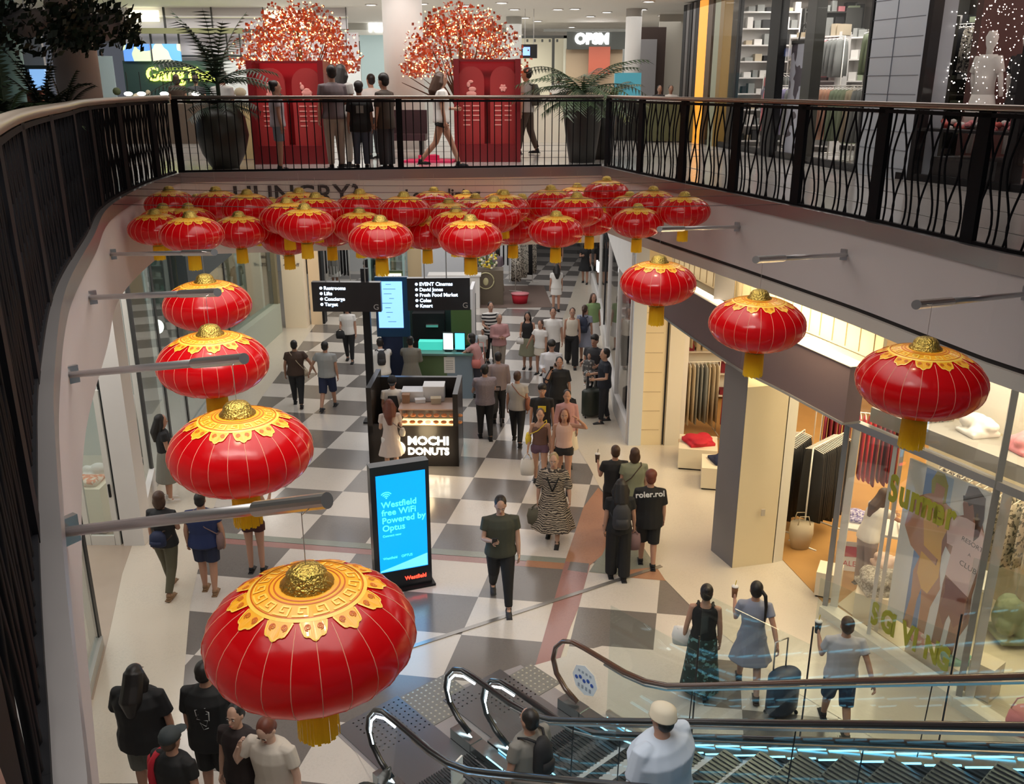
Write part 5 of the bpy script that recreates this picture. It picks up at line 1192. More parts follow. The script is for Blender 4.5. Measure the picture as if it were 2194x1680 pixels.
# ---- red new-year booths
BR = mat('booth_red', (.42, .008, .014), .35); BRD = mat('booth_deep_red', (.16, .005, .008), .4); BRL = mat('booth_arch_red', (.34, .025, .025), .5); BPK = mat('booth_print_pink', (.78, .32, .28), .5)
def booth(label, x0, x1, y, z1, marks):
    w_ = x1 - x0; t = thing('photo_booth', label, 'booth', ((x0 + x1) / 2, y, U), .03); H = z1 - U
    MB().box((0, .05, .16), (w_, .65, .32)).build('base', BRD, t); MB().box((0, .30, H / 2), (w_, .05, H)).build('back_panel', BR, t)
    MB().box((-w_ / 2 + .04, 0, H / 2), (.10, .62, H)).build('side_post', BRD, t); MB().box((w_ / 2 - .04, 0, H / 2), (.10, .62, H)).build('side_post', BRD, t)
    MB().box((0, -.02, H - .02), (w_, .06, .04)).build('top_bar', BRD, t)
    for k in range(2):
        cx = (-.25 if k == 0 else .25) * w_ * .98; hw = w_ * .20; zt = H - .12
        pts = [(-hw, 0), (hw, 0)] + [(hw * math.cos(a), zt - hw - .32 + hw * math.sin(a)) for a in [PI * q / 14 for q in range(15)]]
        mb = MB(); mb.prism(pts, -.03, .03, 0, facing((cx, -.06, .32))); ar = mb.build('arch_panel', BRL, t)
        mb = MB()
        for (ex, ez, rx, rz) in marks[k]: mb.ell((cx + ex, -.098, zt - .42 + ez), (rx, .010, rz), 12, 6)
        mb.build('animal_emblem', BPK, ar, True)
        mb = MB()
        for q in range(9): mb.box((cx - .09 + (q % 2) * .18, -.094, 1.0 - (q // 2) * .085), (.13, .006, .022))
        mb.build('printed_lines', BPK, ar)
monkey = [(0, .0, .07, .09), (-.03, .13, .05, .05), (.05, -.08, .03, .07), (-.06, -.08, .025, .08), (.09, -.02, .05, .05)]
dogm = [(0, 0, .10, .055), (-.08, .09, .04, .05), (-.07, -.09, .02, .08), (.07, -.09, .02, .08), (-.10, .15, .018, .03), (.0, .04, .06, .04)]
snake = [(0, -.06, .10, .05), (.02, .02, .075, .045), (-.05, .10, .035, .05), (-.01, .15, .05, .03), (.06, -.10, .05, .025)]
flower = [(.045 * math.cos(a), .04 + .045 * math.sin(a), .026, .026) for a in [2 * PI * q / 6 for q in range(6)]] + [(0, .04, .03, .03)]
booth('left red booth with two arched panels bearing a monkey and a dog', -4.66, -3.34, 17.25, 7.62, (monkey, dogm))
booth('right red booth with two arched panels bearing a snake and a flower', -1.06, .14, 17.75, 7.66, (snake, flower))
t = thing('floor_mat', 'bright pink-red fabric mat on the floor beside the right booth', 'rug', (-1.55, 17.6, U + .002)); mb = MB(); mb.prism([(-.5, -.3), (.45, -.35), (.55, .2), (.1, .35), (-.4, .25)], 0, .03); mb.build('mat_cloth', mat('mat_red', (.55, .01, .08), .7), t); mb = MB(); mb.prism([(-.2, -.1), (.2, -.15), (.1, .2)], .03, .12); mb.build('fold', mat('mat_red', (1, 1, 1)), t)
# ---- blossom trees with fairy lights
PET = mat('petal_coral', (.62, .10, .03), .6); PET2 = mat('petal_pink', (.60, .22, .17), .6); BARK = mat('bark', (.10, .05, .03), .8); FLT = mat('fairy_light', (1, .50, .16), .5, emit=6)
def blossom(label, cx, cy, z0, zt, rx, seed):
    rnd = random.Random(seed); t = thing('blossom_tree', label, 'tree', (cx, cy, U)); zc = z0 - U; H = zt - z0
    mb = MB(); mb.tube([(0, 0, 0), (.05, 0, .5), (-.03, .02, 1.0), (.02, 0, zc + .2), (0, 0, zc + H * .6)], [.10, .08, .07, .05, .02], 8)
    tips = []
    for k in range(26):
        a = rnd.uniform(0, 2 * PI); e = rnd.random(); r = rx * math.sqrt(rnd.random()) * .95
        tip = Vector((r * math.cos(a), r * math.sin(a) * .8, zc - .25 + (H + .2) * (1 - (r / rx) ** 2) * rnd.uniform(.5, 1))); tips.append(tip)
        mb.tube([(0, 0, .75 + .4 * e), tip * .5 + Vector((0, 0, .45)), tip], [.03, .016, .006], 5)
    mb.build('trunk', BARK, t, True)
    pm = MB(); lm = MB()
    def spot_():
        while True:
            d = Vector((rnd.gauss(0, 1), rnd.gauss(0, 1), rnd.gauss(.25, 1))).normalized()
            if d.z > -.45: break
        a = math.atan2(d.y, d.x); q = .55 + .45 * rnd.random() ** .6
        q *= 1 + .14 * math.sin(a * 3 + seed) * (1 - abs(d.z)) + .10 * math.sin(a * 7 + d.z * 6)
        peak = 1 - .30 * (1 - abs(d.z)) * max(0, d.z)
        return Vector((d.x * rx * q * peak, d.y * rx * q * .8 * peak, zc + .18 + d.z * q * (H * .86 if d.z > 0 else .55)))
    for k in range(2700):
        p = spot_(); s_ = rnd.uniform(.02, .045); u_ = Vector((rnd.gauss(0, 1), rnd.gauss(0, 1), rnd.gauss(0, 1))).normalized(); v_ = u_.orthogonal().normalized(); w2 = u_.cross(v_)
        pm.add([p + v_ * s_, p + w2 * s_, p - v_ * s_, p - w2 * s_], [(0, 1, 2, 3)], 0 if rnd.random() < .6 else 1)
    for k in range(520):
        p = spot_(); s_ = rnd.uniform(.011, .020); lm.add([p + Vector(q) * s_ for q in ((1, 0, 0), (-1, 0, 0), (0, 1, 0), (0, -1, 0), (0, 0, 1), (0, 0, -1))], [(0, 2, 4), (2, 1, 4), (1, 3, 4), (3, 0, 4), (2, 0, 5), (1, 2, 5), (3, 1, 5), (0, 3, 5)])
    o = pm.build('blossoms', [PET, PET2], t, fix=False); o['kind'] = 'stuff'; o = lm.build('fairy_lights', FLT, t, fix=False); o['kind'] = 'stuff'
    l = bpy.data.lights.new('tree_glow', 'POINT'); l.energy = 12; l.color = (1, .45, .15); l.shadow_soft_size = .5; o = bpy.data.objects.new('tree_glow', l); COL.objects.link(o); o.location = (cx, cy - .3, zc + U + H * .4)
blossom('left coral blossom tree glowing with fairy lights above a red booth', aty(640, 100, 18.6).x, 18.6, 7.50, 8.65, 1.16, 3)
blossom('right coral blossom tree glowing with fairy lights beside the white column', aty(985, 100, 19.2).x, 19.2, 7.42, 8.68, 1.24, 8)
# ---- plants
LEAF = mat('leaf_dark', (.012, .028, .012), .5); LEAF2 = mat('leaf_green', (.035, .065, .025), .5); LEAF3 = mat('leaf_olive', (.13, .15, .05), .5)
def fronds(mb, org, n, L, rnd, up=.9, leaf=.16, mi=0, spread=1.0):
    for k in range(n):
        a = 2 * PI * k / n + rnd.uniform(-.3, .3); el = rnd.uniform(.35, 1.25) * up; Lk = L * rnd.uniform(.75, 1.1); prev = Vector(org); d = Vector((math.cos(a) * math.cos(el) * spread, math.sin(a) * math.cos(el) * spread, math.sin(el)))
        S = 9; pts = [prev]
        for s in range(S):
            d = (d + Vector((0, 0, -.13))).normalized(); prev = prev + d * Lk / S; pts.append(prev)
        mb.tube(pts, [.010 * (1 - .8 * i / S) for i in range(S + 1)], 4, mi, cap=False)
        for i in range(2, S + 1):
            d = (pts[i] - pts[i - 1]).normalized(); sd = d.cross(Vector((0, 0, 1))).normalized()
            for h in (0, .5):
                b = pts[i - 1].lerp(pts[i], h)
                for sg in (-1, 1):
                    ll = leaf * (1 - .55 * abs(i / S - .45)) * rnd.uniform(.8, 1.1); tip = b + (sd * sg * .85 + d * .55 + Vector((0, 0, -.35))) * ll
                    mb.add([b - d * .020, b + d * .020, tip], [(0, 1, 2)], mi)
def potted(name, label, loc, pot, potm, n, L, seed, up=.9, leaf=.16, cat='plant', lm=None, stem=.2):
    rnd = random.Random(seed); t = thing(name, label, cat, loc)
    if pot: MB().lathe(pot, 24).build('pot', potm, t, True); MB().lathe([(pot[-1][0] * .92, pot[-1][1] - .05), (pot[-1][0] * .92, pot[-1][1] - .03)], 20).build('soil', mat('soil', (1, 1, 1)), t); z = pot[-1][1]
    else: z = 0
    mb = MB(); fronds(mb, (0, 0, z + stem * .5), n, L, rnd, up, leaf); fronds(mb, (0, 0, z), max(3, n // 2), L * .7, rnd, up * .7, leaf)
    mb.tube([(0, 0, z - .06), (0, 0, z + stem)], .035, 6)
    mb.build('fronds', lm or LEAF, t, fix=False); return t
POTD = mat('pot_dark', (.022, .020, .017), .45); POTO = mat('pot_olive', (.030, .030, .022), .4)
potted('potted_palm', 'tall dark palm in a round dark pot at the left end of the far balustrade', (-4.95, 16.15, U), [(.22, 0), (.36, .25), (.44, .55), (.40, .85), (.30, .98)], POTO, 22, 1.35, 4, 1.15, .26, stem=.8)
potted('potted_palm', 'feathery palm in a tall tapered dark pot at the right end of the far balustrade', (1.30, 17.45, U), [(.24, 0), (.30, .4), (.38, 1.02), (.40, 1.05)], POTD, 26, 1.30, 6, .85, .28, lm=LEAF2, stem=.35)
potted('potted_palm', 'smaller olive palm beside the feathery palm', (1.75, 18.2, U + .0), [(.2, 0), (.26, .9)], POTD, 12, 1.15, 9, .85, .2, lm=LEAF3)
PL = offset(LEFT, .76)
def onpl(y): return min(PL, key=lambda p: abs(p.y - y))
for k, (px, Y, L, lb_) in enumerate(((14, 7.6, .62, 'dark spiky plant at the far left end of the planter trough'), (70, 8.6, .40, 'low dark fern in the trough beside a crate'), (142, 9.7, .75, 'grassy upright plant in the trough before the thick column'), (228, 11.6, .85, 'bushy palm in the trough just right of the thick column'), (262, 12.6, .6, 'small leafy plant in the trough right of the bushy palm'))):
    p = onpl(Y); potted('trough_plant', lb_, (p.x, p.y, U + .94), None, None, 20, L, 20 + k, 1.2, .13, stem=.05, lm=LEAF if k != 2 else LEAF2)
def ivy(label, c, rx, rz, n, seed, bowl=True):
    rnd = random.Random(seed); t = thing('hanging_planter', label, 'plant', c)
    if bowl: MB().lathe([(.03, -.30), (.16, -.26), (.26, -.12), (.29, .0)], 20).build('bowl', mat('bowl_grey', (.36, .35, .36), .5), t, True); MB().tube([(0, 0, .0), (0, 0, 9.2 - c[2])], .008, 5).build('hanging_wire', STEEL, t)
    mb = MB()
    for k in range(n):
        a = rnd.uniform(0, 2 * PI); r = rx * math.sqrt(rnd.random()); drop = -rz * rnd.random() ** .7 if r > rx * .35 else rnd.uniform(0, .25); p = Vector((r * math.cos(a), r * math.sin(a) * .8, .12 + drop + .5 * (1 - r / rx) * rnd.random()))
        s_ = rnd.uniform(.03, .07); u_ = Vector((rnd.gauss(0, 1), rnd.gauss(0, 1), rnd.gauss(0, .6))).normalized(); v_ = u_.orthogonal().normalized(); w2 = u_.cross(v_)
        mb.add([p + v_ * s_, p + w2 * s_ * .6, p - v_ * s_, p - w2 * s_ * .6], [(0, 1, 2, 3)])
    o = mb.build('foliage', LEAF, t, fix=False); o['kind'] = 'stuff'
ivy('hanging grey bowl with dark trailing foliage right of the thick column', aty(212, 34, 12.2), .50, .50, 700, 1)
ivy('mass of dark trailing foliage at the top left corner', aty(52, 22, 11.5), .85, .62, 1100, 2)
# ---- right-hand facade of the upper level
WALLU = [Vector((3.95, 28, 0)), Vector((4.45, 24.8, 0)), Vector((5.15, 18.3, 0)), Vector((5.72, 14.6, 0)), Vector((6.70, 12.35, 0)), Vector((8.2, 9.6, 0))]
def onwall(px, back=0):
    d = ray(px, 205); best = None
    for a, b in zip(WALLU, WALLU[1:]):
        e = b - a; den = d.x * (-e.y) + d.y * e.x
        if abs(den) < 1e-6: continue
        tt = (a.x * (-e.y) + a.y * e.x) / den; s_ = (d.x * tt - a.x) / e.x if abs(e.x) > abs(e.y) else (d.y * tt - a.y) / e.y
        if -.001 <= s_ <= 1.001 and tt > 0: best = Vector((d.x * tt, d.y * tt, 0)); ee = e.normalized()
    n_ = Vector((-ee.y, ee.x, 0)); n_ = n_ if n_.x > 0 else -n_
    return best + n_ * back, ee, n_
def facade(name, px0, px1, z0, z1, mt, th=.15, back=0, st=True, **k):
    a, _, n_ = onwall(px0, back); b, _, _ = onwall(px1, back); m = MB(); a = a + n_ * th / 2; b = b + n_ * th / 2
    m.bar(a + Vector((0, 0, U + (z0 + z1) / 2)), b + Vector((0, 0, U + (z0 + z1) / 2)), th, z1 - z0); 
    return struct(name, m, mt)
i_ = 46
def F(px0, px1, z0, z1, mt, **k):
    global i_; i_ += 1; return facade('trim_%d' % i_, px0, px1, z0, z1, mt, **k)
GOLDG = mat('gold_glow', (1, .42, .05), .4, emit=.65); GREYSTR = mat('stripe_grey', (.12, .11, .11), .4)
for k, (a, b, mt_) in enumerate(((1455, 1461, BLACK), (1462, 1467, GREYSTR), (1468, 1473, BLACK), (1475, 1480, GREYSTR), (1481, 1488, BLACK))): F(a, b, 0, 3.3, mt_, th=.3)
F(1488, 1506, 0, 3.3, GOLDG, th=.12); F(1506, 1516, 0, 3.3, mat('amber_dark', (.10, .05, .02), .4), th=.2); F(1521, 1532, 0, 3.3, mat('sage_post', (.35, .38, .28), .4), th=.2); F(1532, 1540, 0, 3.3, mat('bronze_post', (.28, .17, .04), .4), th=.2)
F(1569, 1573, 0, 3.3, BLACK, th=.08); F(1637, 1658, 0, 3.3, BLACK, th=.16); F(1713, 1732, 0, 3.3, MUL, th=.2); F(1846, 1850, 0, 3.3, BLACK, th=.1); F(1850, 1852, 0, 0.12, BLACK, th=.1)
F(1516, 1850, 0, .12, BLACK, th=.1); F(1940, 2260, 0, .10, BLACK, th=.12, back=.0); F(1962, 1975, 0, 3.3, BLACK, th=.2); F(1975, 2260, .72, .76, BLACK, th=.3, back=.0); F(2175, 2194, 0, 3.3, BLACK, th=.2)
facade('wall_right_12', 1852, 1962, 0, 3.4, mat('tile_bluegrey', (.45, .50, .56), .4), th=.5)
m = MB(); a, e_, n_ = onwall(1853); b, _, _ = onwall(1961)
for k in range(12): m.bar(a - n_ * .004 + Vector((0, 0, U + .15 + k * .27)), b - n_ * .004 + Vector((0, 0, U + .15 + k * .27)), .008, .006)
c_ = a.lerp(b, .47); m.box((c_.x - n_.x * .004, c_.y - n_.y * .004, U + 1.65), (.012, .012, 3.3)); struct('trim_80', m, mat('tile_joint', (.14, .16, .20), .5))
m = MB(); a, _, _ = onwall(1516); b, _, _ = onwall(1846); m.bar(a + Vector((0, 0, U + 1.7)), onwall(1700)[0] + Vector((0, 0, U + 1.7)), .01, 3.3); m.bar(onwall(1700)[0] + Vector((0, 0, U + 1.7)), b + Vector((0, 0, U + 1.7)), .01, 3.3); m.bar(onwall(1975)[0] + Vector((0, 0, U + 1.7)), onwall(2260)[0] + Vector((0, 0, U + 1.7)), .01, 3.3); struct('window_7', m, glass('shop_glass_upper', (1, 1, 1), .015, .12))
m = MB(); m.bar((7.6, 26, U + 1.7), (9.4, 14.9, U + 1.7), .15, 3.4); m.bar((5.0, 22.6, U + 1.7), (9, 22.6, U + 1.7), .15, 3.4); struct('wall_right_13', m, mat('upper_shop_wall', (.36, .33, .30), .6))
m = MB(); m.bar((6.75, 14.2, U + 1.7), (12, 14.9, U + 1.7), .15, 3.4); m.bar((9.9, 14.6, U + 1.7), (11.4, 8, U + 1.7), .15, 3.4); struct('wall_right_14', m, mat('maroon_wall', (.10, .035, .03), .6))
def inshop(px, back): p, _, _ = onwall(px, back); return p
for k, (px, bk, w_, lb_, cols) in enumerate(((1590, 1.6, 1.3, 'tall shelf of grey and white clothes inside the upper right shop, left bay', [cl_gry, cl_wht, cl_bge]), (1610, 2.9, 2.0, 'deep shelf of mixed goods behind the left bay of the upper right shop', [cl_blk, cl_wht, cl_grn, cl_gry]), (1780, 1.9, 1.8, 'dark framed shelf of shoes and bags in the right bay of the upper right shop', [cl_blk, cl_wht, cl_grn, cl_gry]), (1820, 1.2, .9, 'narrow grid shelf with pink and pale bags next to the tiled pillar', [cl_pnk, cl_wht, cl_grn]))):
    p = inshop(px, bk); shelf(lb_, (p.x, p.y, U), -1.0, w_, 2.4, .35, 6, cols, frame=MUL if k > 1 else None)
for k, (px, bk, lb_, cols) in enumerate(((1600, .8, 'rack of pink and lilac garments in the left bay upstairs', [cl_pnk, cl_lil, cl_gry]), (1750, .7, 'rack of sage and khaki garments in the right bay upstairs', [cl_grn, cl_bge, cl_grn]), (1800, .7, 'rack of grey and white garments next to the sage rack upstairs', [cl_gry, cl_wht, cl_leo]), (1690, .9, 'rack of peach garments behind the poster upstairs', [C_('peach', (.62, .36, .24)), cl_pnk]))):
    p = inshop(px, bk); hanger_row(lb_, (p.x, p.y, U), -1.15, 10, cols, 1.0, 1.35, .9)
a = inshop(1660, .25); b = inshop(1692, .25); t = thing('poster_bag_display', 'tall shopping-bag shaped poster with a pale and dark print, upstairs', 'poster', (a.x, a.y, U + .1), math.atan2(b.y - a.y, b.x - a.x)); w_ = (b - a).xy.length + .25
MB().box((w_ / 2, .03, 1.0), (w_, .04, 2.0)).build('board', pattern('poster_marble', (.55, .60, .72), (.10, .09, .12), 'noise', 1.8, 2, .5, .55), t); MB().box((w_ / 2, .03, 2.03), (w_ + .04, .06, .07)).build('top_edge', DARK, t); mb = MB(); mb.tube([(w_ * .25 + 0, .03, 2.05), (w_ * .3, .03, 2.25), (w_ * .5, .03, 2.35), (w_ * .7, .03, 2.25), (w_ * .75, .03, 2.05)], .015, 6); mb.build('bag_handle', DARK, t, True)
tag(text('shop_sign', 'Typo', .26, mat('sign_lemon', (.85, 1, .1), .5, emit=2.5), None, facing(inshop(1812, .6) + Vector((0, 0, U + 2.05)), -1.05), .02, bold=.02), 'small lit lemon-yellow shop sign inside the upper right shop', 'sign')
t = thing('hanging_cushion', 'round bright pink cushion hanging at the edge of the tiled pillar', 'cushion', inshop(1838, .5) + Vector((0, 0, U + 1.55))); MB().ell((0, 0, 0), (.14, .14, .14), 14, 10).build('cushion_body', mat('hot_pink', (.70, .10, .20), .6), t, True); MB().tube([(0, 0, .12), (0, 0, 1.6)], .004, 4).build('string', DARK, t)
t = thing('toy_bag', 'soft red plush bag with two handles on a shelf upstairs', 'bag', inshop(1770, 1.3) + Vector((0, 0, U + 1.45))); MB().ell((0, 0, .1), (.22, .14, .15), 12, 8).build('bag_body', mat('plush_red', (.42, .07, .07), .8), t, True)
for s_ in (-.1, .1): mb = MB(); mb.tube([(s_ - .06, 0, .2), (s_ - .04, 0, .36), (s_ + .04, 0, .36), (s_ + .06, 0, .2)], .012, 6); mb.build('handle', mat('plush_red', (1, 1, 1)), t, True)
MB().box((0, 0, -.075), (.6, .3, .04)).build('shelf_board', MUL, t)
for k, (px, bk, tc, bc, dr, lb_) in enumerate(((2040, .6, cl_wht, cl_wht, True, 'mannequin in a long pale gown in the sparkling window'), (2085, .9, cl_blk, cl_blk, True, 'mannequin in a long black gown in the sparkling window'), (2158, .5, cl_wht, cl_pnk, True, 'mannequin in a blush gown at the right frame edge of the sparkling window'), (2120, 1.6, cl_blk, cl_gry, False, 'mannequin in dark separates deep in the sparkling window'))):
    p = inshop(px, bk); mannequin(lb_, (p.x, p.y, U + .35), -1.2, tc, bc, dr)
mb = MB(); rnd = random.Random(4)
for k in range(620):
    p = inshop(rnd.uniform(1968, 2160), rnd.uniform(.30, .9)) + Vector((0, 0, U + rnd.uniform(.9, 3.2))); s_ = rnd.uniform(.004, .011)
    mb.add([p + Vector(q) * s_ for q in ((1, 0, 0), (-1, 0, 0), (0, 1, 0), (0, -1, 0), (0, 0, 1), (0, 0, -1))], [(0, 2, 4), (2, 1, 4), (1, 3, 4), (3, 0, 4), (2, 0, 5), (1, 2, 5), (3, 1, 5), (0, 3, 5)])
o = mb.build('fairy_light_curtain', mat('fairy_white', (1, .85, .75), .5, emit=7), fix=False); tag(o, 'curtain of tiny warm white fairy lights in the dark upper right window', 'fairy lights'); o['kind'] = 'stuff'
a = inshop(2000, .40); b = inshop(2150, .35); t = thing('display_plinth', 'black window plinth with pink and coral bouquets in the dark upper right window', 'plinth', (0, 0, U)); mb = MB(); mb.bar(a + Vector((0, 0, .18)), b + Vector((0, 0, .18)), .5, .36); mb.build('plinth', DARK, t)
mb = MB()
for k in range(44): p = a.lerp(b, rnd.random()) + Vector((rnd.uniform(-.1, .1), rnd.uniform(-.15, .15), rnd.uniform(.75, .86))); mb.ell(p, (.05, .05, .04), 6, 4, k % 3)
o = mb.build('bouquets', [mat('coral', (.65, .12, .10), .6), cl_pnk, cl_wht], t, True); o['kind'] = 'stuff'; mb = MB(); mb.bar(a + Vector((0, 0, .735)), b + Vector((0, 0, .735)), .42, .03); mb.build('ledge', DARK, t)

for k in range(5):
    f = .12 + k * .17; p = Vector((7.6, 26, 0)).lerp(Vector((9.4, 14.9, 0)), f) + Vector((-.35, 0, 0))
    shelf('tall dark goods shelf on the upper right shop wall, %s from far end' % ORD[k], (p.x, p.y, U), -PI / 2 - .16, 1.7, 3.0, .34, 8, [cl_blk, cl_wht, [cl_pnk, cl_grn, cl_gry, cl_bge, cl_red][k], cl_gry, cl_lil], frame=MUL)
for k, (px, bk, lb_, cols) in enumerate(((1600, 1.5, 'high rail of printed tops in the left bay upstairs', [cl_flo, cl_pnk, cl_gry]), (1760, 1.3, 'high rail of green and grey bags and tops in the right bay upstairs', [cl_grn, cl_gry, cl_blk]), (1815, 1.8, 'high rail of white and dark tops near the tiled pillar upstairs', [cl_wht, cl_blk, cl_leo]))):
    p = inshop(px, bk); hanger_row(lb_, (p.x, p.y, U), -1.15, 12, cols, 1.4, 2.3, .7)

for k, (x, lb_, cols) in enumerate(((5.85, 'white wall shelf of shoes and tops facing the viewer, left bay upstairs', [cl_blk, cl_wht, cl_gry, cl_bge]), (7.25, 'dark wall shelf of coloured goods facing the viewer behind the bag poster upstairs', [cl_pnk, cl_gry, cl_blk, cl_grn]))):
    shelf(lb_, (x, 22.28, U), 0, 1.3, 3.0, .34, 9, cols, frame=WHITE if k == 0 else MUL)
hanger_row('rail of rose and grey tops facing the viewer, left bay upstairs', (6.0, 20.9, U), .1, 14, [cl_pnk, cl_gry, cl_lil, cl_wht], 1.1, 1.6, .8)
# ================================================================ PEOPLE
ARM = {'hang': ((.14, .02, -1), (.06, .16, -1)), 'fwd': ((.12, .38, -1), (.04, .75, -.75)), 'back': ((.16, -.42, -1), (.12, -.12, -1)), 'phone': ((.16, .22, -1), (-.42, .85, .30)),
       'hold': ((.14, .08, -1), (-.12, 1, -.05)), 'ear': ((.42, .35, -.75), (-.38, .10, 1)), 'out': ((.52, .05, -.9), (.42, .12, -.95)), 'pull': ((.30, -.45, -.85), (.18, -.55, -.75)), 'reach': ((.12, .85, -.6), (-.05, .9, -.35)),
       'cup': ((.22, .25, -.95), (.05, .75, .65)), 'hip': ((.50, -.12, -.85), (-.55, .30, -.60)), 'bag': ((.20, .0, -1), (.10, .35, -.9)), 'head': ((.85, .15, -.1), (-.75, .1, .75)), 'push': ((.12, .45, -.95), (.0, .95, -.45)), 'cross': ((.16, .18, -1), (-.75, .65, -.05))}
def hand(mb, wr, d, side, r=.026, mi=0, curl=.5):
    """palm, five unequal bent fingers, thumb from the side of the palm"""
    d = Vector(d).normalized(); inw = Vector((-side, 0, 0)); inw = (inw - d * inw.dot(d)); inw = inw.normalized() if inw.length > .2 else Vector((0, 1, 0)); acr = d.cross(inw).normalized()
    c = wr + d * .042
    R = Matrix((acr, inw, d)).transposed().to_4x4()
    mb.ell((0, 0, 0), (.040, .017, .050), 8, 6, mi, Matrix.Translation(c) @ R)
    for k, (o, L) in enumerate(((-.028, .060), (-.010, .072), (.010, .070), (.028, .052))):
        b = c + acr * o + d * .040; b2 = b + (d * .85 + inw * .35 * curl).normalized() * L * .45; b3 = b2 + (d * .5 + inw * 1.1 * curl).normalized() * L * .35; b4 = b3 + (d * .15 + inw * 1.2 * curl).normalized() * L * .22
        mb.tube([b, b2, b3, b4], [.0088, .0082, .0075, .006], 5, mi)
    fw = acr if acr.y > 0 else -acr
    t0 = c + fw * .030 - d * .012; t1 = t0 + (fw * .8 + d * .55 + inw * .3).normalized() * .034; t2 = t1 + (fw * .2 + d * .9 + inw * .4).normalized() * .028
    mb.tube([t0, t1, t2], [.011, .0095, .007], 5, mi)
HAIRM = {}
def hairmat(c): return mat('hair_%02d_%02d_%02d' % tuple(int(k * 99) for k in c), c, .5, noise=(30, .3))
SKINS = [(.46, .25, .17), (.52, .31, .22), (.36, .19, .12), (.24, .12, .075), (.58, .37, .28)]
PN = [0]
def person(label, foot, z=0, h=1.68, face=0, top=('tee', cl_blk), bot=('pants', cl_blk), hair=('short', (.012, .009, .008)), arms=('hang', 'hang'), stride=0, lean=0, fat=1.0, fem=False, shoe=cl_blk, skin=0, vox=.0135, tilt=0, child=False, at_px=True, seat=False, group=None, extra=None, sleeve=.55):
    """face = heading in degrees, 0 looks away from the viewer, 180 towards the viewer"""
    PN[0] += 1; rnd = random.Random(PN[0])
    loc = at(foot[0], foot[1], z) if at_px else Vector((foot[0], foot[1], z))
    t = thing('person', label, 'person', loc, math.radians(face), group); k = h / 1.70
    SK = mat('skin_%d' % skin, SKINS[skin], .5); EYE_ = mat('eye_dark', (.02, .012, .01), .3); LIP = mat('lip', (.38, .11, .09), .5); SCL = mat('eye_white', (.75, .73, .70), .4)
    sw = (.165 if fem else .185) * (.5 + .5 * fat); hw = .09
    # legs
    legs = []; A = math.radians(26) * stride
    for s, a in ((-1, A), (1, -A)):
        kb = .30 * max(0, -a) / .45 + .05; hip = Vector((s * hw, 0, .90)); 
        if seat: kn = hip + Vector((s * .03, .40, -.02)); an = kn + Vector((0, .02, -.40))
        else:
            kn = hip + Vector((s * .005, math.sin(a + kb * .35), -math.cos(a + kb * .35))) * .42; an = kn + Vector((s * .005, math.sin(a - kb), -math.cos(a - kb))) * .41
        legs.append([hip, kn, an])
    dz = .075 - min(l[2].z for l in legs)
    for l in legs:
        for p in l: p.z += dz
    L_ = math.radians(lean); piv = Vector((0, 0, .93 + dz)); RL = Matrix.Rotation(-L_, 4, 'X')
    def up(p): q = Vector(p) + Vector((0, 0, dz)); return piv + RL @ (q - piv) if L_ and q.z > piv.z - .02 else q
    sh = [up((s * sw, 0, 1.372)) for s in (-1, 1)]; arm = []
    for i, s in enumerate((-1, 1)):
        u_, f_ = ARM[arms[i]]; u_ = Vector((u_[0] * s, u_[1], u_[2])).normalized(); f_ = Vector((f_[0] * s, f_[1], f_[2])).normalized()
        if fat > 1.15: u_ = (u_ + Vector((.12 * s, 0, 0))).normalized()
        el = sh[i] + u_ * .285; wr = el + f_ * .245; arm.append((sh[i], el, wr, f_))
    ff = fat; hd = up((0, .012, 1.575)); HT = Matrix.Translation(hd) @ Matrix.Rotation(math.radians(-tilt) - L_ * .5, 4, 'X') @ Matrix.Scale(1.07, 4)
    # ---- body: one continuous skin surface
    b = MB()
    tr = [(.84, .125, .095), (.92, .158, .112), (1.0, .142, .102), (1.07, .122 if fem else .135, .094), (1.17, .138, .102), (1.28, .148 if fem else .160, .104), (1.345, .130 if fem else .148, .088), (1.40, .088, .066), (1.435, .055, .052), (1.50, .050, .052)]
    n = 16; vs = []; fs = []
    for j, (z_, rx, ry) in enumerate(tr):
        f2 = ff if z_ < 1.4 else 1 + (ff - 1) * .4
        for q in range(n):
            a = 2 * PI * q / n; vs.append(up((rx * f2 * math.cos(a), ry * f2 * math.sin(a), z_)))
    for j in range(len(tr) - 1):
        for q in range(n): fs.append((j * n + q, j * n + (q + 1) % n, (j + 1) * n + (q + 1) % n, (j + 1) * n + q))
    fs += [tuple(range(n - 1, -1, -1)), tuple((len(tr) - 1) * n + q for q in range(n))]; b.add(vs, fs)
    b.tube([up((0, 0, 1.40)), up((0, .01, 1.50)), HT @ Vector((0, -.01, -.03))], [.052, .048, .046], 10)
    # head with jaw, brow, nose, ears
    hr = [(-.118, .018, .018, .035), (-.105, .036, .040, .028), (-.07, .052, .064, .012), (-.03, .064, .082, .002), (.02, .071, .092, -.004), (.06, .070, .092, -.008), (.095, .058, .078, -.010), (.118, .036, .050, -.010), (.128, .012, .02, -.010)]
    b.loft([(0, y_, z_, rx, ry) for z_, rx, ry, y_ in hr], 14, 0, HT)
    b.ell((0, .094, -.014), (.014, .020, .022), 8, 6, 0, HT); b.ell((0, .080, .030), (.050, .014, .010), 10, 6, 0, HT); b.ell((0, .082, -.058), (.024, .010, .010), 8, 6, 0, HT)
    for s in (-1, 1): b.ell((s * .073, -.005, -.005), (.010, .018, .028), 6, 6, 0, HT)
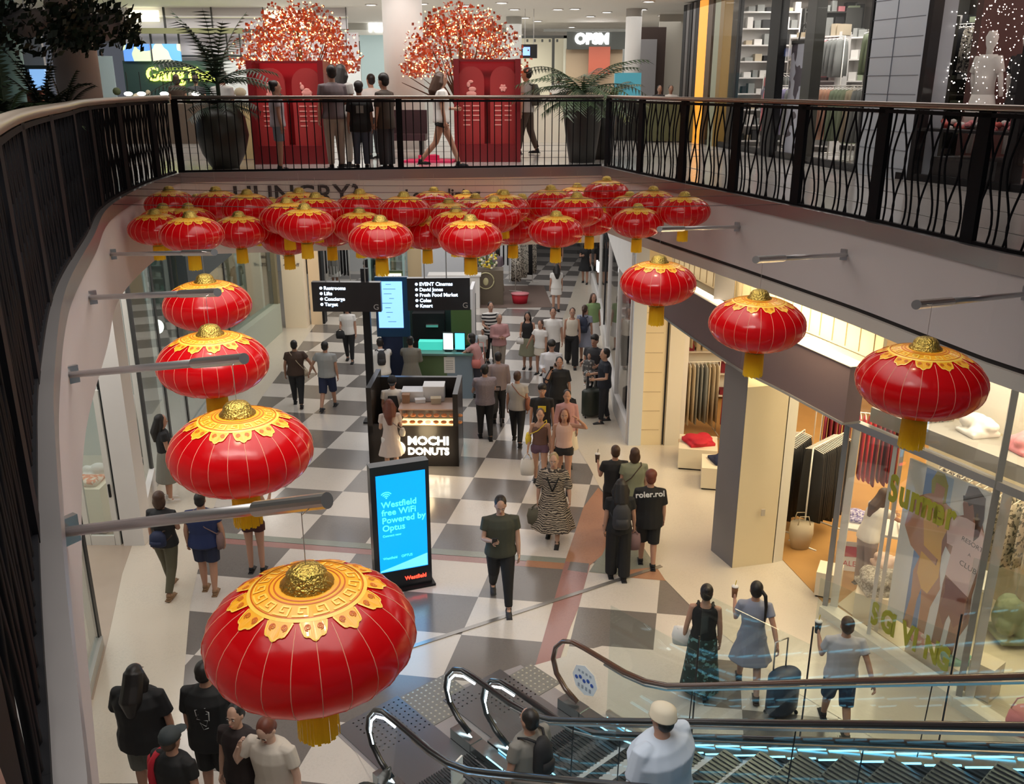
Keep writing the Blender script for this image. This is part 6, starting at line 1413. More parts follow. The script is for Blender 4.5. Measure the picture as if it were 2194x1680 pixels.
    for i, s in enumerate((-1, 1)):
        S_, E_, W_, f_ = arm[i]; g_ = .5 + .5 * ff
        b.tube([S_ * .75 + up((0, 0, 1.36)) * .25, S_, S_.lerp(E_, .5), E_, E_.lerp(W_, .4), W_, W_ + f_ * .03], [.044 * g_, .046 * g_, .042 * g_, .036 * g_, .036 * g_, .025, .024], 10)
        h_, kn, an = legs[i]
        b.tube([h_ + Vector((0, 0, .03)), h_.lerp(kn, .35), kn, kn.lerp(an, .35), an, an + Vector((0, 0, -.03))], [.088 * g_, .082 * g_, .055 * g_, .053 * g_, .036, .036], 10)
        b.tube([an + Vector((0, -.03, -.035)), an + Vector((0, .05, -.05)), an + Vector((0, .13, -.06))], [.030, .034, .022], 8)
    for m_ in (b,): m_.v = [tuple(Vector(q) * k) for q in m_.v]
    me = remesh(b, vox, 'body', [SK, SCL, EYE_, LIP], 2)
    x = MB()      # eyes, lips, hands
    for s in (-1, 1):
        x.ell((s * .029, .084, .010), (.013, .006, .007), 8, 5, 1, HT); x.ell((s * .029, .0895, .010), (.0062, .003, .0062), 8, 5, 2, HT); x.ell((s * .029, .090, .034), (.019, .004, .0035), 8, 4, 2, HT)
    x.ell((0, .093, -.056), (.020, .005, .0065), 10, 5, 3, HT)
    for i, s in enumerate((-1, 1)): hand(x, arm[i][2], arm[i][3], s, curl=.9 if arms[i] in ('phone', 'cup', 'bag', 'pull', 'hold') else .45)
    x.v = [tuple(Vector(q) * k) for q in x.v]; me2 = x.mesh('x', True); x.fixn(me2)
    bm = bmesh.new(); bm.from_mesh(me); bm.from_mesh(me2); bm.to_mesh(me); bm.free(); bpy.data.meshes.remove(me2)
    obj('body', me, t)
    # ---- clothing
    def cloth(mb, name, m_, v=None):
        mb.v = [tuple(Vector(q) * k) for q in mb.v]; return obj(name, remesh(mb, v or vox, name, m_, 3), t)
    kind, tm = top[0], top[1]
    if kind:
        c = MB(); lo = {'tee': .84, 'shirt': .82, 'long': .82, 'crop': .99, 'tank': .93, 'cami': .95, 'jacket': .80, 'dress': .50, 'dresslong': .22, 'longtee': .74}[kind]
        o_ = .020 if kind in ('tank', 'cami', 'crop', 'dress', 'dresslong') else .030
        loose = {'longtee': 1.12, 'tee': 1.04, 'shirt': 1.05, 'jacket': 1.08}.get(kind, 1.0)
        rr = [(1.435, .058, .054), (1.415, .092, .070), (1.385, .130 if fem else .145, .084), (1.34, .150 if fem else .166, .100), (1.28, .156 if fem else .168, .114), (1.17, .146 if fem else .158, .112), (1.07, .132 if fem else .152, .106), (.98, .150, .112), (.90, .168, .122)]
        if kind in ('tank', 'cami'): rr = rr[2 if kind == 'tank' else 3:]; 
        if kind == 'cami': rr = [(1.33, .135, .098)] + rr[1:]
        rr = [q for q in rr if q[0] > lo - .005]
        if kind == 'dress': rr += [(.80, .185, .135), (.66, .225, .170), (.52, .265, .205)]
        elif kind == 'dresslong': rr += [(.80, .19, .14), (.55, .25, .20), (.30, .31, .25)]
        else: rr += [(lo, rr[-1][1] * 1.01, rr[-1][2] * 1.01)]
        vs = []; fs = []
        for (z_, rx, ry) in rr:
            e = o_ if z_ < 1.39 else .012; f2 = ff * (loose if z_ < 1.3 else 1)
            for q in range(n):
                a = 2 * PI * q / n; w_ = 1 + (.07 * math.sin(a * 6 + rnd.random()) if z_ < .8 and kind.startswith('dress') else 0); vs.append(up(((rx * f2 + e) * w_ * math.cos(a), (ry * f2 + e) * w_ * math.sin(a), z_)))
        for j in range(len(rr) - 1):
            for q in range(n): fs.append((j * n + q, (j + 1) * n + q, (j + 1) * n + (q + 1) % n, j * n + (q + 1) % n))
        fs += [tuple(range(n)), tuple((len(rr) - 1) * n + q for q in range(n - 1, -1, -1))]; c.add(vs, fs)
        sl_ = {'tee': sleeve, 'longtee': .85, 'crop': .45, 'shirt': .6, 'long': 1.9, 'jacket': 1.85, 'dress': sleeve, 'dresslong': 1.2}.get(kind, 0)
        if kind == 'shirt' and len(top) > 2: sl_ = 1.85
        for i in range(2):
            S_, E_, W_, f_ = arm[i]; g_ = .5 + .5 * ff
            if sl_ > 0:
                P = [S_ * .7 + up((0, 0, 1.34)) * .3, S_, S_.lerp(E_, min(1, sl_))]; R = [.062 * g_, .066 * g_, .067 * g_ * (1.1 if kind == 'longtee' else 1)]
                if sl_ > 1: P += [E_.lerp(W_, min(.95, sl_ - 1))]; R += [.046]
                c.tube(P, R, 10)
            elif kind == 'tank' or kind == 'cami':
                w_ = .022 if kind == 'tank' else .010; sx = (-1, 1)[i]
                c.tube([up((sx * .085, .085, 1.31)), up((sx * .095, .045, 1.425)), up((sx * .09, -.05, 1.42)), up((sx * .08, -.085, 1.31))], w_, 6)
        cloth(c, {'tee': 'tee_shirt', 'longtee': 'tee_shirt', 'crop': 'crop_top', 'shirt': 'shirt', 'long': 'long_sleeve_top', 'tank': 'tank_top', 'cami': 'camisole', 'jacket': 'jacket', 'dress': 'dress', 'dresslong': 'dress'}[kind], tm)
    kind, bmz = bot[0], bot[1]
    if kind:
        c = MB(); f2 = ff
        c.loft([(0, 0, 1.02 + dz, .136 * f2 + .008, .098 * f2 + .012), (0, 0, .95 + dz, .160 * f2 + .012, .112 * f2 + .018), (0, 0, .86 + dz, .172 * f2 + .014, .120 * f2 + .020), (0, 0, .80 + dz, .16 * f2, .10 * f2)] if kind not in ('skirt', 'skirtlong', 'miniskirt') else
               [(0, 0, 1.03 + dz, .136 * f2 + .006, .098 * f2 + .010), (0, 0, .90 + dz, .175 * f2 + .012, .125 * f2 + .018)] + ([(0, 0, .62 + dz, .21 * f2, .16 * f2)] if kind == 'miniskirt' else [(0, 0, .6, .24 * f2, .19 * f2), (0, 0, .42, .27, .22)] if kind == 'skirt' else [(0, 0, .55, .22 * f2, .18), (0, 0, .14, .27 * f2, .24)]), 16)
        for i in range(2):
            h_, kn, an = legs[i]; g_ = .5 + .5 * f2
            if kind == 'pants': c.tube([h_, h_.lerp(kn, .4), kn, kn.lerp(an, .5), an + Vector((0, 0, .03))], [.108 * g_, .102 * g_, .078 * g_, .066, .056], 10)
            elif kind == 'wide': c.tube([h_, kn, an + Vector((0, 0, .01))], [.112 * g_, .105 * g_, .095], 10)
            elif kind == 'shorts': c.tube([h_, h_.lerp(kn, .80)], [.112 * g_, .098 * g_], 10)
            elif kind == 'kneeshorts': c.tube([h_, kn, kn.lerp(an, .12)], [.115 * g_, .095 * g_, .090 * g_], 10)
            elif kind == 'hotpants': c.tube([h_, h_.lerp(kn, .32)], [.110 * g_, .104 * g_], 10)
        cloth(c, {'pants': 'trousers', 'wide': 'trousers', 'shorts': 'shorts', 'kneeshorts': 'shorts', 'hotpants': 'shorts', 'skirt': 'skirt', 'skirtlong': 'skirt', 'miniskirt': 'skirt'}[kind], bmz)
    for i in range(2):
        an = legs[i][2]; c = MB(); c.tube([an + Vector((0, -.055, -.045)), an + Vector((0, .0, -.045)), an + Vector((0, .08, -.052)), an + Vector((0, .165, -.060))], [.030, .040, .044, .026], 8, flat=.72); c.tube([an + Vector((0, -.012, -.03)), an + Vector((0, -.005, .02))], [.042, .040], 8)
        c.box(an + Vector((0, .05, -.068)), (.082, .25, .014))
        c.v = [tuple(Vector(q) * k) for q in c.v]; obj('shoe', (lambda m_: (m_.materials.append(shoe), c.fixn(m_), m_)[2])(c.mesh('shoe', True)), t)
    # ---- hair
    st, hc = hair
    if st != 'bald':
        c = MB(); HM = hairmat(hc)
        c.ell((0, -.022, .048), (.080, .096, .088), 14, 10, 0, HT)
        c.ell((0, -.040, .00), (.076, .072, .080), 12, 8, 0, HT)
        if st in ('short', 'cap'): pass
        if st == 'fluffy': c.ell((0, -.01, .07), (.092, .100, .085), 12, 8, 0, HT)
        if st == 'bob': c.ell((0, -.030, -.03), (.095, .080, .115), 12, 8, 0, HT)
        if st in ('long', 'longbig'):
            w_ = 1.25 if st == 'longbig' else 1
            c.tube([HT @ Vector((0, -.03, .06)), HT @ Vector((0, -.075, -.06)), up((0, -.115 * ff, 1.38)), up((0, -.125 * ff, 1.20))], [.080 * w_, .088 * w_, .095 * w_, .040 * w_], 10)
            for s in (-1, 1): c.tube([HT @ Vector((s * .062, .0, .05)), HT @ Vector((s * .078 * w_, -.01, -.06)), up((s * .085 * w_, -.04, 1.38))], [.028, .034 * w_, .020], 8)
        if st == 'pony': c.tube([HT @ Vector((0, -.09, .06)), HT @ Vector((0, -.15, .03)), HT @ Vector((0, -.16, -.10)), HT @ Vector((0, -.14, -.24))], [.028, .036, .032, .012], 8)
        if st == 'braid': c.tube([HT @ Vector((.05, -.08, .05)), HT @ Vector((.10, -.12, .0)), HT @ Vector((.12, -.12, -.15)), HT @ Vector((.12, -.11, -.38))], [.026, .028, .024, .010], 8)
        if st == 'bun': c.ell((0, -.085, .085), (.045, .045, .045), 10, 8, 0, HT)
        c.v = [tuple(Vector(q) * k) for q in c.v]; hh = obj('hair', remesh(c, vox * .9, 'hair', HM, 2), t)
    if st == 'cap' or (extra and 'cap' in extra):
        c = MB(); cc = extra['cap'] if extra else cl_navy; c.loft([(0, -.015, .035, .092, .110), (0, -.015, .08, .090, .106), (0, -.02, .120, .070, .080), (0, -.02, .142, .02, .02)], 18, 0, HT)
        c.ell((0, .105, .045), (.068, .075, .010), 12, 6, 0, HT); c.v = [tuple(Vector(q) * k) for q in c.v]; c.build('cap', cc, t, True)
    info = dict(t=t, k=k, arm=arm, sh=sh, HT=HT, up=up, dz=dz)
    t_M = Matrix.Translation(loc) @ Matrix.Rotation(math.radians(face), 4, 'Z')
    info['wrist'] = [t_M @ ((arm[i][2] + arm[i][3] * .09) * k) for i in range(2)]; info['M'] = t_M
    return info
def carried(name, label, cat, P, i, build):
    """something held in hand i (0 = person's left-hand -X side): top-level thing at the hand"""
    w_ = P['wrist'][i]; t = thing(name, label, cat, w_, P['t'].rotation_euler.z); build(t); return t
def phone(t): MB().box((0, .0, .03), (.075, .012, .15), 0, 0, Matrix.Rotation(-.6, 4, 'X')).build('phone_case', BLACK, t); MB().box((0, -.0075, .03), (.066, .003, .135), 0, 0, Matrix.Rotation(-.6, 4, 'X')).build('display', mat('disp_pale', (.6, .75, .9), .4, emit=.8), t)
def cup(c1, c2):
    def f(t): MB().lathe([(.030, -.06), (.042, .09)], 14).build('cup_body', c1, t, True); MB().lathe([(.045, .088), (.045, .098), (.02, .112)], 14).build('lid', cl_wht, t, True); mb = MB(); mb.tube([(0, 0, .10), (.01, 0, .18)], .005, 5); mb.build('straw', c2, t)
    return f
def tote(m_, w_=.32, h_=.34, d_=.10, strap=.22, hm=None):
    def f(t):
        mb = MB(); mb.loft([(0, 0, -strap - h_, w_ * .46, d_ * .5), (0, 0, -strap - h_ * .5, w_ * .52, d_ * .62), (0, 0, -strap, w_ * .44, d_ * .35)], 14); mb.build('bag_body', m_, t, True)
        for s in (-1, 1): mb = MB(); mb.tube([(-w_ * .28, s * d_ * .3, -strap), (-w_ * .12, s * d_ * .15, -strap * .3), (0, 0, .0), (w_ * .12, s * d_ * .15, -strap * .3), (w_ * .28, s * d_ * .3, -strap)], .008, 6); mb.build('handle', hm or m_, t, True)
    return f
def backbag(P, name, label, m_, w_=.30, h_=.42, zc=1.18, strapm=None):
    k = P['k']; o = P['M'] @ (P['up']((0, -.19, zc)) * k); t = thing(name, label, 'bag', o, P['t'].rotation_euler.z)
    mb = MB(); mb.loft([(0, 0, -h_ / 2, w_ * .42, .06), (0, -.01, -h_ * .3, w_ * .5, .085), (0, 0, h_ * .25, w_ * .46, .07), (0, .01, h_ / 2, w_ * .25, .04)], 14); mb.build('bag_body', m_, t, True)
    mb = MB(); mb.loft([(0, -.075, -h_ * .38, w_ * .33, .03), (0, -.08, -h_ * .05, w_ * .33, .03)], 12); mb.build('front_pocket', m_, t, True)
    for s in (-1, 1): mb = MB(); mb.tube([(s * w_ * .3, .05, -h_ * .3), (s * .15, .12, 0), (s * .12, .19, h_ * .42), (s * .10, .10, h_ * .5), (s * w_ * .2, .02, h_ * .42)], .014, 5); mb.build('strap', strapm or m_, t, True)
    return t
def sling(P, name, label, m_, side=1, z=.88, w_=.26, h_=.22, strapm=None):
    """shoulder bag at the hip, strap across the back and chest"""
    k = P['k']; o = P['M'] @ (P['up']((side * .24, -.02, z)) * k); t = thing(name, label, 'bag', o, P['t'].rotation_euler.z)
    mb = MB(); mb.loft([(0, 0, -h_ / 2, .05, w_ * .42), (0, 0, 0, .06, w_ * .5), (0, 0, h_ / 2, .04, w_ * .44)], 12); mb.build('bag_body', m_, t, True)
    s = -side; mb = MB(); top = (1.44 - z) * k
    mb.tube([(0, -.08, h_ / 2), (s * .16, -.15, top * .55), (s * .33, -.08, top * .97), (s * .34, .04, top * .97), (s * .18, .15, top * .6), (0, .08, h_ / 2)], .009, 5); mb.build('strap', strapm or m_, t, True); return t
def suitcase(label, loc, rz, m_, h_=.62, handle=True):
    t = thing('suitcase', label, 'suitcase', loc, rz); mb = MB(); mb.loft([(0, 0, .06, .20, .12), (0, 0, .10, .23, .14), (0, 0, h_ - .04, .23, .14), (0, 0, h_, .19, .11)], 20); mb.build('shell', m_, t, True)
    for a in (-.16, .16):
        for b in (-.09, .09): MB().ell((a, b, .03), (.02, .03, .03), 8, 6).build('wheel', BLACK, t, True)
    if handle: mb = MB(); mb.tube([(-.10, .09, h_ - .05), (-.10, .10, h_ + .38), (.10, .10, h_ + .38), (.10, .09, h_ - .05)], .010, 6); mb.build('pull_handle', STEEL, t, True)
    return t
DK = (.012, .009, .008); BR_ = (.06, .028, .016); GRYH = (.22, .20, .18); RDH = (.14, .035, .018); BLN = (.32, .24, .12)
zebra = pattern('cloth_zebra', (.42, .35, .27), (.035, .028, .025), 'wave', 9, 9, .8, .5)
stripes = pattern('cloth_stripes', (.70, .68, .65), (.02, .02, .022), 'wave', 3.4, 0, .8, .5)
plaid = mat('cloth_plaid', (.26, .22, .25), .8, noise=(40, .25)); tealpr = pattern('cloth_tealprint', (.02, .035, .03), (.10, .22, .22), 'noise', 16, 2, .8, .58)
mott = pattern('cloth_mottled', (.50, .48, .45), (.12, .12, .12), 'voronoi', 14, 0, .8, .33)
olive = C_('olive', (.055, .055, .040)); oliveL = C_('olive_light', (.24, .25, .16)); brn = C_('brown_dark', (.055, .030, .020)); grey_m = C_('mid_grey', (.30, .31, .31)); brw = C_('pale_trouser', (.36, .31, .26)); bluegr = C_('blue_grey', (.27, .29, .37)); greyst = C_('stone', (.40, .38, .36)); crm = C_('cream', (.68, .62, .52)); purp = C_('purple_shorts', (.14, .08, .13)); wsh = C_('white_shirt', (.66, .66, .70)); taup = C_('taupe', (.26, .20, .20)); navyt = C_('navy_top', (.012, .025, .10)); olt = C_('olive_trouser', (.10, .09, .055)); charc = C_('charcoal', (.035, .035, .04)); greencl = C_('leaf_green', (.22, .33, .14)); sandal = C_('tan_sandal', (.25, .15, .08)); sneak = C_('white_sneaker', (.72, .70, .68)); pinkc = C_('dusty_pink', (.48, .26, .26)); blackt = C_('ink', (.008, .008, .009))
# --- walkway, left
P = person('woman in brown tee and black trousers holding a man\'s hand, walking away', (640, 870), h=1.62, face=8, top=('tee', brn), bot=('pants', cl_blk), hair=('bun', DK), arms=('hang', 'out'), stride=.5, fem=True, fat=1.18, skin=2)
sling(P, 'shoulder_bag', 'thin tan shoulder bag strap and pouch on the brown-tee woman', cl_bge, 1, w_=.16, h_=.14)
person('man in pale grey tee and navy shorts holding hands, walking away', (705, 876), h=1.66, face=-6, top=('tee', grey_m), bot=('kneeshorts', cl_navy), hair=('short', DK), arms=('out', 'hang'), stride=-.6, shoe=charc, fat=1.1)
P = person('woman in white top and black trousers walking towards the viewer below the left sign', (750, 775), h=1.62, face=180, top=('tee', cl_wht), bot=('pants', cl_blk), hair=('long', DK), arms=('hang', 'hold'), stride=.4, fem=True)
carried('handbag', 'black handbag carried by the woman below the left sign', 'bag', P, 1, tote(cl_blk, .24, .2, .1, .06))
P = person('person in white tee bending over the kiosk counter, grey shorts', (822, 872), h=1.66, face=12, top=('tee', cl_wht), bot=('kneeshorts', C_('grey_green', (.24, .27, .25))), hair=('short', DK), arms=('reach', 'reach'), lean=24, fat=1.12, skin=1)
backbag(P, 'backpack', 'dark shoulder backpack on the bending white-tee person', charc, .2, .34, 1.2)
person('woman in long grey dress standing at the bubble tea kiosk, seen from behind', (884, 868), h=1.66, face=4, top=('dresslong', C_('khaki_grey', (.17, .16, .135))), bot=(None, None), hair=('bun', DK), arms=('reach', 'hold'), lean=8, fat=1.15, fem=True)
P = person('kiosk worker in white shirt, black apron and black cap behind the donut counter', (kx0 + .42, ky + .66), at_px=False, z=.055, h=1.60, face=185, top=('tee', cl_wht), bot=('pants', cl_blk), hair=('cap', DK), arms=('hold', 'hold'), tilt=18, extra={'cap': cl_blk})
MB().loft([(0, .13, .62, .13, .02), (0, .155, 1.0, .13, .02), (0, .15, 1.25, .09, .02)], 12).build('apron', blackt, P['t'], True)
P = person('woman with long brown hair in a white dress at the donut kiosk, seen from behind', (841, 1024), h=1.60, face=10, top=('dress', C_('off_white', (.58, .50, .46))), bot=('hotpants', cl_wht), hair=('longbig', RDH), arms=('hold', 'cup'), fem=True, fat=.92, shoe=brn, skin=1)
sling(P, 'shoulder_bag', 'small cream shoulder bag on the white-dress woman at the donut kiosk', crm, 1, 1.0, .16, .14, taup)
P = person('person in pink top and dark trousers leaning at the right end of the tea kiosk', (1026, 850), h=1.60, face=75, top=('tee', pinkc), bot=('pants', C_('dark_jeans', (.03, .03, .045))), hair=('bob', DK), arms=('reach', 'hang'), lean=16, fem=True)
sling(P, 'shoulder_bag', 'red and white shopper bag on the pink-top person at the kiosk', C_('red_white', (.52, .16, .14)), -1, .95, .24, .2)
# family in the middle distance
person('person in black and white striped top facing the viewer beside a pink-shirted person', (1052, 775), h=1.66, face=195, top=('shirt', stripes), bot=('pants', cl_blk), hair=('short', DK), arms=('hang', 'hold'), vox=.016)
person('older person in dusty pink shirt and beige trousers with arms crossed', (1070, 800), h=1.60, face=200, top=('long', pinkc), bot=('pants', brw), hair=('short', GRYH), arms=('cross', 'cross'), fat=1.1, vox=.016)
person('small child in white crouched beside the beige-trousered person', (1035, 778), h=.95, face=160, top=('tee', cl_wht), bot=('shorts', cl_gry), hair=('short', DK), vox=.014, fat=1.05)
P = person('girl in black tank top and olive skirt with a white bag, head bent', (1130, 790), h=1.55, face=170, top=('tank', cl_blk), bot=('skirt', C_('skirt_sage', (.25, .25, .17))), hair=('long', DK), arms=('hang', 'hold'), fem=True, tilt=22, vox=.016)
carried('handbag', 'small white bag held by the girl in the black tank top', 'bag', P, 1, tote(cl_wht, .2, .16, .08, .05))
person('girl in white top and pale skirt next to the black-tank girl', (1157, 802), h=1.45, face=150, top=('tee', cl_wht), bot=('miniskirt', crm), hair=('pony', BR_), arms=('hang', 'out'), fem=True, vox=.016)
person('bearded man in white tee with a dark block, behind the white-shirted man', (1183, 800), h=1.76, face=180, top=('tee', cl_wht), bot=('pants', charc), hair=('short', DK), arms=('hang', 'hang'), vox=.016)
P = person('man in white dress shirt and dark trousers looking down at his phone', (1180, 880), h=1.70, face=180, top=('shirt', wsh, 1), bot=('pants', C_('slate', (.05, .05, .065))), hair=('fluffy', DK), arms=('phone', 'hold'), tilt=26, stride=.3)
carried('mobile_phone', 'phone held by the man in the white dress shirt', 'phone', P, 0, phone)
person('woman in cream top and loose black trousers walking towards the viewer', (1224, 785), h=1.64, face=178, top=('tank', crm), bot=('wide', cl_blk), hair=('bun', BR_), arms=('hang', 'hang'), fem=True, stride=.7, vox=.015)
P = person('woman in black tee talking on a phone at her ear', (1196, 918), h=1.64, face=180, top=('longtee', cl_blk), bot=('pants', cl_blk), hair=('pony', DK), arms=('bag', 'ear'), fem=True, fat=1.05, stride=.2)
carried('clutch_bag', 'black clutch bag held by the woman talking on a phone', 'bag', P, 0, tote(cl_blk, .26, .2, .08, .03))
carried('mobile_phone', 'phone at the ear of the woman in the black tee', 'phone', P, 1, phone)
person('long-haired woman in white top far down the aisle, seen from behind', (1191, 668), h=1.60, face=10, top=('tee', cl_wht), bot=('miniskirt', cl_wht), hair=('longbig', DK), fem=True, vox=.02)
person('woman in a short black dress walking far down the aisle on the right', (1253, 607), h=1.62, face=170, top=('dress', cl_blk), bot=('hotpants', cl_blk), hair=('long', DK), arms=('hang', 'phone'), fem=True, vox=.02, stride=.4)
person('person in black top and white skirt far down the aisle behind a tassel', (1194, 592), h=1.62, face=170, top=('tee', cl_blk), bot=('miniskirt', cl_wht), hair=('long', BR_), fem=True, vox=.02)
P = person('woman in blue-grey dress with a navy backpack facing the glass wall', (1250, 778), h=1.62, face=-20, top=('dress', bluegr), bot=('hotpants', bluegr), hair=('pony', BR_), arms=('hang', 'hang'), fem=True, vox=.016, stride=.3)
backbag(P, 'backpack', 'navy backpack on the blue-grey dress woman', C_('navy_bag', (.03, .04, .075)))
person('long-haired woman in green top at the glass wall beside the backpack woman', (1268, 748), h=1.62, face=200, top=('tee', greencl), bot=('skirt', cl_wht), hair=('long', BR_), fem=True, vox=.016)
person('bearded man in dark navy tee and trousers standing by the glass wall', (1292, 905), h=1.72, face=100, top=('tee', C_('dark_navy', (.012, .016, .028))), bot=('pants', C_('black_jeans', (.010, .012, .018))), hair=('short', DK), arms=('hold', 'hold'), shoe=charc, skin=1, stride=.25)
person('man in dark top holding a child, behind the navy-tee man', (1270, 872), h=1.74, face=150, top=('tee', charc), bot=('pants', charc), hair=('fluffy', DK), arms=('hold', 'hold'))
person('small child in mottled grey clothes carried on an arm by the glass wall', (at(1268, 872).x - .12, at(1268, 872).y - .28), at_px=False, z=.72, h=.88, face=170, top=('long', mott), bot=('pants', mott), hair=('short', BR_), seat=True, arms=('hang', 'hang'), vox=.011, shoe=sneak)
suitcase('large dark green suitcase standing beside the man by the glass wall', at(1266, 893), .2, C_('case_green', (.025, .032, .024), .4), .66)
suitcase('second dark suitcase behind the legs of the man by the glass wall', at(1283, 880), .3, cl_blk, .58)
# --- centre crowd
P = person('man in mauve checked shirt and black trousers pushing a stroller away', (1040, 940), h=1.66, face=10, top=('shirt', plaid), bot=('pants', cl_blk), hair=('short', DK), arms=('push', 'push'), stride=.3, fat=1.1)
t = thing('stroller', 'black stroller pushed ahead of the man in the checked shirt', 'stroller', at(1050, 905), .05)
MB().loft([(0, 0, .28, .18, .26), (0, .02, .55, .20, .28), (0, .10, .85, .20, .20), (0, .16, .98, .16, .10)], 14).build('seat_hood', charc, t, True)
mb = MB(); 
for s in (-1, 1): mb.tube([(s * .22, .28, .10), (s * .22, -.05, .55), (s * .22, -.42, .98)], .012, 6); mb.tube([(s * .22, -.28, .10), (s * .22, .08, .55)], .012, 6)
mb.tube([(-.22, -.42, .98), (.22, -.42, .98)], .016, 6); mb.build('frame', BLACK, t, True)
for sx in (-.24, .24):
    for sy in (-.28, .28): mb = MB(); mb.lathe([(.09, -.02), (.10, 0), (.09, .02)], 16); w_ = mb.build('wheel', DARK, t, True); w_.matrix_local = Matrix.Translation((sx, sy, .10)) @ Matrix.Rotation(PI / 2, 4, 'Y')
person('person in greyish shirt walking in front of the checked-shirt man', (1068, 905), h=1.64, face=5, top=('long', taup), bot=('pants', cl_blk), hair=('short', DK), arms=('hang', 'hang'))
P = person('woman in pale grey tee and black trousers with a brown handbag, walking away', (1108, 950), h=1.62, face=-8, top=('tee', greyst), bot=('pants', cl_blk), hair=('short', BR_), arms=('hang', 'hang'), stride=.6, fem=True, fat=1.05)
sling(P, 'shoulder_bag', 'rust brown handbag at the hip of the grey-tee woman', C_('rust', (.26, .09, .05)), 1, .98, .28, .24)
P = person('boy in black tee with a yellow print, facing the viewer', (1160, 985), h=1.60, face=178, top=('tee', cl_blk), bot=('kneeshorts', cl_blk), hair=('fluffy', DK), arms=('hang', 'hang'), stride=.3)
MB().box((0, .158, 1.15), (.16, .02, .12)).build('shirt_print', cl_yel, P['t'])
P = person('girl in brown camisole and purple shorts walking towards the viewer', (1156, 1040), h=1.55, face=176, top=('cami', C_('mocha', (.14, .075, .06))), bot=('hotpants', purp), hair=('short', BR_), arms=('hang', 'bag'), fem=True, fat=.95, stride=.5, skin=1)
carried('paper_bag', 'white paper shopping bag hanging from the hand of the brown-camisole girl', 'bag', P, 1, tote(cl_wht, .26, .32, .10, .12))
sling(P, 'shoulder_bag', 'yellow pouch bag at the side of the brown-camisole girl', cl_yel, 1, 1.05, .18, .2)
person('woman in pink cardigan behind the red-haired woman', (1212, 1000), h=1.60, face=180, top=('long', pinkc), bot=('skirt', crm), hair=('pony', DK), arms=('hang', 'hang'), fem=True)
person('red-haired woman in blush top and black shorts lifting her hair', (1206, 1050), h=1.62, face=178, top=('tank', C_('blush_top', (.62, .42, .36))), bot=('hotpants', cl_blk), hair=('long', RDH), arms=('head', 'hang'), fem=True, stride=.4)
P = person('blonde woman in a zebra-print maxi dress walking towards the viewer', (1184, 1160), h=1.58, face=172, top=('dresslong', zebra), bot=(None, None), hair=('bun', BLN), arms=('bag', 'hang'), fem=True, fat=1.22, stride=.45, skin=1)
carried('handbag', 'olive and black handbag held by the woman in the zebra dress', 'bag', P, 1, tote(C_('bag_olive', (.10, .09, .06)), .34, .26, .14, .10))
mb = MB()
for s in (-1, 1): mb.tube([(s * .14, -.02, 1.42 * P['k']), (s * .07, .17, 1.25 * P['k']), (0, .21, 1.08 * P['k'])], .013, 5)
mb.build('harness_straps', blackt, P['t'], True)
# --- right group of four
P = person('boy in black tee holding a drink, at the left of the group of four', (1312, 1140), h=1.58, face=4, top=('tee', cl_blk), bot=('kneeshorts', cl_blk), hair=('short', BR_), arms=('cup', 'hang'), stride=.3)
carried('drink_cup', 'dark drink cup held by the boy at the left of the group of four', 'cup', P, 0, cup(brn, BLACK))
P = person('woman in olive tee with bobbed hair and a dark cross strap, walking away', (1352, 1150), h=1.60, face=0, top=('tee', oliveL), bot=('skirt', charc), hair=('bob', BR_), arms=('hang', 'hang'), fem=True, fat=1.1)
sling(P, 'shoulder_bag', 'dark cross-body bag on the olive-tee woman', brn, -1, .95, .2, .18)
P = person('person in all black with long trousers at the front of the group of four', (1322, 1240), h=1.66, face=2, top=('tee', blackt), bot=('wide', blackt), hair=('longbig', DK), arms=('hang', 'bag'), fem=True, stride=.15)
backbag(P, 'backpack', 'black backpack with white outlines on the all-black person', charc, .28, .40, 1.18)
carried('handbag', 'mauve bag hanging from the hand of the all-black person', 'bag', P, 1, tote(C_('mauve_bag', (.20, .12, .13)), .22, .26, .10, .06))
P = person('boy in black tee with white lettering across the shoulders, walking away', (1385, 1212), h=1.62, face=-4, top=('longtee', blackt), bot=('kneeshorts', blackt), hair=('fluffy', RDH), arms=('hang', 'hang'), stride=.25, fat=1.06)
mt_ = Matrix.Translation((-.235, -.172, 1.25)) @ Matrix.Rotation(PI / 2, 4, 'X') @ Matrix.Rotation(.10, 4, 'Z')
text('shirt_lettering', 'roler.rol', .13, mat('print_white', (.75, .75, .75), .6), P['t'], mt_, .004, bold=.003)
# --- man in the foreground centre
P = person('man in dark olive tee and black trousers looking down at a white phone', (1073, 1293), h=1.76, face=184, top=('tee', C_('tee_forest', (.045, .048, .032))), bot=('pants', blackt), hair=('short', DK), arms=('hang', 'phone'), stride=.75, tilt=22, fat=1.12, shoe=charc, vox=.012, skin=1)
carried('mobile_phone', 'white phone held by the man in the dark olive tee', 'phone', P, 1, phone)
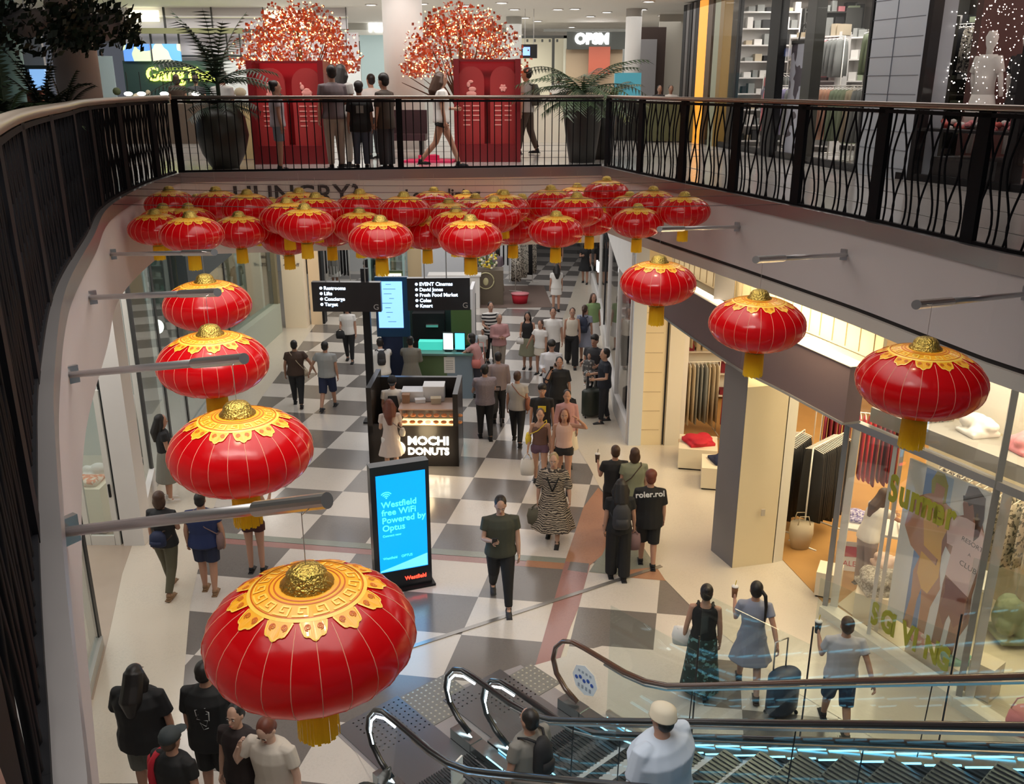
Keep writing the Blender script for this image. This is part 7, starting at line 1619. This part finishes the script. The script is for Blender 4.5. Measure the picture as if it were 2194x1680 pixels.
# --- left foreground row
P = person('woman in black top and olive trousers with a small black backpack, walking away', (368, 1268), h=1.66, face=-6, top=('tee', cl_blk), bot=('pants', olt), hair=('bob', BR_), arms=('hang', 'cross'), stride=.55, fem=True, shoe=sandal, fat=1.02, vox=.012)
backbag(P, 'backpack', 'small black leather backpack slung low on the olive-trousers woman', cl_navy, .26, .22, 1.02, brn)
P = person('person in navy top and shorts with a mauve shoulder bag, walking away', (452, 1268), h=1.62, face=4, top=('tee', navyt), bot=('shorts', C_('navy_short', (.012, .018, .05))), hair=('short', DK), arms=('hang', 'hang'), stride=.2, fem=True, fat=1.32, vox=.012, shoe=sandal)
sling(P, 'shoulder_bag', 'mauve shoulder bag at the hip of the navy-top person', C_('mauve_leather', (.20, .13, .13)), 1, .92, .24, .24)
P = person('person in dark shorts behind the yellow lantern tassel, walking away', (552, 1225), h=1.60, face=0, top=('tank', C_('maroon_top', (.12, .02, .02))), bot=('hotpants', C_('maroon_short', (.05, .010, .012))), hair=('bun', DK), arms=('cup', 'cup'), fem=True, vox=.013)
P = person('woman in black top and olive skirt standing sideways by the left shop glass', (366, 1072), h=1.66, face=-60, top=('crop', cl_blk), bot=('skirt', C_('skirt_grey', (.20, .19, .16))), hair=('long', DK), arms=('phone', 'hold'), fem=True, shoe=sneak)
carried('mobile_phone', 'phone held by the woman by the left shop glass', 'phone', P, 0, phone)
# --- bottom-left foreground group
person('large long-haired person in black tee and grey shorts, walking away at bottom left', (330, 1712), h=1.66, face=-4, top=('longtee', blackt), bot=('kneeshorts', C_('grey_short', (.13, .13, .11))), hair=('longbig', DK), arms=('cross', 'hang'), fat=1.32, vox=.012, skin=0, shoe=charc)
P = person('man in black tee with a white line drawing on the back, and black shorts', (472, 1716), h=1.72, face=-3, top=('longtee', blackt), bot=('kneeshorts', blackt), hair=('short', DK), arms=('hang', 'ear'), fat=1.12, vox=.012, shoe=charc)
mb = MB(); k_2 = P['k']
sq = [(-.05, .10), (.04, .12), (.06, .05), (-.04, .04), (-.06, -.02), (.05, -.03), (.03, -.10), (-.03, -.06), (.0, -.14), (.05, -.12)]
mb.tube([(a, -.163, 1.17 * k_2 + b) for a, b in sq], .006, 5, flat=.5); mb.tube([(-.06, -.163, 1.19 * k_2), (-.07, -.163, 1.26 * k_2), (.0, -.163, 1.28 * k_2), (.07, -.163, 1.24 * k_2), (.065, -.163, 1.14 * k_2)], .006, 5)
mb.build('line_drawing', mat('print_white', (1, 1, 1)), P['t'], True)
person('boy in dark cap and red and black tee at the bottom edge', (405, 1862), h=1.62, face=-22, top=('tee', blackt), bot=('kneeshorts', cl_blk), hair=('cap', BR_), arms=('hang', 'hang'), extra={'cap': C_('cap_slate', (.035, .045, .05))}, vox=.012, fat=1.1)
P = dict(t=[o for o in bpy.data.objects if o.get('label', '').startswith('boy in dark cap')][0]); mb = MB(); mb.loft([(-.17, 0, .98, .055, .155), (-.175, 0, 1.15, .058, .155), (-.17, 0, 1.28, .055, .13), (-.15, 0, 1.35, .04, .08)], 12); mb.tube([(-.16, 0, 1.30), (-.21, 0, 1.24), (-.225, 0, 1.14)], [.06, .082, .080], 10); mb.build('red_tee_side', cl_red, P['t'], True)
P = person('woman with pulled-back dark hair in a black polo, facing the viewer', (536, 1795), h=1.60, face=165, top=('tee', C_('polo', (.018, .010, .010))), bot=('pants', blackt), hair=('bun', DK), arms=('hang', 'hang'), fem=True, vox=.010, skin=1)
P = person('balding man in cream shirt with head bowed, sunglasses hanging on his chest', (610, 1830), h=1.66, face=160, top=('shirt', C_('shirt_cream', (.56, .50, .43))), bot=('pants', C_('trouser_grey', (.12, .13, .17))), hair=('short', RDH), arms=('hang', 'ear'), tilt=34, lean=6, fat=1.18, vox=.010, skin=4)
mb = MB(); mb.ell((.0, .185, 1.24), (.028, .008, .022), 8, 5); mb.ell((0, .185, 1.19), (.026, .008, .020), 8, 5); mb.build('hanging_sunglasses', brn, P['t'], True)
def parcel(t):
    mb = MB(); mb.ell((0, .05, -.06), (.15, .13, .11), 12, 8); mb.build('parcel_body', pattern('parcel_print', (.65, .62, .70), (.45, .05, .22), 'noise', 14, 2, .5, .56), t, True)
    mb = MB(); mb.ell((.05, .02, .03), (.07, .06, .05), 8, 6); mb.build('parcel_knot', cl_pnk, t, True)
carried('plastic_bag', 'white, pink and purple plastic bag held by the man in the cream shirt', 'bag', P, 0, parcel)
# --- escalator riders
cenA = nA - ed * .12 + en * .36
q = cenA + ed * 2.05; P = person('man with black hair in grey tee and a dark shoulder strap riding the nearer escalator', (q.x, q.y), at_px=False, z=.38, h=1.50, fat=1.18, face=44, top=('tee', C_('grey_olive', (.20, .19, .17))), bot=('pants', charc), hair=('short', DK), arms=('hang', 'hang'), vox=.011)
backbag(P, 'backpack', 'dark shoulder backpack on the man riding the nearer escalator', cl_blk, .22, .36, 1.26)
q = cenA + ed * 3.52; P = person('rider in a cream bucket hat and pale blue-white shirt on the escalator', (q.x, q.y), at_px=False, z=1.25, h=1.50, face=40, top=('longtee', C_('pale_blue', (.50, .58, .70))), bot=('pants', cl_navy), hair=('short', DK), arms=('hang', 'hang'), fat=1.72, vox=.011)
mb = MB(); mb.loft([(0, -.01, .045, .104, .122), (0, -.01, .05, .100, .118), (0, -.012, .12, .094, .108), (0, -.012, .150, .05, .06), (0, -.012, .155, .01, .01)], 22, 0, P['HT']); mb.v = [tuple(Vector(v) * P['k']) for v in mb.v]; mb.build('hat', C_('hat_cream', (.62, .56, .44)), P['t'], True)
# --- right foreground trio
P = person('woman in black tank top and dark patterned long skirt, walking away by the escalator', (1497, 1490), h=1.56, face=-12, top=('tank', blackt), bot=('skirtlong', tealpr), hair=('bun', DK), arms=('bag', 'hang'), fem=True, stride=.2, vox=.012)
carried('paper_bag', 'white paper bag at the elbow of the black-tank woman', 'bag', P, 0, tote(cl_wht, .28, .24, .10, -.16))
P = person('girl with a braid in a blue-grey dress holding an iced drink', (1600, 1478), h=1.56, face=-10, top=('dress', bluegr), bot=('hotpants', bluegr), hair=('braid', DK), arms=('cup', 'pull'), fem=True, stride=.65, vox=.012, shoe=brn)
carried('drink_cup', 'iced brown drink with straw held by the girl in the blue-grey dress', 'cup', P, 0, cup(C_('iced_tea', (.20, .09, .04)), cl_yel))
suitcase('navy suitcase pulled by the girl in the blue-grey dress', at(1672, 1530), .5, C_('case_navy', (.03, .045, .085), .4), .60)
P = person('boy in pale grey shirt and dark shorts holding up a drink', (1786, 1560), h=1.52, face=-6, top=('shirt', C_('shirt_grey', (.50, .48, .52))), bot=('kneeshorts', cl_navy), hair=('short', BR_), arms=('cup', 'pull'), stride=.6, fat=1.08, vox=.012)
carried('drink_cup', 'dark drink with straw held by the boy in the pale grey shirt', 'cup', P, 0, cup(charc, cl_yel))
# --- shops
person('shopper in grey top at the bright shop behind the left sign', (719, 615), h=1.62, face=160, top=('tee', greyst), bot=('skirt', cl_wht), hair=('bob', BR_), arms=('hang', 'hang'), fem=True, vox=.02)
person('shopper in black dress with fair hair behind the lit price board', (795, 636), h=1.62, face=10, top=('dress', cl_blk), bot=('hotpants', cl_blk), hair=('bun', BLN), arms=('hang', 'hang'), fem=True, vox=.02)
person('tall person in a taupe coat and skirt by the flower stand', (1066, 632), h=1.68, face=30, top=('long', C_('lilac_taupe', (.20, .15, .18))), bot=('skirtlong', C_('tan_skirt', (.26, .20, .15))), hair=('bun', DK), arms=('hang', 'hold'), fem=True, vox=.02)
person('person in dark coat among the dress rails in the middle distance', (945, 610), h=1.66, face=60, top=('jacket', C_('mauve_coat', (.13, .09, .11))), bot=('pants', cl_blk), hair=('long', DK), fem=True, vox=.02)
person('shopper with long brown hair bending over the lilac tops inside the window', (5.30, 12.15), at_px=False, z=.014, h=1.60, face=-70, top=('tee', cl_wht), bot=('pants', taup), hair=('long', BR_), arms=('reach', 'reach'), lean=18, fem=True, vox=.015)
# --- upper level
def up_person(label, px, py, h, **k): return person(label, (px, py), z=U, h=h, **k)
P = up_person('girl in pale tee and denim shorts with a cross strap before the left red booth', 603, 365, 1.42, face=-70, top=('tee', C_('pale_tee', (.42, .38, .42))), bot=('shorts', C_('denim', (.20, .25, .30))), hair=('bun', DK), fem=True)
up_person('man in cap and white shirt between the left booth and the tree', 676, 330, 1.72, face=200, top=('shirt', cl_wht), bot=('pants', cl_gry), hair=('cap', DK), extra={'cap': mat('cap_red', (.25, .02, .03), .7)})
P = up_person('man in taupe tee and pale trousers seen from behind near the far rail', 722, 364, 1.66, face=30, top=('tee', C_('taupe_tee', (.15, .12, .13))), bot=('pants', brw), hair=('short', DK), arms=('hang', 'hold'))
up_person('woman with a high bun and pale top behind the taupe-tee man', 742, 358, 1.68, face=-30, top=('tee', greyst), bot=('pants', brw), hair=('longbig', DK), fem=True)
P = up_person('child in black printed tee and jeans at the far rail', 777, 363, 1.40, face=10, top=('longtee', blackt), bot=('pants', C_('jeans_dark', (.06, .08, .12))), hair=('fluffy', DK))
MB().box((0, -.175, .98), (.12, .012, .12)).build('back_print', cl_gry, P['t'])
P = up_person('person in white tee with a white bag behind the dark-clothed boy', 802, 340, 1.55, face=40, top=('tee', cl_wht), bot=('pants', charc), hair=('short', DK))
carried('tote_bag', 'white tote bag hanging beside the dark-clothed boy upstairs', 'bag', P, 1, tote(cl_wht, .24, .26, .08, .1))
up_person('boy in dark brown shirt and dark trousers standing sideways at the far rail', 830, 362, 1.52, face=60, top=('longtee', C_('umber', (.055, .04, .03))), bot=('wide', charc), hair=('fluffy', DK))
P = up_person('long-haired girl in white top and black shorts stepping along the far rail', 948, 358, 1.62, face=-80, top=('tee', cl_wht), bot=('hotpants', cl_blk), hair=('longbig', BR_), arms=('hold', 'hang'), fem=True, stride=.9)
P = up_person('man in white tee with a backpack and brown trousers right of the right booth', 1128, 330, 1.70, face=70, top=('tee', greyst), bot=('pants', C_('umber2', (.07, .045, .03))), hair=('short', DK), stride=.4)
backbag(P, 'backpack', 'olive backpack on the man right of the right booth', olive)
up_person('person in dark trousers behind the feathery palm', 1196, 300, 1.66, face=0, top=('tee', cl_wht), bot=('pants', C_('jeans_grey', (.06, .06, .06))), hair=('short', DK), stride=.4, vox=.018)
for k, (px, py, c, lb_) in enumerate(((1318, 262, cl_blk, 'shopper in black and white striped top left of the teal case'), (1344, 256, blackt, 'shopper in black tee with a small white print before the teal case'), (1362, 262, charc, 'shopper in charcoal tee at the right of the teal case'), (1388, 262, C_('brown_tee', (.12, .09, .08)), 'man in brown tee at the right end of the upper hall'))):
    up_person(lb_, px, py, 1.66, face=(30, 0, 200, 10)[k], top=('tee', stripes if k == 0 else c), bot=('pants', charc), hair=('short', DK), vox=.018)
for k, (px, py, c, lb_) in enumerate(((1414, 250, charc, 'seated-looking person with dark hair behind the low desk, left'), (1438, 250, cl_wht, 'person in white behind the low desk, right'))):
    p = aty(px, 205, 24.8); person(lb_, (p.x, 24.9), at_px=False, z=U, h=1.35, face=180, top=('tee', c), bot=('pants', charc), hair=('short', DK), vox=.018)
up_person('person in white shirt leaning beside the tall dark palm', 484, 350, 1.62, face=-20, top=('shirt', cl_wht), bot=('pants', C_('plum', (.10, .06, .08))), hair=('short', DK), lean=12)
up_person('diner with brown hair at the servery, left of the palm', 392, 300, 1.62, face=10, top=('tee', brn), bot=('pants', charc), hair=('bob', BR_), fem=True, vox=.018)
up_person('diner in dark top beside the tall palm trunk', 432, 296, 1.60, face=0, top=('tee', charc), bot=('pants', charc), hair=('fluffy', BR_), vox=.018)
p = onpl(6.4); person('dark-haired diner in dark clothes seated behind the planter at far left', (p.x - 1.3, p.y + 2.0), at_px=False, z=U, h=1.5, face=120, top=('jacket', cl_blk), bot=('pants', cl_blk), hair=('short', DK), vox=.015)
p = inshop(1582, .7); person('shopper in grey printed shirt inside the upper right shop', (p.x, p.y), at_px=False, z=U, h=1.62, face=-60, top=('shirt', C_('grey_lilac', (.20, .20, .26))), bot=('pants', cl_blk), hair=('short', DK), vox=.018)
